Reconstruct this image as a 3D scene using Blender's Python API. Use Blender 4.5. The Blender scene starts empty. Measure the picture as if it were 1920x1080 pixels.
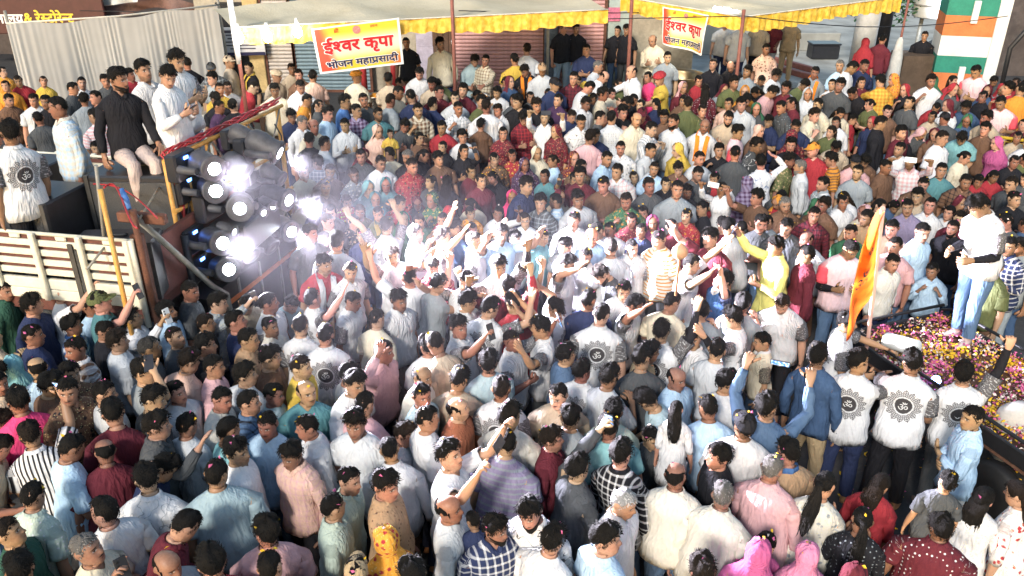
import bpy, bmesh, math, random
import numpy as np
from mathutils import Vector, Matrix

# ------------------------------------------------------------------ camera, world, light
SC = bpy.context.scene
COL = SC.collection
F_PX, PITCH, CAM_H = 1550.0, math.radians(26.5), 5.3
cam_data = bpy.data.cameras.new("camera")
cam_data.sensor_width = 36.0
cam_data.lens = 36.0 * F_PX / 1920.0
cam_data.clip_end = 500.0
cam = bpy.data.objects.new("camera", cam_data)
cam.location = (0, 0, CAM_H)
cam.rotation_euler = (math.radians(90) - PITCH, 0, 0)
COL.objects.link(cam)
SC.camera = cam

world = bpy.data.worlds.new("World")
SC.world = world
world.use_nodes = True
wn = world.node_tree
bgn = wn.nodes["Background"]
sky = wn.nodes.new("ShaderNodeTexSky")
sky.sky_type = "NISHITA"
sky.sun_disc = False
SUN_EL, SUN_AZ = math.radians(40), math.radians(205)
sky.sun_elevation = math.radians(11.0)
sky.sun_rotation = SUN_AZ
wn.links.new(sky.outputs[0], bgn.inputs[0])
bgn.inputs[1].default_value = 0.15

sun_d = bpy.data.lights.new("floodlight_sun", "SUN")
sun_d.energy = 1.75
sun_d.angle = math.radians(9)
sun_d.color = (1.0, 0.94, 0.85)
sun = bpy.data.objects.new("floodlight_sun", sun_d)
_sd = Vector((0.36, 0.84, -0.62)).normalized()
sun.rotation_euler = _sd.to_track_quat("-Z", "Y").to_euler()
sun.location = (-6, -8, 12)
COL.objects.link(sun)

SC.view_settings.view_transform = "Standard"
SC.view_settings.look = "None"
SC.view_settings.exposure = 1.25
SC.view_settings.gamma = 1.0
try:
    SC.view_settings.use_curve_mapping = False
except Exception:
    pass
SC.render.engine = "CYCLES"
SC.cycles.max_bounces = 5
SC.cycles.diffuse_bounces = 3
SC.cycles.glossy_bounces = 2
SC.cycles.transparent_max_bounces = 6
SC.cycles.sample_clamp_indirect = 6.0
SC.cycles.use_denoising = True

CS, SN = math.cos(PITCH), math.sin(PITCH)


def ray(px, py):
    u, v = (px - 960.0) / F_PX, -(py - 540.0) / F_PX
    return Vector((u, CS + v * SN, -SN + v * CS))


def PZ(px, py, z):
    """the point at height z seen at this pixel of the 1920 x 1080 photograph"""
    d = ray(px, py)
    t = (z - CAM_H) / d.z
    return Vector((d.x * t, d.y * t, z))


def PD(px, py, depth):
    d = ray(px, py)
    return Vector((0, 0, CAM_H)) + d * depth


def PY(px, py, y):
    d = ray(px, py)
    return Vector((0, 0, CAM_H)) + d * (y / d.y)


# ------------------------------------------------------------------ objects
def tag(o, label=None, cat=None, group=None, kind=None):
    if label: o["label"] = label
    if cat: o["category"] = cat
    if group: o["group"] = group
    if kind: o["kind"] = kind
    return o


def empty(name, loc, label=None, cat=None, group=None, rz=0.0):
    o = bpy.data.objects.new(name, None)
    o.location = loc
    o.rotation_euler = (0, 0, rz)
    COL.objects.link(o)
    return tag(o, label, cat, group)


def link_mesh(name, me, parent=None, mat=None):
    if mat is not None:
        me.materials.append(mat)
    o = bpy.data.objects.new(name, me)
    COL.objects.link(o)
    if parent is not None:
        o.parent = parent
    return o


class MB:
    """collects boxes, tubes and sheets; build() links them as one mesh object"""
    def __init__(self):
        self.v, self.f, self.m, self.s = [], [], [], []

    def add(self, verts, faces, mi=0, smooth=False):
        b = len(self.v)
        self.v += [tuple(p) for p in verts]
        self.f += [tuple(i + b for i in f) for f in faces]
        self.m += [mi] * len(faces)
        self.s += [smooth] * len(faces)
        return self

    def box(self, c, size, rot=None, mi=0, taper=1.0):
        x, y, z = size[0] / 2, size[1] / 2, size[2] / 2
        vs = [Vector((sx * x * (taper if sz > 0 else 1), sy * y * (taper if sz > 0 else 1), sz * z)) for sz in (-1, 1) for sy in (-1, 1) for sx in (-1, 1)]
        if rot is not None:
            vs = [rot @ p for p in vs]
        vs = [p + Vector(c) for p in vs]
        return self.add(vs, [(0, 2, 3, 1), (4, 5, 7, 6), (0, 1, 5, 4), (2, 6, 7, 3), (0, 4, 6, 2), (1, 3, 7, 5)], mi)

    def bevbox(self, c, size, bev=0.012, rot=None, mi=0):
        x, y, z = size[0] / 2, size[1] / 2, size[2] / 2
        b = min(bev, x * .8, y * .8, z * .8)
        prof = [(-x + b, -y), (x - b, -y), (x, -y + b), (x, y - b), (x - b, y), (-x + b, y), (-x, y - b), (-x, -y + b)]
        rings = []
        for zz, k in ((-z, 1), (-z + b, 0), (z - b, 0), (z, 1)):
            rings.append([Vector((px - math.copysign(b * k, px), py - math.copysign(b * k, py), zz)) for px, py in prof])
        vs = [p for r in rings for p in r]
        if rot is not None:
            vs = [rot @ p for p in vs]
        vs = [p + Vector(c) for p in vs]
        fs = []
        for k in range(3):
            for i in range(8):
                j = (i + 1) % 8
                fs.append((k * 8 + i, k * 8 + j, k * 8 + 8 + j, k * 8 + 8 + i))
        fs.append(tuple(range(7, -1, -1)))
        fs.append(tuple(range(24, 32)))
        return self.add(vs, fs, mi)

    def tube(self, pts, r, n=8, mi=0, cap=True, smooth=True):
        pts = [Vector(p) for p in pts]
        rs = r if isinstance(r, (list, tuple)) else [r] * len(pts)
        d0 = (pts[1] - pts[0]).normalized()
        up = Vector((0, 0, 1)) if abs(d0.z) < .9 else Vector((1, 0, 0))
        e1 = d0.cross(up).normalized()
        rings = []
        for i, p in enumerate(pts):
            d = (pts[min(i + 1, len(pts) - 1)] - pts[max(i - 1, 0)])
            d = d.normalized() if d.length > 1e-9 else d0
            e1 = (e1 - d * e1.dot(d)).normalized()
            e2 = d.cross(e1)
            rings.append([p + (e1 * math.cos(a) + e2 * math.sin(a)) * rs[i] for a in [2 * math.pi * k / n for k in range(n)]])
        vs = [q for rr in rings for q in rr]
        fs = [(k * n + i, k * n + (i + 1) % n, (k + 1) * n + (i + 1) % n, (k + 1) * n + i) for k in range(len(pts) - 1) for i in range(n)]
        self.add(vs, fs, mi, smooth)
        if cap:
            b = len(self.v) - len(vs)
            self.f.append(tuple(b + i for i in range(n - 1, -1, -1))); self.m.append(mi); self.s.append(False)
            self.f.append(tuple(b + (len(pts) - 1) * n + i for i in range(n))); self.m.append(mi); self.s.append(False)
        return self

    def lathe(self, prof, n=16, M=None, mi=0, smooth=True):
        M = M or Matrix.Identity(4)
        vs = [M @ Vector((r * math.cos(2 * math.pi * i / n), r * math.sin(2 * math.pi * i / n), z)) for r, z in prof for i in range(n)]
        fs = [(k * n + i, k * n + (i + 1) % n, (k + 1) * n + (i + 1) % n, (k + 1) * n + i) for k in range(len(prof) - 1) for i in range(n)]
        self.add(vs, fs, mi, smooth)
        b = len(self.v) - len(vs)
        for k, rev in ((0, True), (len(prof) - 1, False)):
            if prof[k][0] > 1e-4:
                idx = [b + k * n + i for i in range(n)]
                self.f.append(tuple(idx[::-1] if rev else idx)); self.m.append(mi); self.s.append(False)
        return self

    def sheet(self, fn, nu, nv, mi=0, smooth=True, thick=0.0):
        vs = [Vector(fn(i / nu, j / nv)) for j in range(nv + 1) for i in range(nu + 1)]
        w = nu + 1
        fs = [(j * w + i, j * w + i + 1, (j + 1) * w + i + 1, (j + 1) * w + i) for j in range(nv) for i in range(nu)]
        return self.add(vs, fs, mi, smooth)

    def build(self, name, mat, parent=None):
        me = bpy.data.meshes.new(name)
        me.from_pydata(self.v, [], self.f)
        mats = mat if isinstance(mat, (list, tuple)) else [mat]
        for m in mats:
            me.materials.append(m)
        me.polygons.foreach_set("material_index", self.m)
        me.polygons.foreach_set("use_smooth", self.s)
        me.update()
        o = bpy.data.objects.new(name, me)
        COL.objects.link(o)
        if parent is not None:
            o.parent = parent
            o.matrix_parent_inverse = parent_inv(parent)
        return o


def parent_inv(p):
    M = p.matrix_basis.copy()
    q = p.parent
    while q is not None:
        M = q.matrix_basis @ q.matrix_parent_inverse @ M if False else (q.matrix_basis @ M)
        q = q.parent
    return M.inverted()


# ------------------------------------------------------------------ node helpers
class G:
    """a small wrapper that writes shader math"""
    def __init__(self, name):
        self.mat = bpy.data.materials.new(name)
        self.mat.use_nodes = True
        self.t = self.mat.node_tree
        self.b = self.t.nodes["Principled BSDF"]

    def n(self, typ, **kw):
        x = self.t.nodes.new(typ)
        for k, v in kw.items():
            setattr(x, k, v)
        return x

    def put(self, sock, val):
        if hasattr(val, "is_output"):
            self.t.links.new(val, sock)
        elif isinstance(val, (tuple, list)) and len(val) == 3 and sock.type == "RGBA":
            sock.default_value = (*val, 1)
        else:
            sock.default_value = val

    def m(self, op, a, b=None, c=None):
        x = self.n("ShaderNodeMath", operation=op)
        self.put(x.inputs[0], a)
        if b is not None: self.put(x.inputs[1], b)
        if c is not None: self.put(x.inputs[2], c)
        return x.outputs[0]

    def mix(self, fac, a, b, mode="MIX"):
        x = self.n("ShaderNodeMix", data_type="RGBA", blend_type=mode)
        self.put(x.inputs[0], fac)
        self.put(x.inputs[6], a)
        self.put(x.inputs[7], b)
        return x.outputs[2]

    def attr(self, name):
        return self.n("ShaderNodeAttribute", attribute_name=name)

    def xyz(self, vec):
        s = self.n("ShaderNodeSeparateXYZ")
        self.put(s.inputs[0], vec)
        return s.outputs[0], s.outputs[1], s.outputs[2]

    def comb(self, x, y, z):
        s = self.n("ShaderNodeCombineXYZ")
        for i, v in enumerate((x, y, z)):
            self.put(s.inputs[i], v)
        return s.outputs[0]

    def noise(self, vec, scale, detail=2.0, rough=0.5):
        x = self.n("ShaderNodeTexNoise")
        if vec is not None: self.put(x.inputs["Vector"], vec)
        x.inputs["Scale"].default_value = scale
        x.inputs["Detail"].default_value = detail
        x.inputs["Roughness"].default_value = rough
        return x.outputs[0]

    def voronoi(self, vec, scale, feature="F1"):
        x = self.n("ShaderNodeTexVoronoi", feature=feature)
        if vec is not None: self.put(x.inputs["Vector"], vec)
        x.inputs["Scale"].default_value = scale
        return x

    def ramp(self, fac, stops):
        x = self.n("ShaderNodeValToRGB")
        self.put(x.inputs[0], fac)
        e = x.color_ramp.elements
        while len(e) < len(stops): e.new(0.5)
        for i, (p, c) in enumerate(stops):
            e[i].position = p
            e[i].color = (*c, 1) if len(c) == 3 else c
        return x.outputs[0]

    def sstep(self, v, lo, hi):
        x = self.n("ShaderNodeMapRange", interpolation_type="SMOOTHSTEP")
        self.put(x.inputs[0], v)
        self.put(x.inputs[1], lo); self.put(x.inputs[2], hi)
        return x.outputs[0]

    def bump(self, h, strength=0.4, dist=0.02):
        x = self.n("ShaderNodeBump")
        x.inputs["Strength"].default_value = strength
        x.inputs["Distance"].default_value = dist
        self.put(x.inputs["Height"], h)
        self.t.links.new(x.outputs[0], self.b.inputs["Normal"])

    def out(self, color, rough=0.8, spec=0.3, metal=0.0, sheen=0.0):
        self.put(self.b.inputs["Base Color"], color)
        self.put(self.b.inputs["Roughness"], rough)
        self.b.inputs["Specular IOR Level"].default_value = spec
        self.b.inputs["Metallic"].default_value = metal
        if sheen:
            self.b.inputs["Sheen Weight"].default_value = sheen
        return self.mat


def objco(g):
    return g.n("ShaderNodeTexCoord").outputs["Object"]


_MC = {}


def plain(name, col, rough=0.7, spec=0.3, metal=0.0, var=0.25, scale=6.0, bump=0.0, bscale=40.0):
    """a surface with uneven wear and dirt"""
    if name in _MC: return _MC[name]
    g = G(name)
    co = objco(g)
    n1 = g.noise(co, scale, 5.0, 0.6)
    n2 = g.noise(co, scale * 7.3, 3.0, 0.6)
    k = g.m("ADD", g.m("MULTIPLY", n1, 0.65), g.m("MULTIPLY", n2, 0.35))
    k = g.sstep(k, 0.3, 0.72)
    c = g.mix(k, tuple(x * (1 - var) for x in col), tuple(min(1, x * (1 + var * .55)) for x in col))
    r = g.m("ADD", rough - .08, g.m("MULTIPLY", n2, .16))
    if bump: g.bump(g.noise(co, bscale, 3.0), bump, 0.01)
    _MC[name] = g.out(c, r, spec, metal)
    return _MC[name]


def emit(name, col, strength):
    if name in _MC: return _MC[name]
    g = G(name)
    g.put(g.b.inputs["Base Color"], col)
    g.put(g.b.inputs["Emission Color"], col)
    g.b.inputs["Emission Strength"].default_value = strength
    _MC[name] = g.mat
    return g.mat

# ------------------------------------------------------------------ materials of people
def mat_skin():
    g = G("skin")
    tint = g.attr("tint").outputs["Color"]
    x, y, z = g.xyz(g.attr("rest").outputs["Vector"])       # head-local: x side, y forward, z up from the chin
    bd, mo, bi = g.xyz(g.attr("par").outputs["Vector"])
    nz = g.noise(g.attr("rest").outputs["Vector"], 60.0, 3.0)
    base = g.mix(g.sstep(nz, .3, .7), tint, g.mix(1.0, tint, (.86, .8, .78), "MULTIPLY"))
    ax = g.m("ABSOLUTE", x)
    front = g.m("GREATER_THAN", y, 0.02)

    def ell(cx, cz, rx, rz, soft=.35, sl=0.0, xx=ax):
        dx = g.m("SUBTRACT", xx, cx)
        dz = g.m("SUBTRACT", g.m("SUBTRACT", z, cz), g.m("MULTIPLY", dx, sl)) if sl else g.m("SUBTRACT", z, cz)
        a, b = g.m("DIVIDE", dx, rx), g.m("DIVIDE", dz, rz)
        d = g.m("SQRT", g.m("ADD", g.m("MULTIPLY", a, a), g.m("MULTIPLY", b, b)))
        return g.m("MULTIPLY", g.m("SUBTRACT", 1.0, g.sstep(d, 1 - soft, 1 + soft)), front)
    # cheeks and forehead
    c = g.mix(g.m("MULTIPLY", ell(.045, .085, .03, .03, .9), .35), base, g.mix(1.0, base, (1.0, .72, .66), "MULTIPLY"))
    c = g.mix(g.m("MULTIPLY", ell(.030, .112, .022, .010, .7), .45), c, g.mix(1.0, c, (.5, .42, .4), "MULTIPLY"))
    # beard and moustache
    bn = g.noise(g.attr("rest").outputs["Vector"], 190.0, 2.0)
    low = g.m("SUBTRACT", 1.0, g.sstep(g.m("ADD", z, g.m("MULTIPLY", ax, -.62)), .016, .036))
    side = g.m("MULTIPLY", g.m("GREATER_THAN", y, -.012), g.m("GREATER_THAN", z, -.03))
    bm = g.m("MULTIPLY", g.m("MULTIPLY", low, side), bd)
    bm = g.m("MULTIPLY", bm, g.m("ADD", .6, g.m("MULTIPLY", bn, .6)))
    c = g.mix(g.m("MINIMUM", bm, .93), c, (.012, .010, .009))
    c = g.mix(g.m("MULTIPLY", ell(0.0, .061, .030, .0075, .4), mo), c, (.010, .008, .007))
    # lips
    c = g.mix(g.m("MULTIPLY", ell(0.0, .046, .024, .0085, .4), .75), c, g.mix(1.0, base, (.78, .44, .42), "MULTIPLY"))
    c = g.mix(g.m("MULTIPLY", ell(0.0, .0465, .022, .0016, .5), .8), c, (.03, .012, .01))
    # eyes
    c = g.mix(ell(.0315, .1215, .0162, .0075, .3), c, (.50, .47, .44))
    c = g.mix(ell(.0315, .1215, .0078, .0078, .3), c, (.012, .008, .006))
    c = g.mix(g.m("MULTIPLY", ell(.0315, .1285, .0180, .0036, .5), .95), c, (.012, .009, .008))
    # brows
    c = g.mix(g.m("MULTIPLY", ell(.0325, .1415, .0220, .0058, .5, -.12), .95), c, (.012, .010, .009))
    # bindi
    c = g.mix(g.m("MULTIPLY", ell(0.0, .150, .0042, .0046, .25), bi), c, (.45, .01, .02))
    # nostrils
    c = g.mix(g.m("MULTIPLY", ell(.008, .0735, .0048, .0030, .5), .7), c, (.04, .015, .012))
    g.bump(nz, .12, .004)
    return g.out(c, .5, .35)


def cloth(kind):
    g = G("cloth_" + kind)
    t1 = g.attr("tint").outputs["Color"]
    t2 = g.attr("par").outputs["Color"]
    rest = g.attr("rest").outputs["Vector"]
    x, y, z = g.xyz(rest)
    ax = g.m("ABSOLUTE", x)
    co = g.n("ShaderNodeNewGeometry").outputs["Position"]
    fold = g.noise(co, 6.5, 2.5, .5)
    fine = g.noise(co, 34.0, 3.0, .6)

    def line(v, freq, w, soft=.06):
        f = g.m("FRACT", g.m("MULTIPLY", v, freq))
        d = g.m("ABSOLUTE", g.m("SUBTRACT", f, .5))
        return g.m("SUBTRACT", 1.0, g.sstep(d, w - soft, w + soft))
    if kind == "plain":
        c = t1
    elif kind == "check":
        a, b = line(x, 17.0, .13), line(z, 17.0, .13)
        f = g.m("ADD", g.m("MULTIPLY", a, .55), g.m("MULTIPLY", b, .55))
        c = g.mix(g.m("MINIMUM", f, 1.0), t1, t2)
    elif kind == "gingham":
        a, b = line(x, 15.0, .26), line(z, 15.0, .26)
        c = g.mix(g.m("MINIMUM", g.m("MULTIPLY", g.m("ADD", a, b), .5), 1.0), t1, t2)
    elif kind == "stripe":
        c = g.mix(line(z, 21.0, .17), t1, t2)
    elif kind == "vstripe":
        c = g.mix(line(x, 26.0, .2), t1, t2)
    elif kind == "floral":
        v = g.voronoi(rest, 17.0)
        k = g.m("SUBTRACT", 1.0, g.sstep(g.m("ADD", v.outputs["Distance"], g.m("MULTIPLY", g.noise(rest, 55.0), .35)), .38, .56))
        c = g.mix(k, t1, t2)
        v2 = g.voronoi(rest, 41.0)
        c = g.mix(g.m("MULTIPLY", g.m("SUBTRACT", 1.0, g.sstep(v2.outputs["Distance"], .18, .3)), .5), c, (.7, .6, .3))
    elif kind == "dots":
        v = g.voronoi(rest, 26.0)
        v.inputs["Randomness"].default_value = .25
        c = g.mix(g.m("SUBTRACT", 1.0, g.sstep(v.outputs["Distance"], .16, .26)), t1, t2)
    elif kind == "scribble":
        n = g.noise(rest, 11.0, 1.0)
        d = g.m("ABSOLUTE", g.m("SUBTRACT", n, .5))
        c = g.mix(g.m("MULTIPLY", g.m("SUBTRACT", 1.0, g.sstep(d, .006, .02)), .85), t1, t2)
    elif kind == "om":
        back = g.sstep(y, -.005, .02)
        slv = g.m("GREATER_THAN", y, 2.0)
        dz = g.m("SUBTRACT", z, 1.205)
        r = g.m("SQRT", g.m("ADD", g.m("MULTIPLY", x, x), g.m("MULTIPLY", dz, dz)))
        th = g.m("ARCTAN2", dz, x)
        # lace petals: rings whose radius swings with the angle
        s1 = g.m("ABSOLUTE", g.m("SINE", g.m("MULTIPLY", th, 7.0)))
        edge = g.m("ADD", .128, g.m("MULTIPLY", s1, .034))
        inside = g.m("SUBTRACT", 1.0, g.sstep(g.m("SUBTRACT", r, edge), -.004, .006))
        rr = g.m("SUBTRACT", r, g.m("MULTIPLY", s1, .03))
        l1 = line(rr, 62.0, .25, .16)
        l2 = g.m("MULTIPLY", line(g.m("MULTIPLY", th, .159), 42.0, .22, .16), .6)
        lace = g.m("MULTIPLY", g.m("MINIMUM", g.m("ADD", l1, l2), 1.0), inside)
        hub = g.m("SUBTRACT", 1.0, g.sstep(r, .074, .078))
        rim = g.m("SUBTRACT", 1.0, g.sstep(g.m("ABSOLUTE", g.m("SUBTRACT", r, .084)), .003, .006))
        vl = g.voronoi(rest, 48.0, "DISTANCE_TO_EDGE").outputs["Distance"]
        web = g.m("SUBTRACT", 1.0, g.sstep(vl, .03, .11))
        backink = g.m("MULTIPLY", g.m("MULTIPLY", lace, .88), g.m("SUBTRACT", 1.0, rim))
        backink = g.m("MAXIMUM", backink, hub)
        fr = g.m("MULTIPLY", g.sstep(ax, .075, .10), g.sstep(z, 1.13, 1.20))
        frontink = g.m("MULTIPLY", fr, g.m("MULTIPLY", line(g.m("ADD", ax, g.m("MULTIPLY", s1, .02)), 55.0, .2, .16), .42))
        ink = g.m("ADD", g.m("MULTIPLY", back, backink), g.m("MULTIPLY", g.m("SUBTRACT", 1.0, back), frontink))
        sink = g.m("SUBTRACT", .88, g.m("MULTIPLY", g.sstep(g.noise(rest, 95.0, 2.0), .52, .66), .5))
        ink = g.m("ADD", g.m("MULTIPLY", g.m("SUBTRACT", 1.0, slv), ink), g.m("MULTIPLY", slv, sink))
        c = g.mix(g.m("MINIMUM", ink, .95), t1, (.025, .02, .022))
    c = g.mix(g.sstep(fine, .25, .8), g.mix(1.0, c, (.88, .88, .9), "MULTIPLY"), c)
    worn = g.noise(co, 3.1, 3.0, .6)
    c = g.mix(g.m("MULTIPLY", g.sstep(worn, .5, .75), .22), c, g.mix(1.0, c, (.62, .64, .68), "MULTIPLY"))
    w1 = g.noise(g.comb(g.m("MULTIPLY", x, 15.0), g.m("MULTIPLY", y, 15.0), g.m("ADD", g.m("MULTIPLY", z, 5.0), g.m("MULTIPLY", ax, 9.0))), 1.0, 2.0, .5)
    ridge = g.m("SUBTRACT", 1.0, g.m("MULTIPLY", g.m("ABSOLUTE", g.m("SUBTRACT", w1, .5)), 4.5))
    ridge = g.m("MAXIMUM", ridge, 0.0)
    g.bump(g.m("ADD", g.m("MULTIPLY", ridge, .55), g.m("MULTIPLY", fold, .7)), .55, .03)
    return g.out(c, .85, .15, 0, .0)


def mat_hair():
    g = G("hair_strands")
    co = g.attr("rest").outputs["Vector"]
    t1 = g.attr("tint").outputs["Color"]
    hx_, hy_, hz_ = g.xyz(co)
    n = g.noise(g.comb(g.m("MULTIPLY", hx_, 170.0), g.m("MULTIPLY", hy_, 90.0), g.m("MULTIPLY", hz_, 26.0)), 1.0, 3.0, .7)
    n2 = g.noise(co, 30.0, 2.0)
    c = g.mix(n, g.mix(1.0, t1, (.35, .35, .35), "MULTIPLY"), g.mix(1.0, t1, (1.3, 1.25, 1.2), "MULTIPLY"))
    g.bump(g.m("ADD", n, g.m("MULTIPLY", n2, .8)), .9, .012)
    return g.out(c, g.m("ADD", .58, g.m("MULTIPLY", n2, .25)), .16)


M_SKIN = mat_skin()
M_HAIR = mat_hair()
CLOTH = {}
PAT = dict(P="plain", C="check", H="gingham", S="stripe", V="vstripe", F="floral", D="dots", W="scribble", O="om")


def cl(k):
    k = PAT[k]
    if k not in CLOTH: CLOTH[k] = cloth(k)
    return CLOTH[k]


C = dict(wh=(.66, .66, .67), iv=(.60, .57, .50), cr=(.62, .56, .43), be=(.47, .38, .28), lg=(.52, .54, .56), gy=(.27, .30, .32), bg=(.33, .43, .46),
         ch=(.07, .075, .08), bk=(.016, .016, .02), nv=(.025, .035, .085), bl=(.06, .14, .33), db=(.05, .09, .17), sk=(.42, .58, .74), tl=(.09, .22, .24), aq=(.22, .45, .48),
         gn=(.05, .15, .08), pg=(.45, .53, .45), dg=(.03, .085, .06), ol=(.10, .115, .05), ye=(.58, .40, .07), ly=(.80, .70, .22), og=(.60, .25, .04), sf=(.85, .25, .03), rd=(.34, .035, .045),
         mr=(.12, .022, .032), pk=(.60, .36, .37), pc=(.68, .45, .36), hp=(.68, .06, .18), mg=(.45, .10, .24), pu=(.07, .035, .08), lv=(.26, .22, .33), br=(.15, .085, .055), ru=(.26, .10, .055),
         tn=(.38, .25, .15), kh=(.40, .30, .18), dn=(.09, .15, .25), ld=(.28, .38, .47), sn=(.5, .4, .36))
SKIN = [(.36, .20, .125), (.43, .25, .165), (.30, .16, .10), (.48, .29, .20), (.25, .125, .08), (.40, .225, .145)]


class Buf:
    def __init__(self):
        self.v, self.f, self.m, self.n = [], [], [], 0
        self.rest, self.tint, self.par = [], [], []

    def pts(self, v, rest, tint, par):
        v = np.asarray(v, float).reshape(-1, 3)
        k = len(v)
        self.v.append(v)
        self.rest.append(np.broadcast_to(np.asarray(rest, float), (k, 3)))
        self.tint.append(np.broadcast_to(np.asarray(tint, float), (k, 3)))
        self.par.append(np.broadcast_to(np.asarray(par, float), (k, 3)))
        i = np.arange(self.n, self.n + k)
        self.n += k
        return i

    def faces(self, fs, m=0):
        self.f += fs
        self.m += [m] * len(fs)

    def bridge(self, a, b, flip=False, m=0, closed=True):
        n = len(a)
        fs = []
        for i in range(n if closed else n - 1):
            j = (i + 1) % n
            q = (a[i], a[j], b[j], b[i])
            fs.append(q[::-1] if flip else q)
        self.faces(fs, m)


def buf_mesh(name, bufs, mats):
    """one mesh of one or several Bufs (for several, vertices and materials are joined)"""
    V = np.concatenate([x for b in bufs for x in b.v])
    faces, mi, off = [], [], 0
    for b in bufs:
        faces += [tuple(int(i) + off for i in f) for f in b.f]
        mi += b.m
        off += b.n
    me = bpy.data.meshes.new(name)
    me.from_pydata(V.tolist(), [], faces)
    for m in mats: me.materials.append(m)
    me.polygons.foreach_set("material_index", mi)
    me.polygons.foreach_set("use_smooth", [True] * len(faces))
    n = len(V)
    for nm, src in (("rest", "rest"), ("par", "par")):
        a = me.attributes.new(nm, "FLOAT_VECTOR", "POINT")
        a.data.foreach_set("vector", np.concatenate([x for b in bufs for x in getattr(b, src)]).astype(np.float32).ravel())
    a = me.attributes.new("tint", "FLOAT_COLOR", "POINT")
    t = np.concatenate([x for b in bufs for x in b.tint])
    a.data.foreach_set("color", np.hstack([t, np.ones((n, 1))]).astype(np.float32).ravel())
    me.update()
    return me


def nrm(v):
    v = np.asarray(v, float)
    return v / (np.linalg.norm(v) + 1e-12)


def smooth01(t):
    t = np.clip(t, 0, 1)
    return t * t * (3 - 2 * t)


NT = 20
PHI = np.arange(NT) * 2 * math.pi / NT
HPHI_H = np.radians([0, 9, 18, 29, 42, 57, 76, 100, 128, 155, 180])
HPHI = np.concatenate([HPHI_H, 2 * math.pi - HPHI_H[9:0:-1]])
# torso: height, half width, half depth
TZ = np.array([.30, .60, .80, .90, 1.00, 1.10, 1.19, 1.25, 1.30, 1.345, 1.385, 1.42, 1.445, 1.462])
TA = np.array([.20, .19, .170, .174, .162, .160, .174, .187, .196, .197, .178, .126, .084, .064])
TB = np.array([.15, .135, .118, .120, .108, .103, .112, .116, .114, .106, .094, .078, .066, .060])
TYO = np.array([0, 0, 0, .004, .0, -.004, -.006, -.004, .0, .004, .008, .010, .008, .004])
# head rings, head-local (chin at 0): z, front, back, half width
HD = np.array([
    [-.012, .052, .056, .052], [.003, .084, .060, .043], [.020, .0925, .066, .056], [.036, .0915, .072, .0625], [.047, .0945, .076, .0655], [.056, .0925, .079, .067],
    [.066, .0945, .082, .0685], [.078, .0955, .087, .0700], [.092, .0950, .092, .0715], [.108, .0915, .097, .0730], [.121, .0875, .100, .0738], [.133, .0905, .102, .0745],
    [.146, .0925, .102, .0750], [.168, .0885, .099, .0740], [.190, .0760, .088, .0675], [.208, .054, .066, .0520], [.219, .030, .040, .0310], [.225, .010, .014, .0110]])


def rotm(yaw, pitch, roll=0.0):
    """head rotation: yaw to the left, pitch up positive"""
    return np.array(Matrix.Rotation(yaw, 3, "Z") @ Matrix.Rotation(-pitch, 3, "X") @ Matrix.Rotation(roll, 3, "Y"))


PIVOT = np.array([0, .006, 1.475])
HEADO = np.array([0, -.012, 1.478])


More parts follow.
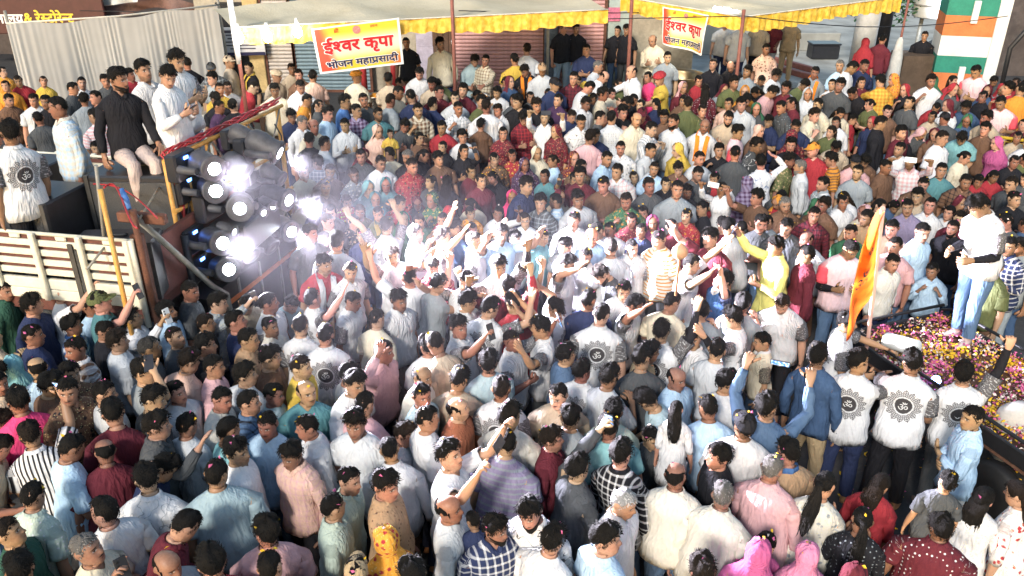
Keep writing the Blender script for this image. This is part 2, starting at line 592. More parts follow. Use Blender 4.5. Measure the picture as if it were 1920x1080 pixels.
class Person:
    def __init__(s, spec, rng):
        s.sp, s.rng = spec, rng
        s.fat = spec.get("fat", rng.uniform(.92, 1.10))
        if spec.get("female"): s.fat *= .93
        s.sh = .93 if spec.get("female") else 1.0
        if spec.get("child"): s.sh = .92
        s.hs = 1.06 if spec.get("child") else .95       # head scale
        s.lean = math.radians(spec.get("lean", rng.uniform(-3, 9)))
        s.side = math.radians(rng.uniform(-4.5, 4.5))
        s.sit = spec["pose"] == "sit"
        s.R = rotm(math.radians(spec.get("hy", rng.normal(0, 20))), math.radians(spec.get("hp", rng.uniform(-10, 6))), math.radians(rng.uniform(-6, 6)))
        s.scale = spec["h"] / 1.703
        s.ph = rng.uniform(0, 6.28, 8)
        s.arms()

    # -- posture
    def bend(s, p, w):
        """lean the upper body about the hips; w = how much of the lean a point takes"""
        p = np.array(p, float)
        w = np.broadcast_to(w, p.shape[:1])
        a = s.lean * w
        y, z = p[:, 1].copy(), p[:, 2] - .93
        p[:, 1] = y * np.cos(a) - z * np.sin(a)
        p[:, 2] = y * np.sin(a) + z * np.cos(a) + .93
        b = s.side * w
        x, z = p[:, 0].copy(), p[:, 2] - .93
        p[:, 0] = x * np.cos(b) + z * np.sin(b)
        p[:, 2] = -x * np.sin(b) + z * np.cos(b) + .93
        return p

    def bw(s, z):
        return smooth01((np.asarray(z) - .80) / .35)

    def arms(s):
        j = lambda v, a=.10: nrm(np.array(v, float) + s.rng.uniform(-a, a, 3))
        down = lambda: (j((.20, .04, -1), .08), j((.06, -.22, -1), .10), (0, -.12, -1), (-.2, -1, 0), .35)
        lib = dict(
            down=down,
            low=lambda: (j((.14, -.10, -1)), j((-.25, -.95, .05)), (-.35, -.9, .15), (-.3, -.1, 1), .75),
            chest=lambda: (j((.16, -.22, -1)), j((-.42, -.78, .42)), (-.5, -.7, .4), (-.1, -.5, .9), .95),
            cross=lambda: (j((.14, -.25, -1), .04), j((-.93, -.42, .10), .05), (-1, -.1, .05), (0, -.2, 1), .5),
            mouth=lambda: (j((.22, -.42, -.85), .06), j((-.42, -.40, .88), .05), (-.5, .1, .8), (-.2, .9, .3), .7),
            phone=lambda: (j((.34, -.72, .42)), j((-.06, -.55, .85)), (-.08, -.35, .95), (-.9, .1, .2), 1.05),
            face=lambda: (j((.26, -.72, -.12), .06), j((-.30, -.55, .78), .06), (-.25, -.4, .9), (-.6, .5, .6), .9),
            up=lambda: (j((.50, -.42, s.rng.uniform(.0, .9)), .2), j((.0, -.55, s.rng.uniform(.35, .95)), .22), j((0, -.25, 1), .2), (-.8, -.2, .1), .3),
            fist=lambda: (j((.36, -.40, .80), .14), j((.0, -.15, 1.0), .14), (0, -.1, 1), (-.9, -.1, .1), 1.5),
            wave=lambda: (j((.75, -.45, .32), .15), j((.30, -.55, .80), .2), j((.2, -.5, .8), .2), (-.4, -.2, .8), .25),
            head=lambda: (j((.78, -.22, .55), .06), j((-.78, .02, .62), .05), (-.9, .2, .1), (-.2, -.9, .2), .5),
            reach=lambda: (j((.22, -.88, -.32)), j((.0, -.97, -.12)), (0, -1, -.15), (-.8, 0, .5), .4),
            side=lambda: (j((.80, -.35, -.10)), j((.55, -.70, .20)), (.4, -.85, .1), (-.4, -.2, .9), .4),
            knee=lambda: (j((.16, -.40, -.92), .05), j((.02, -.80, -.55), .05), (0, -.9, -.45), (-.9, -.2, .3), .4),
            hang=lambda: (j((.30, .10, -1), .05), j((.05, -.35, -.95), .05), (0, -.4, -.9), (-.3, -.8, 0), .5),
        )
        P = dict(s=("down", "down"), x=("cross", "cross"), p=("chest", "chest"), q=("low", "low"), e=("chest", "mouth"), r=("down", "up"), l=("up", "down"), u=("up", "up"), R=("chest", "phone"),
                 L=("phone", "chest"), f=("face", "face"), F=("phone", "phone"), h=("down", "head"), H=("head", "down"), wr=("low", "reach"), wl=("reach", "low"), n=("mouth", "mouth"), k=("down", "fist"),
                 K=("fist", "down"), v=("wave", "wave"), vr=("low", "wave"), vl=("wave", "low"), sit=("knee", "hang"), b=("low", "reach"), sl=("side", "down"), sr=("down", "side"), m=("down", "mouth"), c=("cross", "low"))
        s.posekeys = P[s.sp["pose"]]
        s.arm = [lib[k]() for k in s.posekeys]               # [left, right]
        s.hand = [None, None]

    def arm_path(s, side):
        """points along the arm in unbent body space, side +1 left, -1 right"""
        a = s.arm[0 if side > 0 else 1]
        mir = np.array([side, 1, 1])
        u, f, h, t = [nrm(np.array(q, float) * mir) for q in a[:4]]
        S = np.array([side * .186 * s.sh * (1 + (s.fat - 1) * .6), .004, 1.338])
        raise_ = max(0, u[2]) * .035
        S = S + np.array([-side * .012, 0, 1]) * raise_
        E = S + u * .285
        W = E + f * .245
        if s.posekeys[0] == "cross" and side > 0: W = W + np.array([0, -.035, .03])
        return S, E, W, u, f, h, t, a[4]

    def torso_ring(s, z, off=0.0, ext=None):
        a = (np.interp(z, TZ, TA) if ext is None else ext[0])
        b = (np.interp(z, TZ, TB) if ext is None else ext[1])
        fat = 1 + (s.fat - 1) * smooth01((1.43 - z) / .1) * (1 - .55 * smooth01((z - 1.12) / .15))
        belly = max(0, s.fat - 1) * .35 * math.exp(-((z - 1.02) / .12) ** 2)
        shw = 1 + (s.sh - 1) * smooth01((z - .95) / .2)
        yo = np.interp(z, TZ, TYO)
        ex = .88 if z < 1.43 else 1.0
        sn, cs = np.sin(PHI), np.cos(PHI)
        x = (a * fat * shw + off) * np.sign(sn) * np.abs(sn) ** ex
        bb = np.where(cs > 0, b * (fat + belly) + off, b * fat + off)
        if s.sp.get("female"):
            bb = bb + np.where(cs > 0, .028 * math.exp(-((z - 1.24) / .06) ** 2), 0)
        y = -bb * np.sign(cs) * np.abs(cs) ** ex + yo
        return np.stack([x, y, np.full(NT, z)], 1)

    ROWS = (7, 8, 9, 10)          # torso rings of TZ that bound the arm hole
    LOOP = [(0, 4), (1, 4), (2, 4), (3, 4), (3, 5), (3, 6), (2, 6), (1, 6), (0, 6), (0, 5)]

    def ring_about(s, c, d, n, r, ang0, sgn, e1, flat=None):
        d = nrm(d)
        e1 = nrm(e1 - d * np.dot(e1, d))
        e2 = np.cross(d, e1)
        a = ang0 + sgn * np.arange(n) * 2 * math.pi / n
        return c + r * (np.cos(a)[:, None] * e1 + np.sin(a)[:, None] * e2), e1

    def limb(s, buf, loop_idx, loop_pts, path, radii, sgn_flip, tint, par, restf, w, wob=0.0, loft_flip=False):
        """continue a tube from an open loop along a path; returns the last ring"""
        n = len(loop_idx)
        path = [np.asarray(p, float) for p in path]
        d0 = nrm(path[1] - path[0])
        e1 = np.array([0, -1.0, 0]) if abs(d0[1]) < .8 else np.array([0, 0, 1.0])
        e1 = nrm(e1 - d0 * np.dot(e1, d0))
        e2 = np.cross(d0, e1)
        rel = loop_pts - loop_pts.mean(0)
        # the loop's own order decides the winding
        an = np.arctan2(rel @ e2, rel @ e1)
        seq = np.unwrap(an)
        sgn = sgn_flip
        ph = an - sgn * np.arange(n) * 2 * math.pi / n
        ang0 = math.atan2(np.sin(ph).mean(), np.cos(ph).mean())
        prev = loop_idx
        dist = 0.0
        for i in range(len(path)):
            d = path[min(i + 1, len(path) - 1)] - path[max(i - 1, 0)]
            if i == 0: d = path[1] - path[0]
            P, e1 = s.ring_about(path[i], d, n, radii[i], ang0, sgn, e1)
            if i: dist += np.linalg.norm(path[i] - path[i - 1])
            aa = ang0 + sgn * np.arange(n) * 2 * math.pi / n
            if wob:
                k = 1 + wob / radii[i] * (np.sin(2 * aa + dist * 33 + s.ph[0]) * .5 + np.sin(3 * aa - dist * 47 + s.ph[1]) * .5)
                P = path[i] + (P - path[i]) * k[:, None]
            rest = restf(aa, dist, P)
            idx = buf.pts(s.bend(P, w) if w is not None else s.bend(P, s.bw(P[:, 2])), rest, tint, par)
            buf.bridge(prev, idx, flip=loft_flip)
            prev = idx
        return prev, P, e1, nrm(path[-1] - path[-2])

    def shoulder_loop(s, grid, side):
        """indices (row, col) of the arm hole on the torso grid, wound so that it runs ccw about the arm for the right and cw for the left"""
        L = s.LOOP if side > 0 else [(r, (NT - c) % NT) for r, c in s.LOOP]
        return [grid[s.ROWS[r]][c] for r, c in L], L

    # -- the body, one continuous surface
    def body(s):
        sp = s.sp
        b = Buf()
        skin = np.array(sp["skin"])
        NOFACE = (0, 0, -1)
        zs = list(TZ[2:])
        base = 2
        grid = {}
        T = []
        for i, z in enumerate(zs):
            P = s.torso_ring(z)
            T.append(P)
            grid[i + base] = b.pts(s.bend(P, s.bw(P[:, 2])), NOFACE, skin, 0)
        holes = set()
        for side in (1, -1):
            for r in range(3):
                for c in (4, 5):
                    cc = c if side > 0 else (NT - c - 1)
                    holes.add((s.ROWS[r], cc))
        fs = []
        for i in range(base, base + len(zs) - 1):
            for k in range(NT):
                if (i, k) in holes: continue
                k2 = (k + 1) % NT
                fs.append((grid[i][k], grid[i][k2], grid[i + 1][k2], grid[i + 1][k]))
        b.faces(fs)
        # arms and hands
        for side in (1, -1):
            s.arm_mesh(b, grid, T, base, side, skin)
        # neck and head
        top = grid[base + len(zs) - 1]
        par = sp.get("facepar", (0, 0, 0))
        nk = []
        for z, r, w in ((1.475, .056, .25), (1.492, .054, .6)):
            P = np.stack([r * np.sin(PHI) * 1.0, -r * 1.05 * np.cos(PHI) + .006, np.full(NT, z)], 1)
            Pr = (P - PIVOT) @ s.R.T + PIVOT
            P = P * (1 - w) + Pr * w
            nk.append(b.pts(s.bend(P, 1.0), NOFACE, skin * .92, par))
        b.bridge(top, nk[0]); b.bridge(nk[0], nk[1])
        prev = nk[1]
        for i, row in enumerate(HD):
            z, fr, bk, hw = row
            sn, cs = np.sin(HPHI), np.cos(HPHI)
            x = hw * np.sign(sn) * np.abs(sn) ** .92
            fwd = np.where(cs > 0, fr * np.abs(cs) ** .78, -bk * np.abs(cs) ** .9)
            zz = np.full(NT, z) + (0 if i > 1 else (-.010 if i == 0 else 0) * cs)
            if i == 0: zz = zz - .012 * cs * 0 + np.where(cs < 0, .022 * -cs, 0)
            if i == 1: zz = zz + np.where(cs < 0, .018 * -cs, 0)
            am = np.minimum(np.arange(NT), NT - np.arange(NT))
            # nose
            nose = {6: (.004, 0), 7: (.021, .010), 8: (.022, .006), 9: (.015, .002), 10: (.009, 0), 11: (.004, 0)}.get(i)
            if nose:
                fwd = fwd + np.where(am == 0, nose[0], 0) + np.where(am == 1, nose[1], 0)
            if i in (9, 10): fwd = fwd - np.where((am == 2) | (am == 3), .006, 0)
            if i == 4: fwd = fwd + np.where(am <= 1, .004, 0)
            if i in (8, 9, 10, 11, 12):
                ear = {8: .010, 9: .017, 10: .020, 11: .020, 12: .010}[i]
                x = x + np.where(am == 7, ear * np.sign(sn), 0)
                fwd = fwd - np.where(am == 7, .012, 0)
            L = np.stack([x, fwd, zz], 1)
            P = s.head_pt(L)
            idx = b.pts(s.bend(P, 1.0), L, skin, par)
            b.bridge(prev, idx)
            prev = idx
        b.faces([tuple(prev)])
        # legs
        for side in (1, -1):
            s.leg_mesh(b, grid[base], T[0], side, skin, 0.0, True)
        return b

    def head_pt(s, L):
        """head-local (x, forward, up) to unbent body space"""
        P = np.stack([L[:, 0], -L[:, 1], L[:, 2]], 1) * s.hs + HEADO
        return (P - PIVOT) @ s.R.T + PIVOT

    def arm_mesh(s, b, grid, T, base, side, skin):
        idx, L = s.shoulder_loop(grid, side)
        lp = np.array([T[s.ROWS[r] - base][c] for r, c in L])
        S, E, W, u, f, h, t, curl = s.arm_path(side)
        sgn = -1 if side > 0 else 1
        # LOOP order runs front-bottom, up, back, down: about the outward arm it turns one way for each side
        order = s.loop_sign(lp, u, side)
        if order != sgn:
            idx, lp = idx[::-1], lp[::-1]
        mid = lambda a, c, k: a * (1 - k) + c * k
        k = .92 if s.sp.get("female") or s.sp.get("child") else 1.0 + (s.fat - 1) * .7
        path = [S + u * .035, S + u * .09, mid(S, E, .62), mid(S, E, .88), E, mid(E, W, .14), mid(E, W, .34), mid(E, W, .7), W - f * .01]
        rad = [.060 * k, .054 * k, .047 * k, .042 * k, .040 * k, .042 * k, .043 * k, .034 * k, .027 * k]
        last, P, e1, d = s.limb(b, idx, lp, path, rad, sgn, skin, 0, lambda a, q, p: (0, 0, -1), 1.0, loft_flip=(side > 0))
        s.hand_mesh(b, last, P, W, f, h, t, curl, side, skin)

    def loop_sign(s, lp, d, side):
        rel = lp - lp.mean(0)
        ax = nrm(np.array([side, 0, -.3]))
        c = np.cross(rel, np.roll(rel, -1, 0)).sum(0)
        return 1 if np.dot(c, ax) > 0 else -1

    def hand_mesh(s, b, ring_idx, ring_pts, W, f, h, t, curl, side, skin):
        h = nrm(h * .7 + f * .6)
        u = nrm(t - h * np.dot(t, h))
        n = np.cross(h, u) * (1 if side < 0 else -1)
        hs = 1.0 if not s.sp.get("female") else .93

        def pal(c, w, th):
            j = np.arange(10)
            uu = np.where(j < 5, 1 - j / 2.0, (j - 5) / 2.0 - 1)
            nn = np.where(j < 5, 1.0, -1.0)
            edge = np.where((j % 5 == 0) | (j % 5 == 4), .72, 1.0)
            return c + (uu * w)[:, None] * u + (nn * edge * th)[:, None] * n
        p0 = pal(W + h * .012, .030 * hs, .019)
        # start index: the old ring vertex nearest the thumb-side top
        best = min(range(10), key=lambda o: np.linalg.norm(np.roll(ring_pts, -o, 0) - p0, axis=1).sum())
        prev = np.roll(ring_idx, -best)
        rings = []
        for q, w, th in ((.012, .030, .019), (.040, .037, .016), (.088, .042, .013)):
            P = pal(W + h * q, w * hs, th)
            i = b.pts(s.bend(P, 1.0), (0, 0, -1), skin, 0)
            rings.append((i, P))
        fl = side > 0
        b.bridge(prev, rings[0][0], flip=fl)
        b.bridge(rings[0][0], rings[1][0], flip=fl)
        a, c = rings[1][0], rings[2][0]
        fs = [(a[i], a[i + 1], c[i + 1], c[i]) for i in range(9)]
        b.faces([q[::-1] for q in fs] if fl else fs)
        K, KP = rings[2]

        def finger(base_idx, base_pts, d, side_u, bendn, lens, r, cu):
            pv = list(base_idx)
            c0 = base_pts.mean(0)
            dd = d
            bn = bendn
            for q, ln in enumerate(lens):
                ca, sa = math.cos(cu[q]), math.sin(cu[q])
                dd, bn = nrm(dd * ca + bn * sa), nrm(bn * ca - dd * sa)
                c0 = c0 + dd * ln
                rr = r * (1 - .16 * q) * (.8 if q == len(lens) - 1 else 1)
                P = np.array([c0 + side_u * rr - bn * rr, c0 - side_u * rr - bn * rr, c0 - side_u * rr + bn * rr, c0 + side_u * rr + bn * rr])
                i = b.pts(s.bend(P, 1.0), (0, 0, -1), skin, 0)
                b.bridge(pv, i, flip=fl)
                pv = list(i)
            b.faces([tuple(pv[::-1]) if fl else tuple(pv)])
        for i, L in enumerate((.070, .078, .073, .058)):
            bi = [K[i], K[i + 1], K[8 - i], K[9 - i]]
            bp = np.array([KP[i], KP[i + 1], KP[8 - i], KP[9 - i]])
            spread = (1.5 - i) * .10
            cc = curl * s.rng.uniform(.8, 1.2)
            finger(bi, bp, nrm(h + u * spread), u, -n, (L * .45, L * .32, L * .23), .0092 * hs, (cc * .55, cc, cc * .6))
        bi = [a[9], a[0], c[0], c[9]]
        bp = np.array([rings[1][1][9], rings[1][1][0], KP[0], KP[9]])
        d = nrm(h * .45 + u * .85 - n * .25)
        # thumb leaves the side of the palm; its base ring follows the palm's edge
        pv = [a[0], c[0], c[9], a[9]]
        c0 = bp.mean(0)
        sd = nrm(h - d * np.dot(h, d))
        nn = np.cross(d, sd)
        for q, (ln, rr) in enumerate(((.026, .012), (.026, .011), (.020, .008))):
            dd = nrm(d + h * .35 * q - n * .15 * q * curl)
            c0 = c0 + dd * ln
            P = np.array([c0 - sd * rr + n * rr, c0 + sd * rr + n * rr, c0 + sd * rr - n * rr, c0 - sd * rr - n * rr])
            i = b.pts(s.bend(P, 1.0), (0, 0, -1), skin, 0)
            b.bridge(pv, i, flip=not fl)
            pv = list(i)
        b.faces([tuple(pv)])
        s.hand[0 if side > 0 else 1] = (s.bend((W + h * .10 - n * .028)[None], 1.0)[0], h, u, n)

    # -- legs, also used for trousers
    def leg_path(s, side):
        r = s.rng
        hip = np.array([side * .088, .0, .79])
        if s.sit:
            kn = np.array([side * .11, -.44, .80 - (.02 if side > 0 else .0)])
            an = np.array([side * .10, -.50 + (.10 if side < 0 else 0), .36])
            return hip + np.array([0, -.02, .03]), kn, an
        st = s.stance
        kn = np.array([side * (.095 + st[0] * .02), -.02 + st[1] * side * .05, .46])
        an = np.array([side * (.10 + st[0] * .05), .02 + st[1] * side * .10, .09])
        return hip, kn, an

    stance = (0.5, 0.3)

    def leg_mesh(s, b, ring_idx, ring_pts, side, tint, off, foot, restf=None, par=0, z_end=.0, wob=0.0):
        ks = list(range(0, 11)) if side > 0 else [10 + i for i in range(10)] + [0]
        ks = [k % NT for k in ks]
        key = ("crotch", id(b))
        if getattr(s, "_cr", (None,))[0] != key:
            c = ring_pts.mean(0) * [0, 1, 1] + np.array([0, 0, -.02])
            s._cr = (key, b.pts(s.bend(c[None], 0.0), (0, 0, -1) if restf is None else c, tint, par)[0], c)
        loop = [ring_idx[k] for k in ks] + [s._cr[1]]
        lp = np.array([ring_pts[k] for k in ks] + [s._cr[2]])
        H, Kn, An = s.leg_path(side)
        mid = lambda a, c, k: a * (1 - k) + c * k
        k = 1 + (s.fat - 1) * .7
        path = [H - np.array([0, 0, .06]) if not s.sit else mid(H, Kn, .15), mid(H, Kn, .4), mid(H, Kn, .8), Kn, mid(Kn, An, .25), mid(Kn, An, .7), An]
        rad = [(.088 * k + off), .078 * k + off, .060 * k + off, .056 * k + off * 1.1, .056 * k + off * 1.2, .042 * k + off * 1.6, .036 * k + off * 2.0]
        d0 = path[1] - path[0]
        sgn = s.loop_sign2(lp, d0)
        last, P, e1, d = s.limb(b, loop, lp, path, rad, sgn, tint, par, restf or (lambda a, q, p: (0, 0, -1)), 0.0, wob=wob, loft_flip=True)
        if foot:
            n = len(loop)
            prev = last
            fwd = np.array([side * .18, -1, 0]); fwd = nrm(fwd)
            sd = np.array([fwd[1], -fwd[0], 0]) * -1
            rel = P - P.mean(0)
            for dz, ln, wd, sh in ((-.05, .07, .040, .02), (-.085, .125, .046, .06), (-.09, .12, .042, .06)):
                u = rel / (np.linalg.norm(rel, axis=1, keepdims=True) + 1e-9)
                Q = An + np.array([0, 0, dz]) + fwd * sh + (u @ fwd)[:, None] * fwd * ln + (u @ sd)[:, None] * sd * wd
                i = b.pts(s.bend(Q, 0.0), (0, 0, -1), s.sp.get("shoe", tint), 0)
                b.bridge(prev, i, flip=True)
                prev = i
            b.faces([tuple(prev)])
        return last

    def loop_sign2(s, lp, d):
        rel = lp - lp.mean(0)
        c = np.cross(rel, np.roll(rel, -1, 0)).sum(0)
        return 1 if np.dot(c, d) > 0 else -1

    # -- clothes
    def trousers(s):
        sp = s.sp
        b = Buf()
        t = np.array(sp["bot"])
        grid, T = {}, []
        zs = [.80, .86, .92, .985]
        for i, z in enumerate(zs):
            P = s.torso_ring(z, .010)
            T.append(P)
            grid[i] = b.pts(s.bend(P, s.bw(P[:, 2])), P, t, t * .5)
            if i: b.bridge(grid[i - 1], grid[i])
        # the waistband turns in
        P = s.torso_ring(.985, -.004)
        top = b.pts(s.bend(P, s.bw(P[:, 2])), P, t, t * .5)
        b.bridge(grid[3], top)
        for side in (1, -1):
            s.leg_mesh(b, grid[0], T[0], side, t, .014, False, restf=lambda a, q, p: p, par=t * .5, wob=.006)
        return b

    def shirt(s):
        sp = s.sp
        b = Buf()
        t1, t2 = np.array(sp["top"]), np.array(sp["top2"])
        hem = sp.get("hem", .78)
        zs = [hem]
        for z in (.38, .5, .62, .72, .80, .86, .92, .98, 1.04, 1.10, 1.16, 1.205):
            if z > hem + .03: zs.append(z)
        n0 = len(zs)
        zs += list(TZ[7:])
        arm0 = n0
        rows = tuple(n0 + i for i in range(4))
        grid, T = {}, []
        tuck = sp.get("tuck")
        vneck = sp.get("vneck", .03)
        for i, z in enumerate(zs):
            off = (.016 if z < 1.38 else .011) + .013 * smooth01((1.08 - z) / .1)
            if z < 1.15:
                ext = (max(np.interp(z, TZ, TA), .172 if not tuck else 0) + max(0, .9 - z) * (.10 if hem < .7 else .02),
                       max(np.interp(z, TZ, TB), .122 if not tuck else 0) + max(0, .9 - z) * (.12 if hem < .7 else .02))
                k = smooth01((1.15 - z) / .12)
                ext = (np.interp(z, TZ, TA) * (1 - k) + ext[0] * k, np.interp(z, TZ, TB) * (1 - k) + ext[1] * k)
            else:
                ext = None
            P = s.torso_ring(z, off, ext)
            amp = .0135 * smooth01((1.40 - z) / .3) * (1.0 + .8 * smooth01((1.0 - z) / .3))
            k = np.sin(3 * PHI + z * 9 + s.ph[0]) * .4 + np.sin(5 * PHI - z * 23 + s.ph[1]) * .35 + np.sin(2 * PHI + z * 31 + s.ph[2]) * .45 + np.sin(8 * PHI + z * 14 + s.ph[3]) * .25
            c = P.mean(0)
            dr = P - c
            dr[:, 2] = 0
            dr /= np.linalg.norm(dr, axis=1, keepdims=True)
            R0 = P.copy()
            P = P + dr * (amp * k)[:, None]
            if z <= hem + .001: P[:, 2] += np.sin(2 * PHI + s.ph[4]) * .012 + np.sin(3 * PHI + s.ph[5]) * .008
            if i >= len(zs) - 3 and vneck:
                am = np.minimum(np.arange(NT), NT - np.arange(NT))
                dep = np.where(am == 0, 1.0, np.where(am == 1, .62, np.where(am == 2, .2, 0))) * vneck * (1, 1.25, 1.5)[i - len(zs) + 3]
                P[:, 2] -= dep
                P[:, 1] -= dep * .35
            T.append(P)
            grid[i] = b.pts(s.bend(P, s.bw(P[:, 2])), R0, t1, t2)
        holes = set()
        for side in (1, -1):
            for r in range(3):
                for c in (4, 5):
                    holes.add((rows[r], c if side > 0 else NT - c - 1))
        fs = []
        for i in range(len(zs) - 1):
            for k in range(NT):
                if (i, k) in holes: continue
                k2 = (k + 1) % NT
                fs.append((grid[i][k], grid[i][k2], grid[i + 1][k2], grid[i + 1][k]))
        b.faces(fs)
        # hem turned in
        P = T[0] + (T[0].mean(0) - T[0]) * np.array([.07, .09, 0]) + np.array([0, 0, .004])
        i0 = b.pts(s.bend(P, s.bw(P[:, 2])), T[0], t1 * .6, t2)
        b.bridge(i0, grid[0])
        # collar
        top = T[-1]
        kind = sp.get("collar", "crew")
        ct = np.array(sp.get("collar_col", t1))
        if kind == "shirt":
            c = top.mean(0)
            am = np.minimum(np.arange(NT), NT - np.arange(NT))
            op = np.where(am == 0, 1.0, np.where(am == 1, .5, 0))[:, None] * np.array([0, .004, -.020])
            P1 = c + (top - c) * [.88, .88, 1] + np.array([0, .002, .020]) + op
            P2 = c + (top - c) * [.93, .94, 1] + np.array([0, .004, .024]) + op
            P3 = c + (top - c) * [1.16, 1.22, 1] + np.array([0, .002, -.006]) + np.where((am == 1) | (am == 2), 1.0, 0)[:, None] * np.array([0, -.012, -.022])
            cur = grid[len(zs) - 1]
            for P in (P1, P2, P3):
                i = b.pts(s.bend(P, 1.0), P, ct, ct)
                b.bridge(cur, i); cur = i
        else:
            c = top.mean(0)
            P1 = c + (top - c) * [.93, .93, 1] + np.array([0, 0, .010])
            i = b.pts(s.bend(P1, 1.0), P1, ct * .9, ct)
            b.bridge(grid[len(zs) - 1], i)
        # sleeves
        for side in (1, -1):
            S, E, W, u, f, h, t, curl = s.arm_path(side)
            L = s.LOOP if side > 0 else [(r, (NT - c) % NT) for r, c in s.LOOP]
            idx = [grid[rows[r]][c] for r, c in L]
            lp = np.array([T[rows[r]][c] for r, c in L])
            sgn = -1 if side > 0 else 1
            if s.loop_sign(lp, u, side) != sgn: idx, lp = idx[::-1], lp[::-1]
            mid = lambda a, c, k: a * (1 - k) + c * k
            sl = sp.get("sleeve", "short")
            k = .95 if s.sp.get("female") or s.sp.get("child") else 1.0 + (s.fat - 1) * .7
            if sl == "none":
                path, rad = [S + u * .03, S + u * .045], [.064 * k, .060 * k]
            elif sl == "short":
                path = [S + u * .035, S + u * .08, S + u * .13, S + u * .18, S + u * .215]
                rad = [.073 * k, .072 * k, .071 * k, .074 * k, .078 * k]
            elif sl == "half":
                path = [S + u * .035, S + u * .09, S + u * .15, S + u * .21, E, E + f * .05]
                rad = [.068 * k, .064 * k, .061 * k, .058 * k, .055 * k, .055 * k]
            else:
                path = [S + u * .035, S + u * .09, mid(S, E, .5), mid(S, E, .75), mid(S, E, .92), E, mid(E, W, .12), mid(E, W, .35), mid(E, W, .6), mid(E, W, .88)]
                rad = [.068 * k, .064 * k, .060 * k, .056 * k, .055 * k, .055 * k, .055 * k, .053 * k, .047 * k, .039 * k]
            st = np.array(sp.get("sleeve_col", t1))
            last, P, e1, d = s.limb(b, idx, lp, path, rad, sgn, st, t2, lambda a, q, p: np.stack([np.cos(a) * .07, np.full(len(a), 3.0), np.full(len(a), 1.3) - q + np.sin(a) * .02], 1), 1.0, wob=.005 if sl != "long" else .007, loft_flip=(side > 0))
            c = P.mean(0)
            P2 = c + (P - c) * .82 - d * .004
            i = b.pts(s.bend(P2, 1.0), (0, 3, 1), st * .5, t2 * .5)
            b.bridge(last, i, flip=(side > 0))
        return b

    def armwarmer(s, side):
        """dark sleeve worn on the forearm"""
        b = Buf()
        S, E, W, u, f, h, t, curl = s.arm_path(side)
        mid = lambda a, c, k: a * (1 - k) + c * k
        path = [mid(S, E, .55), mid(S, E, .88), E, mid(E, W, .14), mid(E, W, .34), mid(E, W, .7), W - f * .005]
        rad = [.050, .046, .045, .046, .046, .039, .033]
        d0 = nrm(path[1] - path[0])
        e1 = np.array([0, -1.0, 0]) if abs(d0[1]) < .8 else np.array([0, 0, 1.0])
        P, e1 = s.ring_about(path[0], d0, 10, rad[0], 0, 1, nrm(e1 - d0 * np.dot(e1, d0)))
        i = b.pts(s.bend(P, 1.0), P, C["bk"], C["bk"])
        s.limb(b, i, P, path[1:], rad[1:], 1, C["bk"], C["bk"], lambda a, q, p: p, 1.0)
        return b

    # -- hair and headwear, in head-local coordinates
    HC = np.array([0, -.004, .128])

    def skull(s, phi, al, th):
        """ellipsoid shell about the skull; phi 0 front, al from the crown down"""
        phi, al = np.asarray(phi), np.asarray(al)
        d = np.stack([np.sin(al) * np.sin(phi), np.sin(al) * np.cos(phi), np.cos(al)], -1)
        R = np.array([.0755, .0985, .0985])
        k = 1 / np.sqrt(((d / R) ** 2).sum(-1))
        return s.HC + d * (k + th)[..., None], d

    def put_head(s, b, L, rest, tint, par=0):
        return b.pts(s.bend(s.head_pt(np.asarray(L).reshape(-1, 3)), 1.0), rest, tint, par)

    def hairline(s, phi, rec=0.0):
        ph = np.abs((phi + math.pi) % (2 * math.pi) - math.pi)
        return np.radians(np.interp(np.degrees(ph), [0, 25, 45, 62, 80, 92, 110, 140, 180], [60 - rec, 60 - rec, 56 - rec, 66, 92, 100, 102, 112, 122]))

    def hair(s, kind, tint):
        b = Buf()
        r = s.rng
        tint = np.array(tint)
        fem = kind in ("l", "t", "k", "lw")
        npx, nr = 26, 8
        phs = np.arange(npx) * 2 * math.pi / npx
        top, sd = dict(m=(.032, .011), n=(.018, .006), c=(.034, .018), g=(.017, .008), b=(.008, .011), l=(.014, .012), t=(.010, .009), k=(.010, .009), lw=(.016, .014)).get(kind, (.02, .01))
        rec = {"b": 0, "n": 4, "g": 8}.get(kind, 0) if not fem else -2
        hl = s.hairline(phs, rec)
        if fem: hl = np.maximum(hl, np.radians(np.interp(np.abs(np.degrees((phs + math.pi) % (2 * math.pi) - math.pi)), [0, 40, 70, 180], [58, 66, 112, 126])))
        if not fem: hl = hl * (1 + .045 * np.sin(7 * phs + s.ph[4]) + .03 * np.sin(11 * phs + s.ph[3]))
        ring = []
        a0 = np.zeros(npx)
        if kind == "b": a0 = np.interp(np.abs(np.degrees((phs + math.pi) % (2 * math.pi) - math.pi)), [0, 60, 75, 110, 180], [200, 200, 70, 52, 50]) * math.pi / 180
        sw = r.uniform(-1, 1)
        for q in range(nr + 1):
            f = q / nr
            al = a0 + (hl - a0) * f if kind == "b" else hl * (.06 + .94 * f)
            if kind == "b": al = np.where(np.abs((phs + math.pi) % (2 * math.pi) - math.pi) < math.radians(66), hl * 0 + math.radians(100), al)
            k = smooth01((np.degrees(al) - 38) / 45)
            th = top * (1 - k) + sd * k
            th = th * (1 + .28 * np.sin(3 * phs + s.ph[5] + f * 2) * (1 if not fem else .3) + .22 * np.sin(5 * phs + s.ph[6] - f * 5) * (1 if not fem else .3))
            if kind in "mc": th = th + .012 * smooth01((np.cos(phs) - .2) / .6) * (1 - f * .7) * (1 + sw * .4 * np.sin(phs))
            th = np.where(f > .93, -.002, th)
            th = np.where(f > .8, th * .6, th)
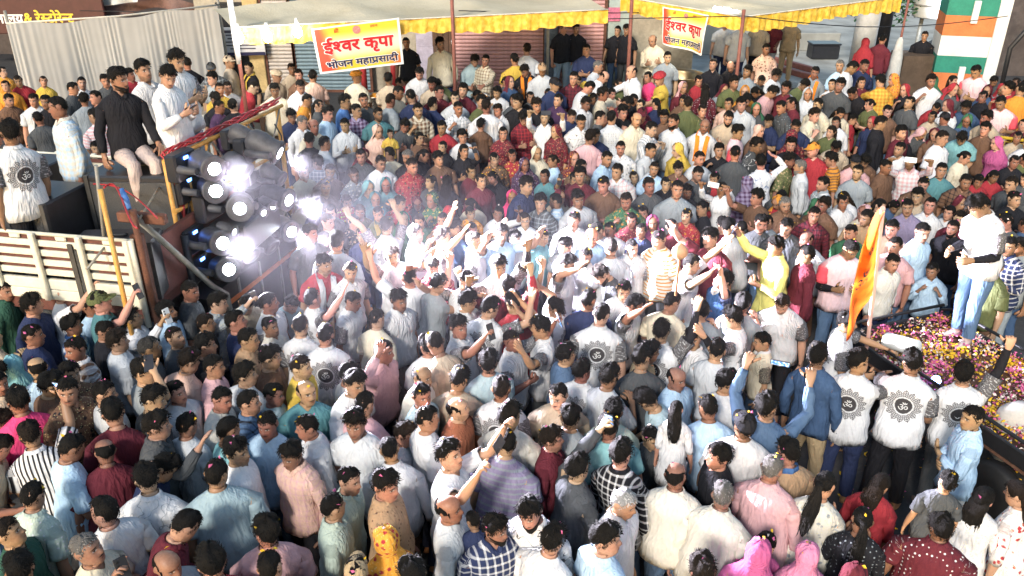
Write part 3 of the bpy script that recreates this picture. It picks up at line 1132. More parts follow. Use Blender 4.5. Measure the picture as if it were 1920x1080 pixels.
            if kind == "b": th = np.where(np.abs((phs + math.pi) % (2 * math.pi) - math.pi) < math.radians(66), -.03, th)
            L, d = s.skull(phs, al, th)
            ring.append(s.put_head(b, L, L, tint * .55))
            if q: b.bridge(ring[q - 1], ring[q], flip=True)
        if kind != "b": b.faces([tuple(ring[0])])
        # tufts break up the outline
        nt = dict(m=300, n=230, c=330, g=230, b=90, l=150, t=120, k=110, lw=170).get(kind, 200)
        ne = 0 if kind == 'b' else 80 if not fem else 30
        nt += ne
        ph = r.uniform(0, 2 * math.pi, nt) if kind != 'b' else r.uniform(math.radians(100), math.radians(260), nt)
        hlv = np.interp(ph, np.append(phs, 2 * math.pi), np.append(hl, hl[0]))
        al = hlv * np.sqrt(r.uniform(.01, .95, nt))
        if ne: al[-ne:] = hlv[-ne:] * r.uniform(.86, 1.0, ne)
        if kind == "b": al = np.maximum(al, np.radians(80))
        k = smooth01((np.degrees(al) - 38) / 45)
        th = (top * (1 - k) + sd * k) * .7
        B, d = s.skull(ph, al, th)
        sweep = np.stack([np.full(nt, .5 * sw), np.where(np.cos(ph) > -.3, .8, -.3), np.where(al > 1.0, -.9, -.1)], 1) + r.uniform(-.55, .55, (nt, 3))
        sweep -= d * (sweep * d).sum(1, keepdims=True)
        lift = {"m": .58, "c": .85, "n": .34, "g": .3, "lw": .3}.get(kind, .14)
        if kind == 'b': sweep[:] = [0, 0, -1]
        if ne: sweep[-ne:, 2] -= 1.3
        dr = sweep / (np.linalg.norm(sweep, axis=1, keepdims=True) + 1e-6) + d * lift
        dr /= np.linalg.norm(dr, axis=1, keepdims=True)
        ln = r.uniform(.022, .056, nt) * (1 - .45 * k) * {"m": 1.15, "c": .9, "n": .7}.get(kind, .7)
        w = r.uniform(.0035, .0075, nt)
        if ne: ln[-ne:] = r.uniform(.012, .024, ne)
        e1 = np.cross(d, dr)
        e1 /= np.linalg.norm(e1, axis=1, keepdims=True) + 1e-9
        tip = B + dr * ln[:, None]
        q = np.stack([B + e1 * w[:, None], B - e1 * w[:, None], B + dr * (ln * .45)[:, None] + d * (w * .8)[:, None], tip], 1).reshape(-1, 3)
        tv = np.repeat(tint[None] * r.uniform(.3, 1.7, (nt, 1)), 4, 0)
        i = s.put_head(b, q, q, tv)
        b.faces([f for j in range(nt) for f in ((i[4 * j], i[4 * j + 2], i[4 * j + 3]), (i[4 * j + 2], i[4 * j + 1], i[4 * j + 3]))])
        # long hair, tail or bun
        if kind in ("l", "t", "lw"):
            n = 12
            ph2 = np.arange(n) * 2 * math.pi / n
            rows = {"l": [(.150, .074, .050, -.055), (.09, .082, .050, -.075), (.02, .088, .046, -.085), (-.06, .090, .040, -.100), (-.15, .080, .034, -.115), (-.24, .058, .026, -.120), (-.30, .025, .014, -.122)],
                    "lw": [(.150, .074, .050, -.055), (.09, .090, .055, -.075), (.03, .082, .050, -.085), (-.05, .098, .050, -.105), (-.13, .080, .044, -.115), (-.22, .072, .034, -.118), (-.28, .03, .018, -.122)],
                    "t": [(.145, .036, .032, -.080), (.125, .030, .030, -.112), (.09, .028, .026, -.124), (.02, .046, .034, -.124), (-.08, .054, .036, -.126), (-.18, .048, .032, -.130), (-.27, .034, .022, -.132), (-.33, .010, .008, -.132)]}[kind]
            prev = None
            for q, (z, wx, wy, yc) in enumerate(rows):
                k = 1 + .10 * np.sin(3 * ph2 + q * 1.3 + s.ph[2]) + .07 * np.sin(5 * ph2 - q + s.ph[3])
                L = np.stack([wx * k * np.sin(ph2) + .012 * math.sin(q * 1.1 + s.ph[1]) * (1 if kind == "lw" else .4), yc + wy * k * np.cos(ph2), np.full(n, z)], 1)
                i = s.put_head(b, L, L, tint)
                if prev is not None: b.bridge(prev, i, flip=True)
                else: b.faces([tuple(i)])
                prev = i
            b.faces([tuple(prev[::-1])])
            ns = 110
            zz = r.uniform(rows[-2][0], rows[1][0], ns)
            R_ = np.array(rows)[::-1]
            wx_, wy_, yc_ = (np.interp(zz, R_[:, 0], R_[:, q]) for q in (1, 2, 3))
            a_ = r.uniform(math.pi * .5, math.pi * 1.5, ns)
            P0 = np.stack([wx_ * np.sin(a_), yc_ + wy_ * np.cos(a_) - .004, zz], 1)
            t_ = r.uniform(.006, .012, ns)
            P1 = P0 + np.stack([t_, 0 * t_, 0 * t_], 1)
            P2 = P0 + np.stack([r.uniform(-.016, .016, ns), r.uniform(-.012, .002, ns), -r.uniform(.05, .11, ns)], 1)
            q = np.stack([P0, P1, P2], 1).reshape(-1, 3)
            i = s.put_head(b, q, q, np.repeat(tint[None] * r.uniform(.4, 2.2, (ns, 1)), 3, 0))
            b.faces([(i[3 * j], i[3 * j + 1], i[3 * j + 2]) for j in range(ns)])
        if kind == "k":
            n = 10
            ph2 = np.arange(n) * 2 * math.pi / n
            prev = None
            for q, (y, rr) in enumerate(((-.085, .026), (-.105, .038), (-.125, .036), (-.140, .020))):
                L = np.stack([rr * np.cos(ph2), np.full(n, y), .095 + rr * np.sin(ph2)], 1)
                i = s.put_head(b, L, L, tint)
                if prev is not None: b.bridge(prev, i)
                prev = i
            b.faces([tuple(prev)])
        return b

    def headcap(s, tint, peak=True):
        b = Buf()
        tint = np.array(tint)
        npx = 20
        phs = np.arange(npx) * 2 * math.pi / npx
        ring = []
        for q in range(6):
            f = q / 5
            al = np.full(npx, math.radians(4 + 74 * f)) + np.radians(10) * f * (np.cos(phs) < 0)
            L, d = s.skull(phs, al, np.full(npx, .020 if f < .9 else .015))
            ring.append(s.put_head(b, L, L, tint, tint * .7))
            if q: b.bridge(ring[q - 1], ring[q], flip=True)
        b.faces([tuple(ring[0])])
        if peak:
            ph = np.radians(np.linspace(-62, 62, 9))
            for dz in (0, -.004):
                A, _ = s.skull(ph, np.full(9, math.radians(77)), np.full(9, .016))
                A[:, 2] += dz
                Bp = A.copy()
                Bp[:, 1] += .072 * np.cos(ph * 1.2) + .004
                Bp[:, 2] -= .014
                i = s.put_head(b, A, A, tint, tint * .7); j = s.put_head(b, Bp, Bp, tint, tint * .7)
                b.bridge(i, j, closed=False, flip=dz < 0)
        return b

    def turban(s, tint):
        b = Buf()
        tint = np.array(tint)
        n = 20
        ph = np.arange(n) * 2 * math.pi / n
        prev = None
        for q, (al, th) in enumerate(((8, .03), (25, .034), (40, .040), (52, .046), (60, .034), (66, .046), (74, .040), (80, .012))):
            k = np.radians(al) + .08 * np.sin(ph + s.ph[0])
            L, d = s.skull(ph, k, th + .004 * np.sin(4 * ph + q * 1.8))
            i = s.put_head(b, L, L, tint, tint * .7)
            if prev is not None: b.bridge(prev, i, flip=True)
            else: b.faces([tuple(i)])
            prev = i
        return b

    def veil(s, t1, t2):
        """cloth drawn over the head that falls on the shoulders and the back"""
        b = Buf()
        t1, t2 = np.array(t1), np.array(t2)
        n = 21
        prev = None
        ph = np.radians(np.linspace(50, 310, n))
        # over the head
        for q, al in enumerate((6, 22, 40, 58, 76, 96)):
            op = np.radians(np.interp(al, [6, 40, 76, 96], [4, 34, 46, 54]))
            p = np.linspace(op, 2 * math.pi - op, n)
            L, d = s.skull(p, np.full(n, math.radians(al)), .024 + .006 * np.sin(5 * p + s.ph[0] + q * .5))
            i = s.put_head(b, L, L * [1, 1, 1] + [0, 0, 1.4], t1, t2)
            if prev is not None: b.bridge(prev, i, closed=False, flip=True)
            prev = i
        # onto neck, shoulders, back
        low = s.sp.get("veil_low", .95)
        for q, (z, op, ga, gb) in enumerate(((1.49, 60, .105, .105), (1.435, 52, .150, .115), (1.38, 40, .195, .125), (1.28, 34, .212, .140), (1.15, 30, .212, .142), (low, 40, .21, .140))):
            p = np.linspace(math.radians(op), 2 * math.pi - math.radians(op), n)
            k = 1 + .045 * np.sin(6 * p + s.ph[1] + q) + .03 * np.sin(9 * p + s.ph[2])
            P = np.stack([ga * s.sh * s.fat * k * np.sin(p), -gb * s.fat * k * np.cos(p) + .012, np.full(n, z)], 1)
            i = b.pts(s.bend(P, s.bw(P[:, 2])), P, t1, t2)
            b.bridge(prev, i, closed=False, flip=True)
            prev = i
        return b

    def scarf(s, t1):
        """strip of cloth round the neck with both ends on the chest"""
        b = Buf()
        t1 = np.array(t1)
        for side in (1, -1):
            pts = [(.0, .085, 1.475), (.07 * side, .06, 1.468), (.092 * side, .0, 1.452), (.085 * side, -.075, 1.425), (.072 * side, -.128, 1.34), (.066 * side, -.142, 1.22), (.064 * side, -.140, 1.08), (.066 * side, -.134, 1.00)]
            prev = None
            for q, p in enumerate(pts):
                p = np.array(p) * [s.sh, s.fat, 1]
                wd = .030 + .008 * q / 7
                if q < 3: off = [(0, 0, wd), (0, .014, 0), (0, 0, -wd)]
                else: off = [(-wd, -.004, 0), (0, -.016, 0), (wd, -.004, 0)]
                if side > 0 and q >= 3: off = off[::1]
                P = np.array([p + np.array(o) * (1, 1, 1) + [0, .004 * math.sin(q * 2.1 + s.ph[0]), 0] for o in off])
                i = b.pts(s.bend(P, 1.0), P, t1, t1 * .8)
                if prev is not None: b.bridge(prev, i, closed=False)
                prev = i
        return b

    def spectacles(s):
        b = Buf()
        for sd in (1, -1):
            a = np.arange(8) * math.pi / 4
            for r0 in (.019, .0155):
                pass
            L1 = np.stack([sd * .0315 + .021 * np.cos(a), .100 - .004 * np.cos(a) * sd, .119 + .014 * np.sin(a)], 1)
            L2 = np.stack([sd * .0315 + .017 * np.cos(a), .102 - .004 * np.cos(a) * sd, .119 + .0105 * np.sin(a)], 1)
            i, j = s.put_head(b, L1, L1, C["bk"], C["bk"]), s.put_head(b, L2, L2, C["bk"], C["bk"])
            b.bridge(i, j)
            if s.sp.get("shades"): b.faces([tuple(j)])
        T = np.array([[-.012, .103, .121], [.012, .103, .121], [.012, .103, .125], [-.012, .103, .125]])
        i = s.put_head(b, T, T, C["bk"], C["bk"])
        b.faces([tuple(i)])
        return b

    def chin_beard(s, tint, ln=.03):
        b = Buf()
        n = 11
        p = np.radians(np.linspace(-95, 95, n))
        prev = None
        for q, (z, g) in enumerate(((.045, .0), (.030, .010), (.008, .016), (-.018, .012), (-.018 - ln, -.012))):
            row = HD[[abs(HD[:, 0] - max(z, .003)).argmin()]][0]
            w, fr = row[3], row[1]
            L = np.stack([(w + g) * np.sin(p) * (1 if q < 4 else .55), np.where(np.cos(p) > 0, (fr + g) * np.abs(np.cos(p)) ** .78, -.02), np.full(n, z) + .035 * (1 - np.cos(p)) + .004 * np.sin(7 * p + q)], 1)
            if q == 0: L[:, 2] -= .012 * np.cos(p) ** 4
            i = s.put_head(b, L, L, tint)
            if prev is not None: b.bridge(prev, i, closed=False, flip=True)
            prev = i
        return b

# ------------------------------------------------------------------ ground
RAMP_Z = .75


def ramp(y):
    """the street climbs a little towards the shop fronts"""
    t = min(1, max(0, (y - 10.0) / 5.2))
    return RAMP_Z * (t * t * (3 - 2 * t))


def mat_ground():
    g = G("asphalt")
    co = objco(g)
    n1 = g.noise(co, .8, 5.0, .65)
    n2 = g.noise(co, 18.0, 4.0, .7)
    c = g.mix(g.sstep(n1, .3, .7), (.028, .028, .030), (.060, .057, .055))
    c = g.mix(g.m("MULTIPLY", g.sstep(n2, .5, .75), .5), c, (.10, .095, .09))
    g.bump(n2, .5, .02)
    return g.out(c, .8, .3)


gb = MB()
_ys = [-40, -5, 4] + [10 + .52 * i for i in range(11)] + [18, 22, 28, 40, 80, 200]
_xs = [-150, -40, -15, -8, -4, 0, 4, 8, 15, 40, 150]
_w = len(_xs)
gb.add([(x, y, ramp(y)) for y in _ys for x in _xs], [(j * _w + i, j * _w + i + 1, (j + 1) * _w + i + 1, (j + 1) * _w + i) for j in range(len(_ys) - 1) for i in range(_w - 1)], 0, True)
tag(gb.build("ground", mat_ground()), kind="structure")


def PR(px, py, dz=0.0):
    """the point of the climbing street (plus a height) at this pixel"""
    z = 0.0
    for _ in range(40):
        p = PZ(px, py, z + dz)
        z = .5 * z + .5 * ramp(p.y)
    return PZ(px, py, z + dz)


# pale paved yard on the right
yd = MB()
a, b_, c_, d_ = PR(1215, 165), PR(1570, 165), Vector((24, 40, RAMP_Z)), Vector((3.0, 40, RAMP_Z))
a, b_ = Vector((a.x, max(a.y, 15.6), RAMP_Z)), Vector((b_.x, max(b_.y, 15.6), RAMP_Z))
g = G("yard_concrete")
_co = objco(g)
_n = g.noise(_co, 1.6, 5.0, .6)
g.bump(g.noise(_co, 30.0), .3, .01)
M_YARD = g.out(g.mix(g.sstep(_n, .3, .7), (.30, .295, .265), (.44, .43, .39)), .95, .1)
yd.add([(p.x, p.y, p.z + .004) for p in (a, b_, c_, d_)], [(0, 1, 2, 3)])
tag(yd.build("paved_yard", M_YARD), kind="structure")

# ------------------------------------------------------------------ the shop fronts
WY = 19.6
M_PLASTER = plain("old_plaster", (.40, .35, .27), .9, .15, var=.35, scale=1.6, bump=.3)
M_DARKWALL = plain("dark_brown_wall", (.085, .07, .065), .9, .15, var=.4, scale=1.2, bump=.3)  # very dark brown, tone varies at random
M_PINK = plain("pink_shutter_paint", (.56, .31, .29), .55, .35, var=.28, scale=2.5)
M_BLUEG = plain("blue_grey_shutter_paint", (.17, .24, .28), .55, .35, var=.3, scale=2.5)
M_BEIGE = plain("beige_shutter_paint", (.45, .40, .36), .55, .35, var=.25, scale=2.5)
M_WOOD = plain("brown_wood", (.13, .075, .05), .7, .25, var=.4, scale=5)
M_STEEL = plain("brushed_steel", (.55, .53, .50), .28, .5, metal=1.0, var=.2, scale=8)
M_BRASS = plain("tinned_brass", (.42, .34, .22), .35, .5, metal=1.0, var=.35, scale=5)
M_BLACK = plain("black_paint", (.014, .014, .016), .5, .4, var=.3)
M_DKPLASTIC = plain("black_plastic", (.022, .022, .026), .38, .5, var=.3, scale=12)
M_RUST = plain("rusty_iron", (.13, .055, .035), .8, .3, var=.5, scale=9, bump=.4)
M_CREAMP = plain("cream_truck_paint", (.66, .62, .50), .45, .4, var=.18, scale=3.5)
M_BROWNP = plain("brown_truck_board", (.13, .05, .04), .6, .3, var=.35, scale=5)
M_YELLOWP = plain("yellow_pipe_paint", (.58, .30, .07), .5, .4, var=.3, scale=8)
M_ORANGEP = plain("orange_band", (.62, .16, .04), .5, .4, var=.2)
M_REDW = plain("red_cable", (.36, .02, .025), .45, .4, var=.15)
M_WHITEP = plain("white_paint", (.66, .66, .63), .6, .3, var=.15, scale=3)
M_GREENP = plain("green_stripe_paint", (.03, .21, .15), .7, .25, var=.2, scale=4)
M_ORSTR = plain("orange_stripe_paint", (.55, .17, .06), .7, .25, var=.2, scale=4)
M_CONC = plain("grey_concrete", (.30, .29, .27), .85, .2, var=.35, scale=2, bump=.3)
M_GREYP = plain("grey_pipe", (.24, .23, .20), .5, .4, var=.3, scale=9)
M_REDPOLE = plain("red_oxide_pole", (.22, .08, .06), .6, .35, var=.35, scale=6)


def wx(px, py=80, y=WY):
    return PY(px, py, y).x


def roller_shutter(px0, px1, mat, label, lattice=False, y=None, top=3.5):
    y = y or WY - .12
    x0, x1 = wx(px0, 90, y), wx(px1, 90, y)
    root = empty("roller_shutter", ((x0 + x1) / 2, y, RAMP_Z), label, "roller shutter", "roller shutters of the shops")
    w = x1 - x0
    n = int((top - RAMP_Z) / .085)
    src = None
    for k in range(n):
        z = .045 + k * .085
        if src is None:
            m = MB()
            prof = [(-.041, 0), (-.030, -.022), (.012, -.030), (.034, -.012), (.041, 0)]
            m.add([(sx * w / 2, q, p) for sx in (-1, 1) for p, q in prof], [(i, i + 1, 6 + i, 5 + i) for i in range(4)], 0, True)
            src = m.build("slat", mat, None)
            o = src
        else:
            o = src.copy(); COL.objects.link(o)
        o.parent = root; o.location = (0, 0, z)
    fm = MB()
    for s_ in (-1, 1): fm.box((s_ * (w / 2 + .03), 0, (top - RAMP_Z) / 2), (.06, .10, top - RAMP_Z))
    fm.build("guide_rail", M_RUST, None).parent = root
    bm_ = MB().box((0, -.03, .03), (w - .004, .05, .06)); bm_.build("bottom_rail", M_RUST, None).parent = root
    if lattice:
        lm = MB()
        nn = int(w / .11)
        for i in range(nn):
            x = -w / 2 + (i + .5) * w / nn
            for s_ in (-1, 1):
                lm.tube([(x - s_ * .10, -.040, 1.62), (x + s_ * .10, -.040, 2.02)], .006, 4, cap=False)
        lm.build("lattice", M_PINK, None).parent = root
    return root


bw = MB()
bw.box((-1.5, WY + .15, 2.8), (11.4, .3, 5.6))
sw_ = tag(bw.build("shop_wall", M_PLASTER), "weathered plaster wall of the shop row behind the serving tables", "wall")
roller_shutter(853, 1018, M_PINK, "wide pink roller shutter with a lattice band, behind the servers", True)
roller_shutter(1047, 1130, M_PINK, "narrow pink roller shutter behind the two black T-shirts")
roller_shutter(500, 548, M_BEIGE, "beige roller shutter left of the big banner")
roller_shutter(552, 690, M_BLUEG, "blue-grey roller shutter half hidden by the big banner")


def wall_block(name, px0, px1, depth, mat, label, cat, z1=3.6, y=WY):
    x0, x1 = wx(px0, 90), wx(px1, 90)
    m = MB().bevbox(((x0 + x1) / 2, y - depth / 2, (RAMP_Z + z1) / 2), (x1 - x0, depth, z1 - RAMP_Z), .015)
    return tag(m.build(name, mat), label, cat)


wall_block("wall_pillar", 1020, 1044, .30, plain("peeling_blue", (.12, .15, .19), .8, .2, var=.5, scale=5), "dark blue peeling pillar between the two pink shutters", "pillar")
wall_block("wall_pillar", 470, 498, .22, plain("ochre_plaster", (.52, .38, .18), .85, .2, var=.35, scale=3), "ochre pillar with peeling paint left of the beige shutter", "pillar")
dr = empty("wooden_door", (wx(832), WY - .1, RAMP_Z), "brown wooden door left of the wide pink shutter", "door")
for k in range(4):
    MB().bevbox(((k - 1.5) * .125, -.03, 1.35), (.118, .05, 2.6), .008).build("plank", M_WOOD, None).parent = dr
MB().tube([(.19, -.07, 1.0), (.19, -.07, 1.2)], .012, 6).build("handle", M_STEEL, None).parent = dr
dw = empty("panelled_door", (wx(800), WY - .1, RAMP_Z), "pale lilac door leaf left of the brown wooden door", "door")
MB().bevbox((0, -.02, 1.3), (.46, .05, 2.5), .01).build("leaf", plain("lilac_paint", (.45, .40, .48), .6, .3), None).parent = dw
for z in (.6, 1.9): MB().bevbox((0, -.052, z), (.32, .02, .9), .01).build("panel", plain("lilac_paint", (.45, .40, .48), .6, .3), None).parent = dw
for px, lab in ((690, "left red post under the big banner"), (745, "right red post under the big banner")):
    tag(MB().tube([(wx(px), WY - .9, RAMP_Z), (wx(px), WY - .9, 2.2)], .07, 10).build("red_post", plain("red_post_paint", (.40, .04, .04), .5, .35)), lab, "post")
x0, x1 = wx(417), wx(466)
tag(MB().bevbox(((x0 + x1) / 2, WY - .06, 1.75), (x1 - x0, .12, 2.0), .01).build("doorway", M_BLACK), "black panel for the shade of the doorway under the notice board beside the white curtain", "doorway")  # flat black panel: the shade inside the doorway is put into its colour
# dark tyre shop
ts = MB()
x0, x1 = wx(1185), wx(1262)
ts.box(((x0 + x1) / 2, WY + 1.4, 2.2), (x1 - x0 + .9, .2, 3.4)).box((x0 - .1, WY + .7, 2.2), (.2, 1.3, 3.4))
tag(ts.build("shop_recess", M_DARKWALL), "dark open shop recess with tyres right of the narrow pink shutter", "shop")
for i, (px, py) in enumerate(((1196, 32), (1212, 48), (1228, 40), (1190, 60), (1218, 72), (1240, 66))):
    p = PY(px, py, WY + .7)
    M_ = Matrix.Translation(p) @ Matrix.Rotation(math.pi / 2, 4, "X")
    prof = [(.30 + .09 * math.cos(t), .09 * math.sin(t)) for t in [k * math.pi / 4 for k in range(9)]]
    tag(MB().lathe(prof, 18, M_).build("tyre", plain("tyre_rubber", (.012, .012, .013), .6, .3)), ("top left", "upper middle", "top right", "lower left", "lowest", "lower right")[i] + " black tyre hanging in the dark shop recess", "tyre", "tyres in the dark shop recess")
wp = MB().bevbox((wx(1160), WY - .02, 2.0), (wx(1182) - wx(1138), .10, 2.6), .01)
tag(wp.build("wall_pillar", plain("mint_plaster", (.36, .42, .39), .85, .2, var=.25, scale=2.5)), "pale mint pillar with a pink poster", "pillar")
pc = PY(1151, 27, WY - .09)
po = MB().box((0, 0, 0), (.30, .012, .30)); po = po.build("poster", plain("pink_poster", (.55, .17, .26), .6, .2, var=.4, scale=9)); po.location = pc
tag(po, "small pink poster on the mint pillar", "poster")


# ------------------------------------------------------------------ lettering
def text_obj(name, txt, mat, parent, size, loc, bold=.02, rot=None, thick=.0015):
    V, F = glyph_mesh(txt, bold)
    me = bpy.data.meshes.new(name)
    me.from_pydata([(x * size, -l_, y * size) for x, y, l_ in V], [], F)
    me.materials.append(mat)
    o = bpy.data.objects.new(name, me)
    COL.objects.link(o)
    o.parent = parent
    o.location = loc
    if rot: o.rotation_euler = rot
    return o


def glyph_raw(txt, bold):
    cu = bpy.data.curves.new("letters", "FONT")
    cu.body = txt; cu.offset = bold; cu.resolution_u = 3
    ob = bpy.data.objects.new("letters", cu)
    COL.objects.link(ob)
    dg = bpy.context.evaluated_depsgraph_get()
    me = bpy.data.meshes.new_from_object(ob.evaluated_get(dg))
    V = np.array([v.co[:2] for v in me.vertices]) if len(me.vertices) else np.zeros((0, 2))
    F = [tuple(p.vertices) for p in me.polygons]
    bpy.data.objects.remove(ob); bpy.data.curves.remove(cu)
    bpy.data.meshes.remove(me)
    return V, F


def glyph_mesh(txt, bold=.012):
    """lettering as flat triangles (x, y, layer); '|' after a letter cuts its right stem off (a half letter), '/' adds the slanting r stroke to the letter before it; bold lays shifted copies over each other"""
    Vs, Fs, x, n = [], [], 0.0, 0

    def put(V, F):
        nonlocal n
        Vs.append(V); Fs.extend([tuple(i + n for i in f) for f in F]); n += len(V)
    import re as _re
    bar = glyph_raw("I", 0.0)[0][:, 0].max()
    for tok in _re.findall(r"[^|/]+[|/]?", txt):
        mark = tok[-1] if tok[-1] in "|/" else ""
        body = tok[:-1] if mark else tok
        head, last = (body[:-1], body[-1]) if mark else (body, "")
        if head:
            V, F = glyph_raw(head, 0.0)
            adv = glyph_raw(head + "I", 0.0)[0][:, 0].max() - bar
            put(V + [x, 0], F); x += adv
        if last:
            V, F = glyph_raw(last, 0.0)
            adv = glyph_raw(last + "I", 0.0)[0][:, 0].max() - bar
            if mark == "|":
                cut = adv - .19
                me = bpy.data.meshes.new("cut"); me.from_pydata([(p, q, 0) for p, q in V], [], F)
                bm = bmesh.new(); bm.from_mesh(me)
                bmesh.ops.bisect_plane(bm, geom=bm.verts[:] + bm.edges[:] + bm.faces[:], plane_co=(cut, 0, 0), plane_no=(1, 0, 0), clear_outer=True)
                bm.to_mesh(me); bm.free()
                V2 = np.array([v.co[:2] for v in me.vertices]); F2 = [tuple(p.vertices) for p in me.polygons]
                bpy.data.meshes.remove(me)
                put(V2 + [x, 0], F2); x += cut
            else:
                put(V + [x, 0], F)
                a0, a1 = np.array([x + adv - .20, .20]), np.array([x + .03, -.02])
                d = (a1 - a0) / np.linalg.norm(a1 - a0); nn_ = np.array([-d[1], d[0]]) * .04
                put(np.array([a0 + nn_, a1 + nn_, a1 - nn_, a0 - nn_]), [(0, 1, 2, 3)])
                x += adv
    V = np.concatenate(Vs)
    V = V - (V.max(0) + V.min(0)) / 2
    shifts = [(0, 0)] if bold < .005 else [(0, 0)] + [(bold * math.cos(t), bold * math.sin(t)) for t in [k * math.pi / 4 for k in range(8)]]
    m = len(V)
    VV = np.concatenate([np.hstack([V + np.array(sh), np.full((m, 1), k * .0002)]) for k, sh in enumerate(shifts)])
    FF = [tuple(i + m * k for i in f) for k in range(len(shifts)) for f in Fs]
    return VV, FF


# ------------------------------------------------------------------ canopies on poles
def mat_canopy():
    g = G("canopy_cloth")
    co = objco(g)
    n = g.noise(co, .9, 4.0, .6)
    f = g.noise(co, 22.0, 3.0, .6)
    c = g.mix(g.sstep(n, .3, .7), (.44, .385, .27), (.55, .49, .36))
    g.bump(g.m("ADD", n, g.m("MULTIPLY", f, .2)), .5, .08)
    return g.out(c, .9, .1)


def mat_satin(name, c1, c2):
    g = G(name)
    co = objco(g)
    n = g.noise(co, 12.0, 3.0, .5)
    g.bump(n, .6, .03)
    return g.out(g.mix(g.sstep(n, .3, .7), c1, c2), .38, .45)


M_CANOPY = mat_canopy()
M_FRILL = mat_satin("yellow_satin", (.62, .36, .03), (.78, .55, .10))
M_GOLDF = mat_satin("dull_gold_cloth", (.40, .33, .10), (.52, .45, .20))


def canopy(corners, sides, label, group=None, drop=.26):
    """corners FL FR BR BL; sides: which edges carry a frill"""
    FL, FR, BR, BL = [Vector(c) for c in corners]
    root = empty("canopy", (FL + FR + BR + BL) / 4, label, "canopy", "cloth canopies along the shops")
    mid = (FL + FR + BR + BL) / 4

    def top(u, v):
        p = FL * (1 - u) * (1 - v) + FR * u * (1 - v) + BR * u * v + BL * (1 - u) * v
        sag = -.10 * math.sin(math.pi * ((u * 3) % 1)) * math.sin(math.pi * v) - .012 * math.sin(u * 41 + v * 7)
        return p + Vector((0, 0, sag))
    for dz, nm in ((0, "roof_cloth"),):
        m = MB().sheet(lambda u, v: top(u, v), 36, 8)
        m.sheet(lambda u, v: top(u, v) - Vector((0, 0, .006)), 36, 8)
        o = m.build(nm, M_CANOPY, None)
        o.parent = root; o.location = -root.location
    for e in sides:
        A, B = [(FL, FR), (FR, BR), (BR, BL), (BL, FL)][e]
        L = (B - A).length
        d = (B - A).normalized()
        nrm_ = Vector((d.y, -d.x, 0))
        nn = int(L / .055)

        def fr(u, v):
            ph = u * L / .17 * 2 * math.pi
            w = .030 * math.sin(ph) * (.25 + .75 * v) + .012 * math.sin(ph * 2.7 + 1)
            hem = .018 * math.sin(ph * .5 + 2) + .03 * math.sin(u * L * 1.7)
            sag = -.07 * math.sin(math.pi * ((u * 3) % 1)) if e == 0 else 0
            return A + (B - A) * u + nrm_ * (w + .012) + Vector((0, 0, .02 + sag * 0 - v * (drop + hem)))
        m = MB().sheet(fr, nn, 4)
        o = m.build("frill", M_FRILL, None)
        o.parent = root; o.location = -root.location
        hm = MB().tube([A + (B - A) * (k / 12) + nrm_ * .02 + Vector((0, 0, .025)) for k in range(13)], .013, 5)
        o = hm.build("edge_rope", plain("white_rope", (.6, .57, .5), .8, .2), None)
        o.parent = root; o.location = -root.location
    return root


AW_FL, AW_FR = PZ(440, 54, 3.1), Vector((1.75, 15.75, 3.1))
AW_BL, AW_BR = PZ(400, 16, 3.25), Vector((.8, 19.3, 3.35))
canopy((AW_FL, AW_FR, AW_BR, AW_BL), (0,), "long cream canopy with a yellow frill over the left serving tables")
C2 = PZ(1392, 34, 3.05)
L2, R2 = PZ(1165, -4, 3.12), PZ(1690, -4, 3.1)
canopy((C2, R2, R2 + (L2 - C2) * .95, L2), (0, 3), "cream canopy with a yellow frill whose corner stands over the big pot")
# a duller frill hangs farther back
A_, B_ = Vector((wx(842, 38, 17.6), 17.6, 2.86)), Vector((wx(1098, 18, 18.2), 18.2, 2.86))
m = MB().sheet(lambda u, v: A_ + (B_ - A_) * u + Vector((0, .03 * math.sin(u * 90) * v, -.16 * v - .10 * math.sin(math.pi * u))), 60, 3)
tag(m.build("hanging_valance", M_GOLDF), "dull gold cloth valance hanging before the wide pink shutter", "valance")


def pole(px0, py0, z0, px1, py1, r, mat, label, group="canopy poles"):
    b = PR(px1, py1)
    t = PZ(px0, py0, z0)
    t = Vector((b.x * .15 + t.x * .85, b.y * .15 + t.y * .85, z0))
    m = MB().tube([b, b.lerp(t, .5), t], r, 8)
    return tag(m.build("canopy_pole", mat), label, "pole", group)


def vpole(p, z1, r, mat, label, name="canopy_pole", cat="pole"):
    z0 = ramp(p.y) - .05
    root = empty(name, (p.x, p.y, z0), label, cat, "poles of the canopies")
    MB().tube([(0, 0, 0), (.01, 0, (z1 - z0) / 2), (0, 0, z1 - z0)], r, 9).build("shaft", mat, None).parent = root
    MB().lathe([(r * 2.2, 0), (r * 2.2, .04), (r * 1.2, .06)], 9).build("foot_plate", M_RUST, None).parent = root
    return root


M_WHITEFILM = plain("white_film", (.6, .6, .62), .4, .4, var=.1)
q = vpole(AW_FL + Vector((.0, -.03, 0)), 3.9, .032, M_REDPOLE, "red oxide pole at the long canopy's left end, wrapped in white film")
MB().tube([(0, 0, 2.0), (.0, 0, 2.4), (0, 0, 3.4)], [.038, .052, .044], 9).build("film_wrap", M_WHITEFILM, None).parent = q
_pm = AW_FL.lerp(AW_FR, (PZ(848, 35, 3.1).x - AW_FL.x) / (AW_FR.x - AW_FL.x))
vpole(_pm + Vector((0, -.04, 0)), 3.75, .032, M_REDPOLE, "red oxide pole in the middle of the long canopy's front edge")
vpole(C2 + Vector((0, -.04, 0)), 3.2, .032, M_REDPOLE, "red oxide pole at the right canopy's front corner")
vpole(Vector((wx(1027, 60, 18.0), 18.0, 0)), 3.0, .03, M_GREYP, "thin dark pole before the pillar between the pink shutters")
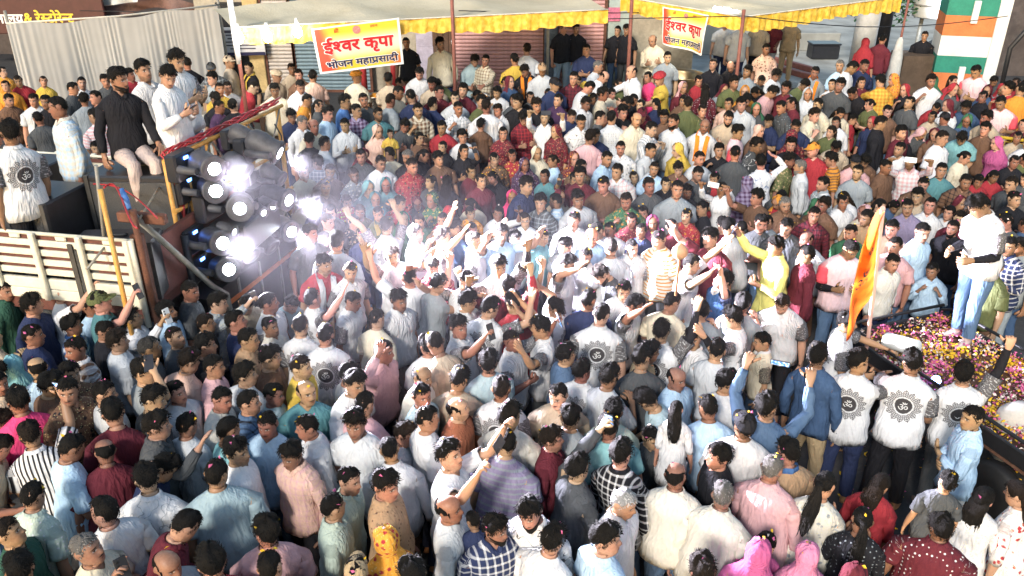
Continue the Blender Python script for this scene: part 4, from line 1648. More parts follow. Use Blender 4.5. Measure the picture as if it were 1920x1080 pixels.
vpole(Vector((wx(1181, 60, 16.4), 16.4, 0)), 3.4, .035, M_REDPOLE, "red oxide pole left of the folded banner")

# ------------------------------------------------------------------ banners
def mat_banner():
    g = G("banner_print")
    u = g.attr("rest").outputs["Vector"]
    x, y, z = g.xyz(u)
    d1 = g.sstep(g.m("ADD", g.m("MULTIPLY", x, .55), z), .25, 1.05)
    c = g.mix(g.sstep(g.m("ABSOLUTE", g.m("SUBTRACT", z, .52)), .05, .34), (.74, .70, .52), (.74, .50, .04))
    red = g.m("SUBTRACT", 1.0, g.sstep(g.m("ADD", x, g.m("MULTIPLY", g.m("SUBTRACT", 1.0, z), -.10)), .05, .22))
    c = g.mix(red, c, (.62, .07, .04))
    red2 = g.m("MULTIPLY", g.sstep(x, .72, 1.0), g.m("SUBTRACT", 1.0, g.sstep(z, .1, .45)))
    c = g.mix(red2, c, (.62, .12, .04))
    inside = g.m("MULTIPLY", g.m("MULTIPLY", g.m("GREATER_THAN", x, .028), g.m("LESS_THAN", x, .972)), g.m("MULTIPLY", g.m("GREATER_THAN", z, .045), g.m("LESS_THAN", z, .965)))
    c = g.mix(inside, (.72, .72, .72), c)
    return g.out(c, .42, .4)


M_BANNER = mat_banner()
M_BRED = plain("banner_red_ink", (.50, .015, .02), .45, .35, var=.05)
M_BNAVY = plain("banner_navy_ink", (.02, .02, .06), .45, .35, var=.05)
M_BWHITE = plain("banner_white_ink", (.74, .74, .72), .45, .35, var=.05)


def dice(V, F, nx, ny):
    """cut flat lettering into a grid so that it can follow a wavy sheet"""
    me = bpy.data.meshes.new("dice"); me.from_pydata([tuple(q) for q in V], [], F)
    bm = bmesh.new(); bm.from_mesh(me)
    lo, hi = V.min(0), V.max(0)
    for ax, n in ((0, nx), (1, ny)):
        for k in range(1, n):
            c = [0, 0, 0]; c[ax] = lo[ax] + (hi[ax] - lo[ax]) * k / n
            no = [0, 0, 0]; no[ax] = 1
            bmesh.ops.bisect_plane(bm, geom=bm.verts[:] + bm.edges[:] + bm.faces[:], plane_co=c, plane_no=no)
    bm.to_mesh(me); bm.free()
    V2 = np.array([v.co[:3] for v in me.vertices]); F2 = [tuple(p.vertices) for p in me.polygons]
    bpy.data.meshes.remove(me)
    return V2, F2


def banner(TL, TR, BR, BL, label, fold=0.0):
    """printed sheet with its lettering, laid between four points"""
    TL, TR, BR, BL = [Vector(p) for p in (TL, TR, BR, BL)]
    root = empty("banner", (TL + TR + BR + BL) / 4, label, "banner", "printed banners on the canopies")
    n = (TR - TL).cross(BL - TL).normalized()
    if n.y > 0: n = -n

    def S(u, v, off=0.0):                   # u right, v up
        p = (BL * (1 - u) + BR * u) * (1 - v) + (TL * (1 - u) + TR * u) * v
        w = .014 * math.sin(u * 7 + v * 2) + .006 * math.sin(v * 7 + u * 4) + fold * math.sin(u * math.pi * 2.2 + .6) * (1 - v * .6)
        return p + n * (w + off) - root.location
    m = MB().sheet(lambda u, v: S(u, v), 30, 16)
    o = m.build("printed_sheet", M_BANNER, None)
    o.parent = root
    a = o.data.attributes.new("rest", "FLOAT_VECTOR", "POINT")
    a.data.foreach_set("vector", [q for j in range(17) for i in range(31) for q in (i / 30, 0, j / 16)])
    W, H = (TR - TL).length, (TL - BL).length

    def word(txt, mat, cu, cv, wid, off, bold, name="lettering", hgt=None):
        V, F = glyph_mesh(txt, bold)
        ex = V.max(0) - V.min(0)
        sx = wid / ex[0]
        sy = (hgt / ex[1]) if hgt else sx * W / H
        V, F = dice(V, F, 26, 5)
        me = bpy.data.meshes.new(name)
        me.from_pydata([tuple(S(min(.99, max(.01, cu + x * sx)), min(.99, max(.01, cv + y * sy)), off + l_)) for x, y, l_ in V], [], F)
        me.materials.append(mat)
        o = bpy.data.objects.new(name, me); COL.objects.link(o); o.parent = root
    word("ईश|वर कृपा", M_BWHITE, .5, .55, .84, .003, .06, "lettering_outline", .46)
    word("ईश|वर कृपा", M_BRED, .5, .55, .82, .008, .035, "lettering", .42)
    word("भोजन महाप/सादी", M_BWHITE, .52, .185, .87, .003, .06, "lettering_outline", .25)
    word("भोजन महाप/सादी", M_BNAVY, .52, .185, .85, .008, .03, "lettering", .22)
    word("श/ी", M_BRED, .27, .90, .055, .006, .01, "small_lettering")
    word("प/सन|न", M_BRED, .70, .90, .085, .006, .01, "small_lettering")
    e = MB()
    k = 14
    e.add([tuple(S(.5 + .045 * math.cos(t), .86 + .045 * W / H * math.sin(t), .006)) for t in [2 * math.pi * i / k for i in range(k)]], [tuple(range(k))])
    e.build("emblem", plain("banner_emblem", (.60, .22, .20), .5, .3, var=.5, scale=30), None).parent = root
    return root


def on_edge(px, A, B, dz=0.0):
    """where the vertical plane through A and B meets this pixel column's ray"""
    d = ray(*px)
    e = (B - A)
    nx, ny = -e.y, e.x
    o = Vector((0, 0, CAM_H))
    t = ((A.x - o.x) * nx + (A.y - o.y) * ny) / (d.x * nx + d.y * ny)
    return o + d * t


_f = Vector((.05, -.13, 0))
bA, bB = AW_FL + _f, AW_FR + _f
banner(on_edge((583, 54), bA, bB), on_edge((748, 33), bA, bB), on_edge((757, 120), bA, bB), on_edge((600, 139), bA, bB), "large yellow and red food-offering banner hung flat under the long canopy")
cA, cB = L2 + Vector((-.08, -.10, 0)), C2 + Vector((-.08, -.10, 0))
banner(on_edge((1244, 12), cA, cB), on_edge((1330, 28), cA, cB), on_edge((1318, 104), cA, cB), on_edge((1244, 82), cA, cB), "smaller yellow and red banner hung at an angle beside the tyre shop", .05)

# bulbs under the canopies
def bulb(px, py, label, A, B, power=5):
    p = on_edge((px, py), A, B)
    root = empty("led_bulb", p, label, "lamp", "lit bulbs under the canopies")
    MB().lathe([(.022, .10), (.026, .04), (.062, .0), (.072, -.06), (.06, -.11), (.03, -.14), (.0, -.15)], 14).build("glass", emit("bulb_light", (1.0, .95, .82), 26), None).parent = root
    MB().lathe([(.024, .16), (.024, .09)], 10).build("socket", M_WHITEP, None).parent = root
    l = bpy.data.lights.new("bulb_light", "POINT"); l.energy = power; l.color = (1, .92, .78); l.shadow_soft_size = .07
    o = bpy.data.objects.new("bulb_light", l); COL.objects.link(o); o.location = p + Vector((0, -.12, -.12))


bulb(447, 64, "leftmost of three lit bulbs under the long canopy, on its pole", bA + _f, bB + _f)
bulb(501, 62, "middle one of three lit bulbs under the long canopy", bA + _f, bB + _f)
bulb(557, 53, "lit bulb nearest the large banner", bA + _f, bB + _f)
tp = PZ(1365, 22, 3.0)
tl = empty("tube_light", tp, "lit tube lamp inside the right canopy's corner", "lamp")
MB().tube([(-.25, .12, .05), (.18, -.10, 0)], .03, 10).build("tube", emit("tube_glow", (1, .98, .9), 30), None).parent = tl
MB().box((-.03, .01, .07), (.1, .08, .04)).build("holder", M_WHITEP, None).parent = tl
l = bpy.data.lights.new("tube_lamp_light", "POINT"); l.energy = 30; l.color = (1, .93, .8); l.shadow_soft_size = .2
o = bpy.data.objects.new("tube_lamp_light", l); COL.objects.link(o); o.location = tp + Vector((0, -.1, -.25))

# ------------------------------------------------------------------ curtain, signboards, left background
cl_, cr_ = PY(12, 46, 16.6), PY(408, 11, 18.7)
def mat_curtain():
    g = G("white_curtain_cloth")
    co = objco(g)
    n = g.noise(co, 3.0, 3.0)
    return g.out(g.mix(n, (.37, .36, .34), (.46, .45, .43)), .8, .15)


def cur(u, v):
    p = cl_.lerp(cr_, u)
    ph = u * 235 + 3.5 * math.sin(u * 17) + 2 * math.sin(u * 41)
    w = (.009 * math.sin(ph) + .006 * math.sin(ph * .47 + 1.2)) * (.5 + .5 * v) * (.6 + .4 * math.sin(u * 29 + v)) + .06 * math.sin(u * 13 + v * .6) * v + .025 * math.sin(u * 31 + 1) * v
    z = p.z + .06 * math.sin(u * 19) * (1 - v) * .5 - .05 * math.sin(math.pi * u)
    return Vector((p.x + .1 * w, p.y - w - .02, z + (RAMP_Z - .02 - z) * v))


tag(MB().sheet(cur, 420, 8).build("white_curtain", mat_curtain()), "tall pleated white curtain hung behind the truck", "curtain")
rp = MB().tube([cl_ + Vector((0, 0, .02)), cl_.lerp(cr_, .5) + Vector((0, 0, -.03)), cr_ + Vector((0, 0, .02))], .02, 6)
tag(rp.build("curtain_rope", plain("white_rope", (.6, .57, .5), .8, .2)), "rope along the white curtain's top edge", "rope")
for p, lab in ((cl_, "pole at the white curtain's left end"), (cr_, "pole at the white curtain's right end")):
    vpole(p + Vector((0, .06, 0)), p.z + .25, .03, M_GREYP, lab)
lb = MB().box((-13.5, 24.3, 3.0), (17.0, .4, 6.0))
tag(lb.build("dark_building", M_DARKWALL), "dark building front behind the white curtain", "building")
sg = empty("signboard", PY(40, 20, 22.0), "dark restaurant signboard with white and yellow lettering at the top left", "sign")
MB().bevbox((0, .05, 0), (4.2, .10, 1.15), .02).build("board", plain("maroon_board", (.07, .022, .022), .5, .35), None).parent = sg
V, F = glyph_mesh("भोजनालय", .03)
text_obj("lettering", "भोजनालय", M_BWHITE, sg, .33, (-.62, -.006, -.16), .03)
text_obj("lettering", "& रेस|टोरेन|ट", plain("yellow_ink", (.70, .50, .05), .5, .3, var=.05), sg, .33, (.66, -.006, -.14), .03)
MB().box((0, -.004, .38), (3.4, .004, .05)).build("painted_line", plain("yellow_ink", (.70, .50, .05), .5, .3, var=.05), None).parent = sg
tarp = MB().sheet(lambda u, v: PY(150 + 250 * u, 2 + 22 * v + 9 * math.sin(u * 8), 22.6) + Vector((0, .15 * math.sin(u * 15) * v, 0)), 30, 6)
tag(tarp.build("folded_tarpaulin", plain("maroon_tarpaulin", (.14, .075, .06), .6, .3, var=.5, scale=2.5)), "crumpled maroon tarpaulin above the white curtain", "tarpaulin")
tarp = MB().sheet(lambda u, v: PY(185 + 75 * u, -6 + 18 * v * (1 - .5 * u), 22.3) + Vector((0, .08 * math.sin(u * 11) * v, 0)), 12, 4)
tag(tarp.build("hanging_cloth", plain("pale_cloth", (.5, .5, .48), .8, .2)), "pale cloth hanging above the white curtain's middle", "cloth")
# notice board near the curtain's right end
nb = empty("notice_board", PY(453, 78, 19.2), "white shop notice board with dark lines of print beside the white curtain", "sign")
nb.rotation_euler = (0, 0, math.radians(6))
MB().bevbox((0, .02, 0), (1.0, .04, .62), .01).build("board", plain("white_board", (.55, .55, .56), .5, .3, var=.15), None).parent = nb
for k in range(6):
    MB().box((-.02 + .03 * (k % 2), -.003, .22 - k * .075), (.80 - .12 * (k % 3), .004, .026 if k else .06)).build("print_line", plain("print_grey", (.08, .07, .09) if k % 2 else (.08, .07, .09), .6, .2), None).parent = nb
MB().box((0, -.004, -.27), (.98, .006, .07)).build("footer_band", M_BNAVY, None).parent = nb

# wires strung across the street's far side
for i, (a_, b_, sg_) in enumerate((((150, 20, 19.0), (860, 6, 18.8), .10), ((405, 8, 18.4), (1390, 30, 15.0), .16), ((860, 20, 15.2), (1580, 4, 19.6), .12), ((1395, 30, 15.0), (1890, 30, 17.5), .20))):
    A3, B3 = PY(*a_), PY(*b_)
    pts = [A3.lerp(B3, k / 14) - Vector((0, 0, sg_ * math.sin(math.pi * k / 14))) for k in range(15)]
    tag(MB().tube(pts, .009, 5).build("overhead_wire", M_BLACK), ("wire sagging above the white curtain towards the long canopy", "wire running from the curtain's right end to the right canopy", "wire between the long canopy's middle pole and the concrete pillar", "wire from the right canopy's corner to the bent pipe")[i], "wire", "wires over the stalls")

# ------------------------------------------------------------------ right background
cp = PZ(1583, 150, RAMP_Z)
m = MB().tube([(cp.x, 20.0, RAMP_Z - .02), (cp.x + .02, 20.0, 2.5), (cp.x + .02, 20.0, 7)], .26, 20)
tag(m.build("concrete_pillar", plain("bright_concrete", (.46, .46, .45), .75, .25, var=.25, scale=1.8, bump=.2)), "thick round concrete pillar at the edge of the yard", "pillar")
m = MB().tube([(cp.x + .55, 20.3, RAMP_Z - .02), (cp.x + .55, 20.3, 7)], .16, 10)
tag(m.build("dark_post", M_BLACK), "dark post behind the concrete pillar", "post")
# striped gatepost, built as courses
gp = PY(1812, 80, 18.6)
GW, GD = 1.22, .9
gr = empty("gatepost", (gp.x, 18.6, RAMP_Z), "tall white gatepost with green and orange stripes", "gatepost", rz=math.radians(-16))
z = 0.0
for h, mt, nm in ((.30, M_WHITEP, "base"), (.40, M_ORSTR, "orange_stripe"), (.36, M_GREENP, "green_stripe"), (.42, M_WHITEP, "white_band"), (.42, M_ORSTR, "orange_stripe"), (.36, M_GREENP, "green_stripe"), (1.2, M_WHITEP, "white_band")):
    MB().box((-.12, 0, z + h / 2), (GW - .24, GD, h - .002)).build(nm, mt, None).parent = gr
    z += h
MB().bevbox((GW / 2 - .115, .0, z / 2), (.24, GD + .03, z), .01).build("white_edge", M_WHITEP, None).parent = gr
for zz in (.62, 1.98): MB().bevbox((-.06, -GD / 2 - .03, zz), (.13, .07, .46), .01).build("white_rib", M_WHITEP, None).parent = gr
bp = PY(1893, 110, 17.6)
m = MB().tube([(bp.x, 17.6, RAMP_Z), (bp.x - .05, 17.6, 2.1), (bp.x + .25, 17.6, 2.55), (bp.x + .5, 17.6, 2.6)], .05, 8)
tag(m.build("bent_pipe", M_BLACK), "black bent pipe beside the striped gatepost", "pipe")
m = MB().box((13.8, 21.4, 2.6), (4.8, .4, 4.0))
tag(m.build("dark_wall", M_DARKWALL), "dark wall beyond the striped gatepost", "wall")
# white tank with a lamp
tk = PY(1757, 8, 21.5)
tr = empty("water_tank", tk, "white round water tank with a lamp above it", "tank")
MB().lathe([(.0, -.30), (.50, -.30), (.53, -.27), (.53, .5), (.48, .62), (.0, .70)], 22).build("drum", M_WHITEP, None).parent = tr
MB().lathe([(.545, -.02), (.545, .02)], 22).build("hoop", M_GREYP, None).parent = tr
ln_ = bpy.data.lights.new("tank_lamp_light", "POINT"); ln_.energy = 60; ln_.color = (.75, .85, 1); ln_.shadow_soft_size = .1
lo = empty("street_lamp", tk + Vector((0, -.75, .16)), "lit bluish lamp in front of the white tank", "lamp")
MB().bevbox((0, 0, 0), (.36, .10, .10), .03).build("lamp_glass", emit("tank_lamp", (.75, .87, 1), 22), None).parent = lo
MB().tube([(0, .05, .05), (0, .3, .22)], .02, 6).build("bracket", M_GREYP, None).parent = lo
o = bpy.data.objects.new("tank_lamp_light", ln_); COL.objects.link(o); o.location = tk + Vector((0, -.95, .0))
for dx in (-.3, .3):
    tag(MB().tube([(tk.x + dx, 21.5, RAMP_Z), (tk.x + dx, 21.5, tk.z - .3)], .05, 8).build("tank_leg_post", M_GREYP), ("left" if dx < 0 else "right") + " post under the white water tank", "post")
m = MB().box((PY(1725, 150, 18.9).x, 18.9, 1.25), (1.25, .7, 1.0))
tag(m.build("brown_counter", plain("brown_cloth_cover", (.10, .07, .05), .85, .2)), "brown cloth-covered counter left of the striped gatepost", "counter")
pw = PY(1683, 100, 18.3)
q = vpole(Vector((pw.x, 18.3, 0)), 3.2, .025, M_REDPOLE, "thin pole with a pale cloth tied round it, right of the concrete pillar")
m = MB().lathe([(.10, .25), (.14, .6), (.12, 1.1), (.06, 1.45), (.03, 1.5)], 10); m.build("tied_cloth", plain("pale_cloth", (.5, .5, .48), .8, .2), None).parent = q


# a leafy tree behind the pole
def leafy(cx, cy, cz, rx, rz, n, seed):
    r = random.Random(seed)
    m = MB()
    vs, fs = [], []
    for k in range(n):
        a, b, q = r.uniform(0, 6.28), r.uniform(-1, 1), r.random() ** .4
        c = Vector((cx + rx * q * math.cos(a) * math.sqrt(1 - b * b), cy + rx * q * math.sin(a) * math.sqrt(1 - b * b), cz + rz * q * b))
        d = Vector((r.uniform(-1, 1), r.uniform(-1, 1), r.uniform(-.6, .6))).normalized() * r.uniform(.05, .09)
        e = d.cross(Vector((r.uniform(-1, 1), r.uniform(-1, 1), r.uniform(-1, 1)))).normalized() * .035
        i = len(vs)
        vs += [c - d, c + e, c + d, c - e]; fs.append((i, i + 1, i + 2, i + 3))
    return m.add(vs, fs, 0, False)


tb = PY(1655, 20, 21.8)
tree = empty("tree", (tb.x, 21.8, RAMP_Z), "small leafy tree behind the thin pole right of the concrete pillar", "tree")
o = leafy(0, 0, tb.z - RAMP_Z + .3, .95, .75, 900, 3).build("crown", plain("leaf_green", (.03, .085, .03), .6, .3, var=.5, scale=4), None); o.parent = tree
tm = MB().tube([(0, 0, -.02), (.05, .02, .9), (-.03, 0, 1.6), (.0, 0, 2.3)], [.09, .075, .06, .035], 9)
for k in range(4):
    a = k * 1.6
    tm.tube([(0, 0, 1.3 + .15 * k), (.3 * math.cos(a), .3 * math.sin(a), 1.8 + .12 * k), (.55 * math.cos(a), .55 * math.sin(a), 2.3 + .1 * k)], [.045, .03, .012], 6)
tm.build("trunk", M_WOOD, None).parent = tree

# yard: steps, low beams, parked scooter shapes kept as simple real things
for i, (px, py, w, d, h, lab) in enumerate(((1330, 70, 3.4, .9, .42, "lower pale stone step at the back of the yard"), (1345, 48, 3.8, .9, .80, "upper pale stone step at the back of the yard"), (1480, 62, 3.0, 1.0, .5, "pale low plinth at the back of the yard, right of the steps"))):
    p = PZ(px, py, RAMP_Z + h)
    m = MB().bevbox((p.x, p.y + d / 2, RAMP_Z + h / 2), (w, d, h), .02)
    tag(m.build("stone_step", M_YARD), lab, "step")
for (pa, pb, lab) in (((1450, 106), (1525, 126), "upper reddish beam lying at the yard's edge"), ((1450, 120), (1525, 140), "lower reddish beam lying at the yard's edge")):
    A2, B2 = PZ(*pa, RAMP_Z + .14), PZ(*pb, RAMP_Z + .14)
    d = (B2 - A2)
    R_ = Matrix.Rotation(math.atan2(d.y, d.x), 3, "Z")
    m = MB().bevbox((A2 + B2) / 2 - Vector((0, 0, .07)), (d.length, .14, .14), .01, R_)
    tag(m.build("red_beam", plain("red_beam_paint", (.30, .11, .08), .7, .25)), lab, "beam")
p = PZ(1545, 85, RAMP_Z + .35)
cb = empty("drinks_crate", (p.x, p.y, RAMP_Z), "dark box standing in the yard left of the concrete pillar", "box")
MB().bevbox((0, 0, .2), (.75, .5, .38), .03).build("body", M_DKPLASTIC, None).parent = cb
MB().bevbox((0, 0, .41), (.79, .54, .05), .015).build("lid", M_DKPLASTIC, None).parent = cb

# yellow barricade at the right edge
ba = PR(1880, 330)
bx = empty("barricade", (8.55, 12.6, ramp(12.6)), "yellow crowd barricade with a mesh panel at the right edge", "barricade", rz=math.radians(-32))
for (a1, b1) in (((-1.1, 0, 1.15), (1.1, 0, 1.15)), ((-1.1, 0, .25), (1.1, 0, .25)), ((-1.1, 0, 0), (-1.1, 0, 1.15)), ((1.1, 0, 0), (1.1, 0, 1.15)), ((0, 0, .25), (0, 0, 1.15))):
    MB().tube([a1, b1], .028, 8).build("rail", M_YELLOWP if False else plain("yellow_barrier_paint", (.62, .42, .04), .5, .35, var=.25), None).parent = bx
mm = MB()
for k in range(25): mm.tube([(-1.07 + k * .089, 0, .28), (-1.07 + k * .089, 0, 1.12)], .006, 4, cap=False)
for k in range(9): mm.tube([(-1.07, .004, .33 + k * .095), (1.07, .004, .33 + k * .095)], .006, 4, cap=False)
mm.build("mesh", plain("yellow_barrier_paint", (.62, .42, .04), .5, .35, var=.25), None).parent = bx
for x in (-1.0, 1.0): MB().tube([(x, -.35, .02), (x, 0, .25), (x, .35, .02)], .025, 6).build("foot", plain("yellow_barrier_paint", (.62, .42, .04), .5, .35, var=.25), None).parent = bx
rb = empty("red_sign", (7.78, 11.2, ramp(11.2) + .92), "red sign with white lettering below the yellow barricade", "sign", rz=math.radians(-28))
MB().bevbox((0, .02, 0), (1.2, .03, .5), .01).build("panel", plain("red_sign_paint", (.42, .03, .03), .5, .35), None).parent = rb
text_obj("lettering", "नाग", M_BWHITE, rb, .45, (-.2, -.004, 0), .03)
for x in (-.5, .5): MB().tube([(x, .05, -.92), (x, .05, .2)], .02, 6).build("leg", M_GREYP, None).parent = rb

# ------------------------------------------------------------------ pots and serving tables
M_RICE = plain("orange_sweets", (.62, .25, .03), .6, .3, var=.4, scale=40, bump=.8, bscale=60)


def pot(px, py, r, h, mat, label, food=None, nm="cooking_pot", dz=.78):
    p = PR(px, py, dz + h)
    root = empty(nm, (p.x, p.y, p.z - h), label, "pot", "metal pots of the food stalls")
    MB().lathe([(r * .72, 0), (r * .96, h * .10), (r, h * .3), (r * .97, h * .85), (r * 1.06, h * .97), (r * 1.08, h), (r * .99, h * .98), (r * .93, h * .85), (r * .95, h * .3), (r * .6, h * .08), (.0, h * .06)], 26).build("vessel", mat, None).parent = root
    if food:
        MB().lathe([(r * .93, h * .80), (r * .7, h * .93), (r * .3, h * 1.06), (0, h * 1.1)], 18).build("food", food, None).parent = root
    else:
        for s_ in (-1, 1): MB().tube([(s_ * r, -.09, h * .8), (s_ * (r + .07), -.06, h * .8), (s_ * (r + .07), .06, h * .8), (s_ * r, .09, h * .8)], .014, 6).build("handle", mat, None).parent = root
    return p


def table(p, w, d, h, label, rz=0.0, cloth_col=(.42, .44, .42)):
    z0 = ramp(p.y)
    root = empty("serving_table", (p.x, p.y, z0), label, "table", "serving tables", rz)
    MB().bevbox((0, 0, h - .02), (w, d, .04), .01).build("table_top", plain("table_laminate", (.35, .3, .24), .5, .35), None).parent = root
    for sx in (-1, 1):
        for sy in (-1, 1): MB().tube([(sx * (w / 2 - .06), sy * (d / 2 - .06), 0), (sx * (w / 2 - .06), sy * (d / 2 - .06), h - .04)], .018, 6).build("leg", M_GREYP, None).parent = root

    def cl2(u, v):
        per = 2 * (w + d) + .04
        s_ = u * per
        pts = [(-w / 2, -d / 2), (w / 2, -d / 2), (w / 2, d / 2), (-w / 2, d / 2), (-w / 2, -d / 2)]
        for k in range(4):
            L = math.hypot(pts[k + 1][0] - pts[k][0], pts[k + 1][1] - pts[k][1])
            if s_ <= L or k == 3:
                t = min(1, s_ / L)
                x, y = pts[k][0] + (pts[k + 1][0] - pts[k][0]) * t, pts[k][1] + (pts[k + 1][1] - pts[k][1]) * t
                break
            s_ -= L
        o = 1 + .012 + .03 * math.sin(u * 60) * v
        return Vector((x * o, y * o, h + .004 - v * (h - .12)))
    MB().sheet(cl2, 64, 4).build("table_cloth", plain("table_cloth_%d" % int(cloth_col[0] * 100), cloth_col, .8, .2, var=.2), None).parent = root


p1 = pot(704, 178, .19, .34, M_STEEL, "steel pot heaped with orange sweets before the grey-green shirt", M_RICE)
p2 = pot(902, 178, .17, .34, M_STEEL, "steel pot right of the grey-green shirt server", M_RICE)
table(Vector(((p1.x + p2.x) / 2, p1.y + .05, 0)), 2.7, .8, .78, "long serving table with a pale cloth under the two steel pots")
p3 = pot(1276, 138, .52, .50, M_BRASS, "very large tinned cooking pot right of the yellow shirt and red turban", None, dz=.3)
table(Vector((p3.x, p3.y, 0)), 1.5, 1.3, .30, "low stand under the very large cooking pot", 0, (.30, .27, .22))
p4 = pot(432, 180, .22, .22, M_STEEL, "wide steel pan right of the left canopy pole", None)
table(Vector((p4.x, p4.y, 0)), 1.6, .8, .78, "serving table with a pale cloth right of the left canopy pole", .2)
p5 = pot(440, 232, .20, .26, M_STEEL, "steel pail with yellow fruit behind the light rig", plain("yellow_fruit", (.66, .45, .05), .5, .35, var=.2))
table(Vector((p5.x, p5.y, 0)), 1.0, .7, .78, "small table behind the light rig", .1)

# ------------------------------------------------------------------ the sound truck
FLOOR_Z, TOP_Z = 1.45, 2.15
TLp, TRp = PZ(0, 432, TOP_Z), PZ(246, 452, TOP_Z)
td = (TRp - TLp); td.z = 0
td.normalize()
tn = Vector((-td.y, td.x, 0))                     # away from the camera
TR0 = Vector((TRp.x, TRp.y, 0))
TW, TLEN = 2.35, 5.2


def TP(a, n, z):
    """a metres left along the truck's near side, n metres inwards, height z"""
    return TR0 - td * a + tn * n + Vector((0, 0, z))


trk = empty("sound_truck", TP(2.6, TW / 2, 0), "cream and brown truck that carries loudspeakers and lamps", "truck", rz=math.atan2(td.y, td.x))
TM = trk.matrix_basis.inverted()


def tpart(mb, name, mat):
    o = mb.build(name, mat, None)
    o.parent = trk
    o.matrix_parent_inverse = Matrix.Translation(trk.location).inverted() if False else (Matrix.Translation(trk.location) @ Matrix.Rotation(trk.rotation_euler.z, 4, "Z")).inverted()
    return o


RT = Matrix.Rotation(math.atan2(td.y, td.x), 3, "Z")
# bed
tpart(MB().box(TP(TLEN / 2, TW / 2, FLOOR_Z - .08), (TLEN, TW, .16), RT), "bed_floor", M_BROWNP)
tpart(MB().box(TP(TLEN / 2, TW / 2, .95), (TLEN, .9, .22), RT), "chassis", M_BLACK)
# side boards with gaps, posts and rails, near and far side
for n_, face in ((0.0, -1), (TW, 1)):
    for k, z in enumerate((1.50, 1.62)):
        tpart(MB().bevbox(TP(TLEN / 2, n_, z - .02), (TLEN, .045, .115), .008, RT), "side_board", M_CREAMP)
    for k in range(4):
        z = 1.735 + k * .105
        tpart(MB().bevbox(TP(TLEN / 2, n_ + face * .004, z), (TLEN, .03, .066), .006, RT), "side_slat", M_CREAMP)
        tpart(MB().box(TP(TLEN / 2, n_ - face * .022, z + .052), (TLEN - .02, .016, .044), RT), "inner_board", M_BROWNP)
    tpart(MB().tube([TP(-.02, n_, TOP_Z), TP(TLEN, n_, TOP_Z)], .020, 8), "top_rail", M_CREAMP)
    for k in range(11):
        a = .03 + k * (TLEN - .06) / 10
        tpart(MB().bevbox(TP(a, n_ + face * .045, 1.80), (.062, .05, .74), .01, RT), "side_post", M_CREAMP)
        if k % 1 == 0: tpart(MB().bevbox(TP(a + .23, n_, TOP_Z - .035), (.12, .03, .06), .012, RT), "rail_bracket", M_CREAMP)
    for k in range(2):
        c0 = TP(.9 + k * 3.1, n_ - face * .12, .42)
        Mx = Matrix.Translation(c0) @ RT.to_4x4() @ Matrix.Rotation(math.pi / 2, 4, "X")
        w_ = tpart(MB().lathe([(.20, -.12), (.42, -.12), (.45, -.07), (.45, .07), (.42, .12), (.20, .12)], 22, Mx), "wheel", plain("tyre_rubber", (.012, .012, .013), .6, .3))
        rm = MB().lathe([(.0, -.08), (.10, -.09), (.2, -.05), (.2, .05), (.10, .09), (.0, .08)], 16, Mx).build("rim", M_GREYP, None)
        rm.parent = w_
        rm.matrix_parent_inverse = (Matrix.Translation(trk.location) @ Matrix.Rotation(trk.rotation_euler.z, 4, "Z")).inverted()
tpart(MB().bevbox(TP(.0, TW / 2, 1.72), (.06, TW, .62), .01, RT), "tail_board", M_BROWNP)
tpart(MB().bevbox(TP(-.06, .02, 1.75), (.11, .10, .95), .015, RT), "corner_post", M_RUST)
tpart(MB().tube([TP(-.13, -.05, 1.2), TP(-.13, -.06, 2.5)], .035, 8), "corner_pipe", M_RUST)
tpart(MB().tube([TP(-.04, -.07, 1.25), TP(-.05, -.08, 2.2)], .032, 8), "corner_pipe", M_CREAMP)
tpart(MB().bevbox(TP(-.1, .10, 2.36), (.5, .08, .10), .01, RT), "corner_beam", M_RUST)


# loudspeakers and racks on the truck
def speaker(c, size, label, rz, face=None):
    root = empty("loudspeaker", c, label, "loudspeaker", "loudspeakers on the truck", rz)
    w, d, h = size
    MB().bevbox((0, 0, h / 2), size, .02).build("cabinet", M_DKPLASTIC, None).parent = root
    MB().bevbox((0, -d / 2 - .006, h / 2), (w - .10, .016, h - .12), .006).build("grille", plain("grille_steel", (.05, .05, .052), .45, .5, var=.4, scale=60, bump=.8, bscale=120), None).parent = root
    for s_ in (-1, 1):
        MB().box((s_ * (w / 2 - .02), -d / 2 + .01, h / 2), (.045, .05, h + .006)).build("edge_rail", plain("worn_edge", (.07, .065, .06), .5, .4, var=.4), None).parent = root
    MB().bevbox((0, 0, h + .012), (.22, .05, .03), .01).build("handle", M_BLACK, None).parent = root
    return root


ARZ = math.atan2(td.y, td.x)
speaker(TP(.60, 1.25, FLOOR_Z), (.95, .74, 1.02), "tall dark loudspeaker the seated one sits on", ARZ + .15)
speaker(TP(.35, .26, FLOOR_Z), (.80, .40, .62), "dark loudspeaker under the blue cable joint at the truck's corner", ARZ + .25)
speaker(TP(1.35, .55, FLOOR_Z), (.60, .7, .92), "slim dark blue-black loudspeaker beside the lit amplifiers", ARZ)
speaker(TP(.05, 1.75, FLOOR_Z), (1.0, .9, .35), "flat black loudspeaker box under the white kurta", ARZ)
speaker(TP(.95, 1.95, FLOOR_Z), (.8, .7, .35), "flat black loudspeaker box under the black trousers", ARZ)


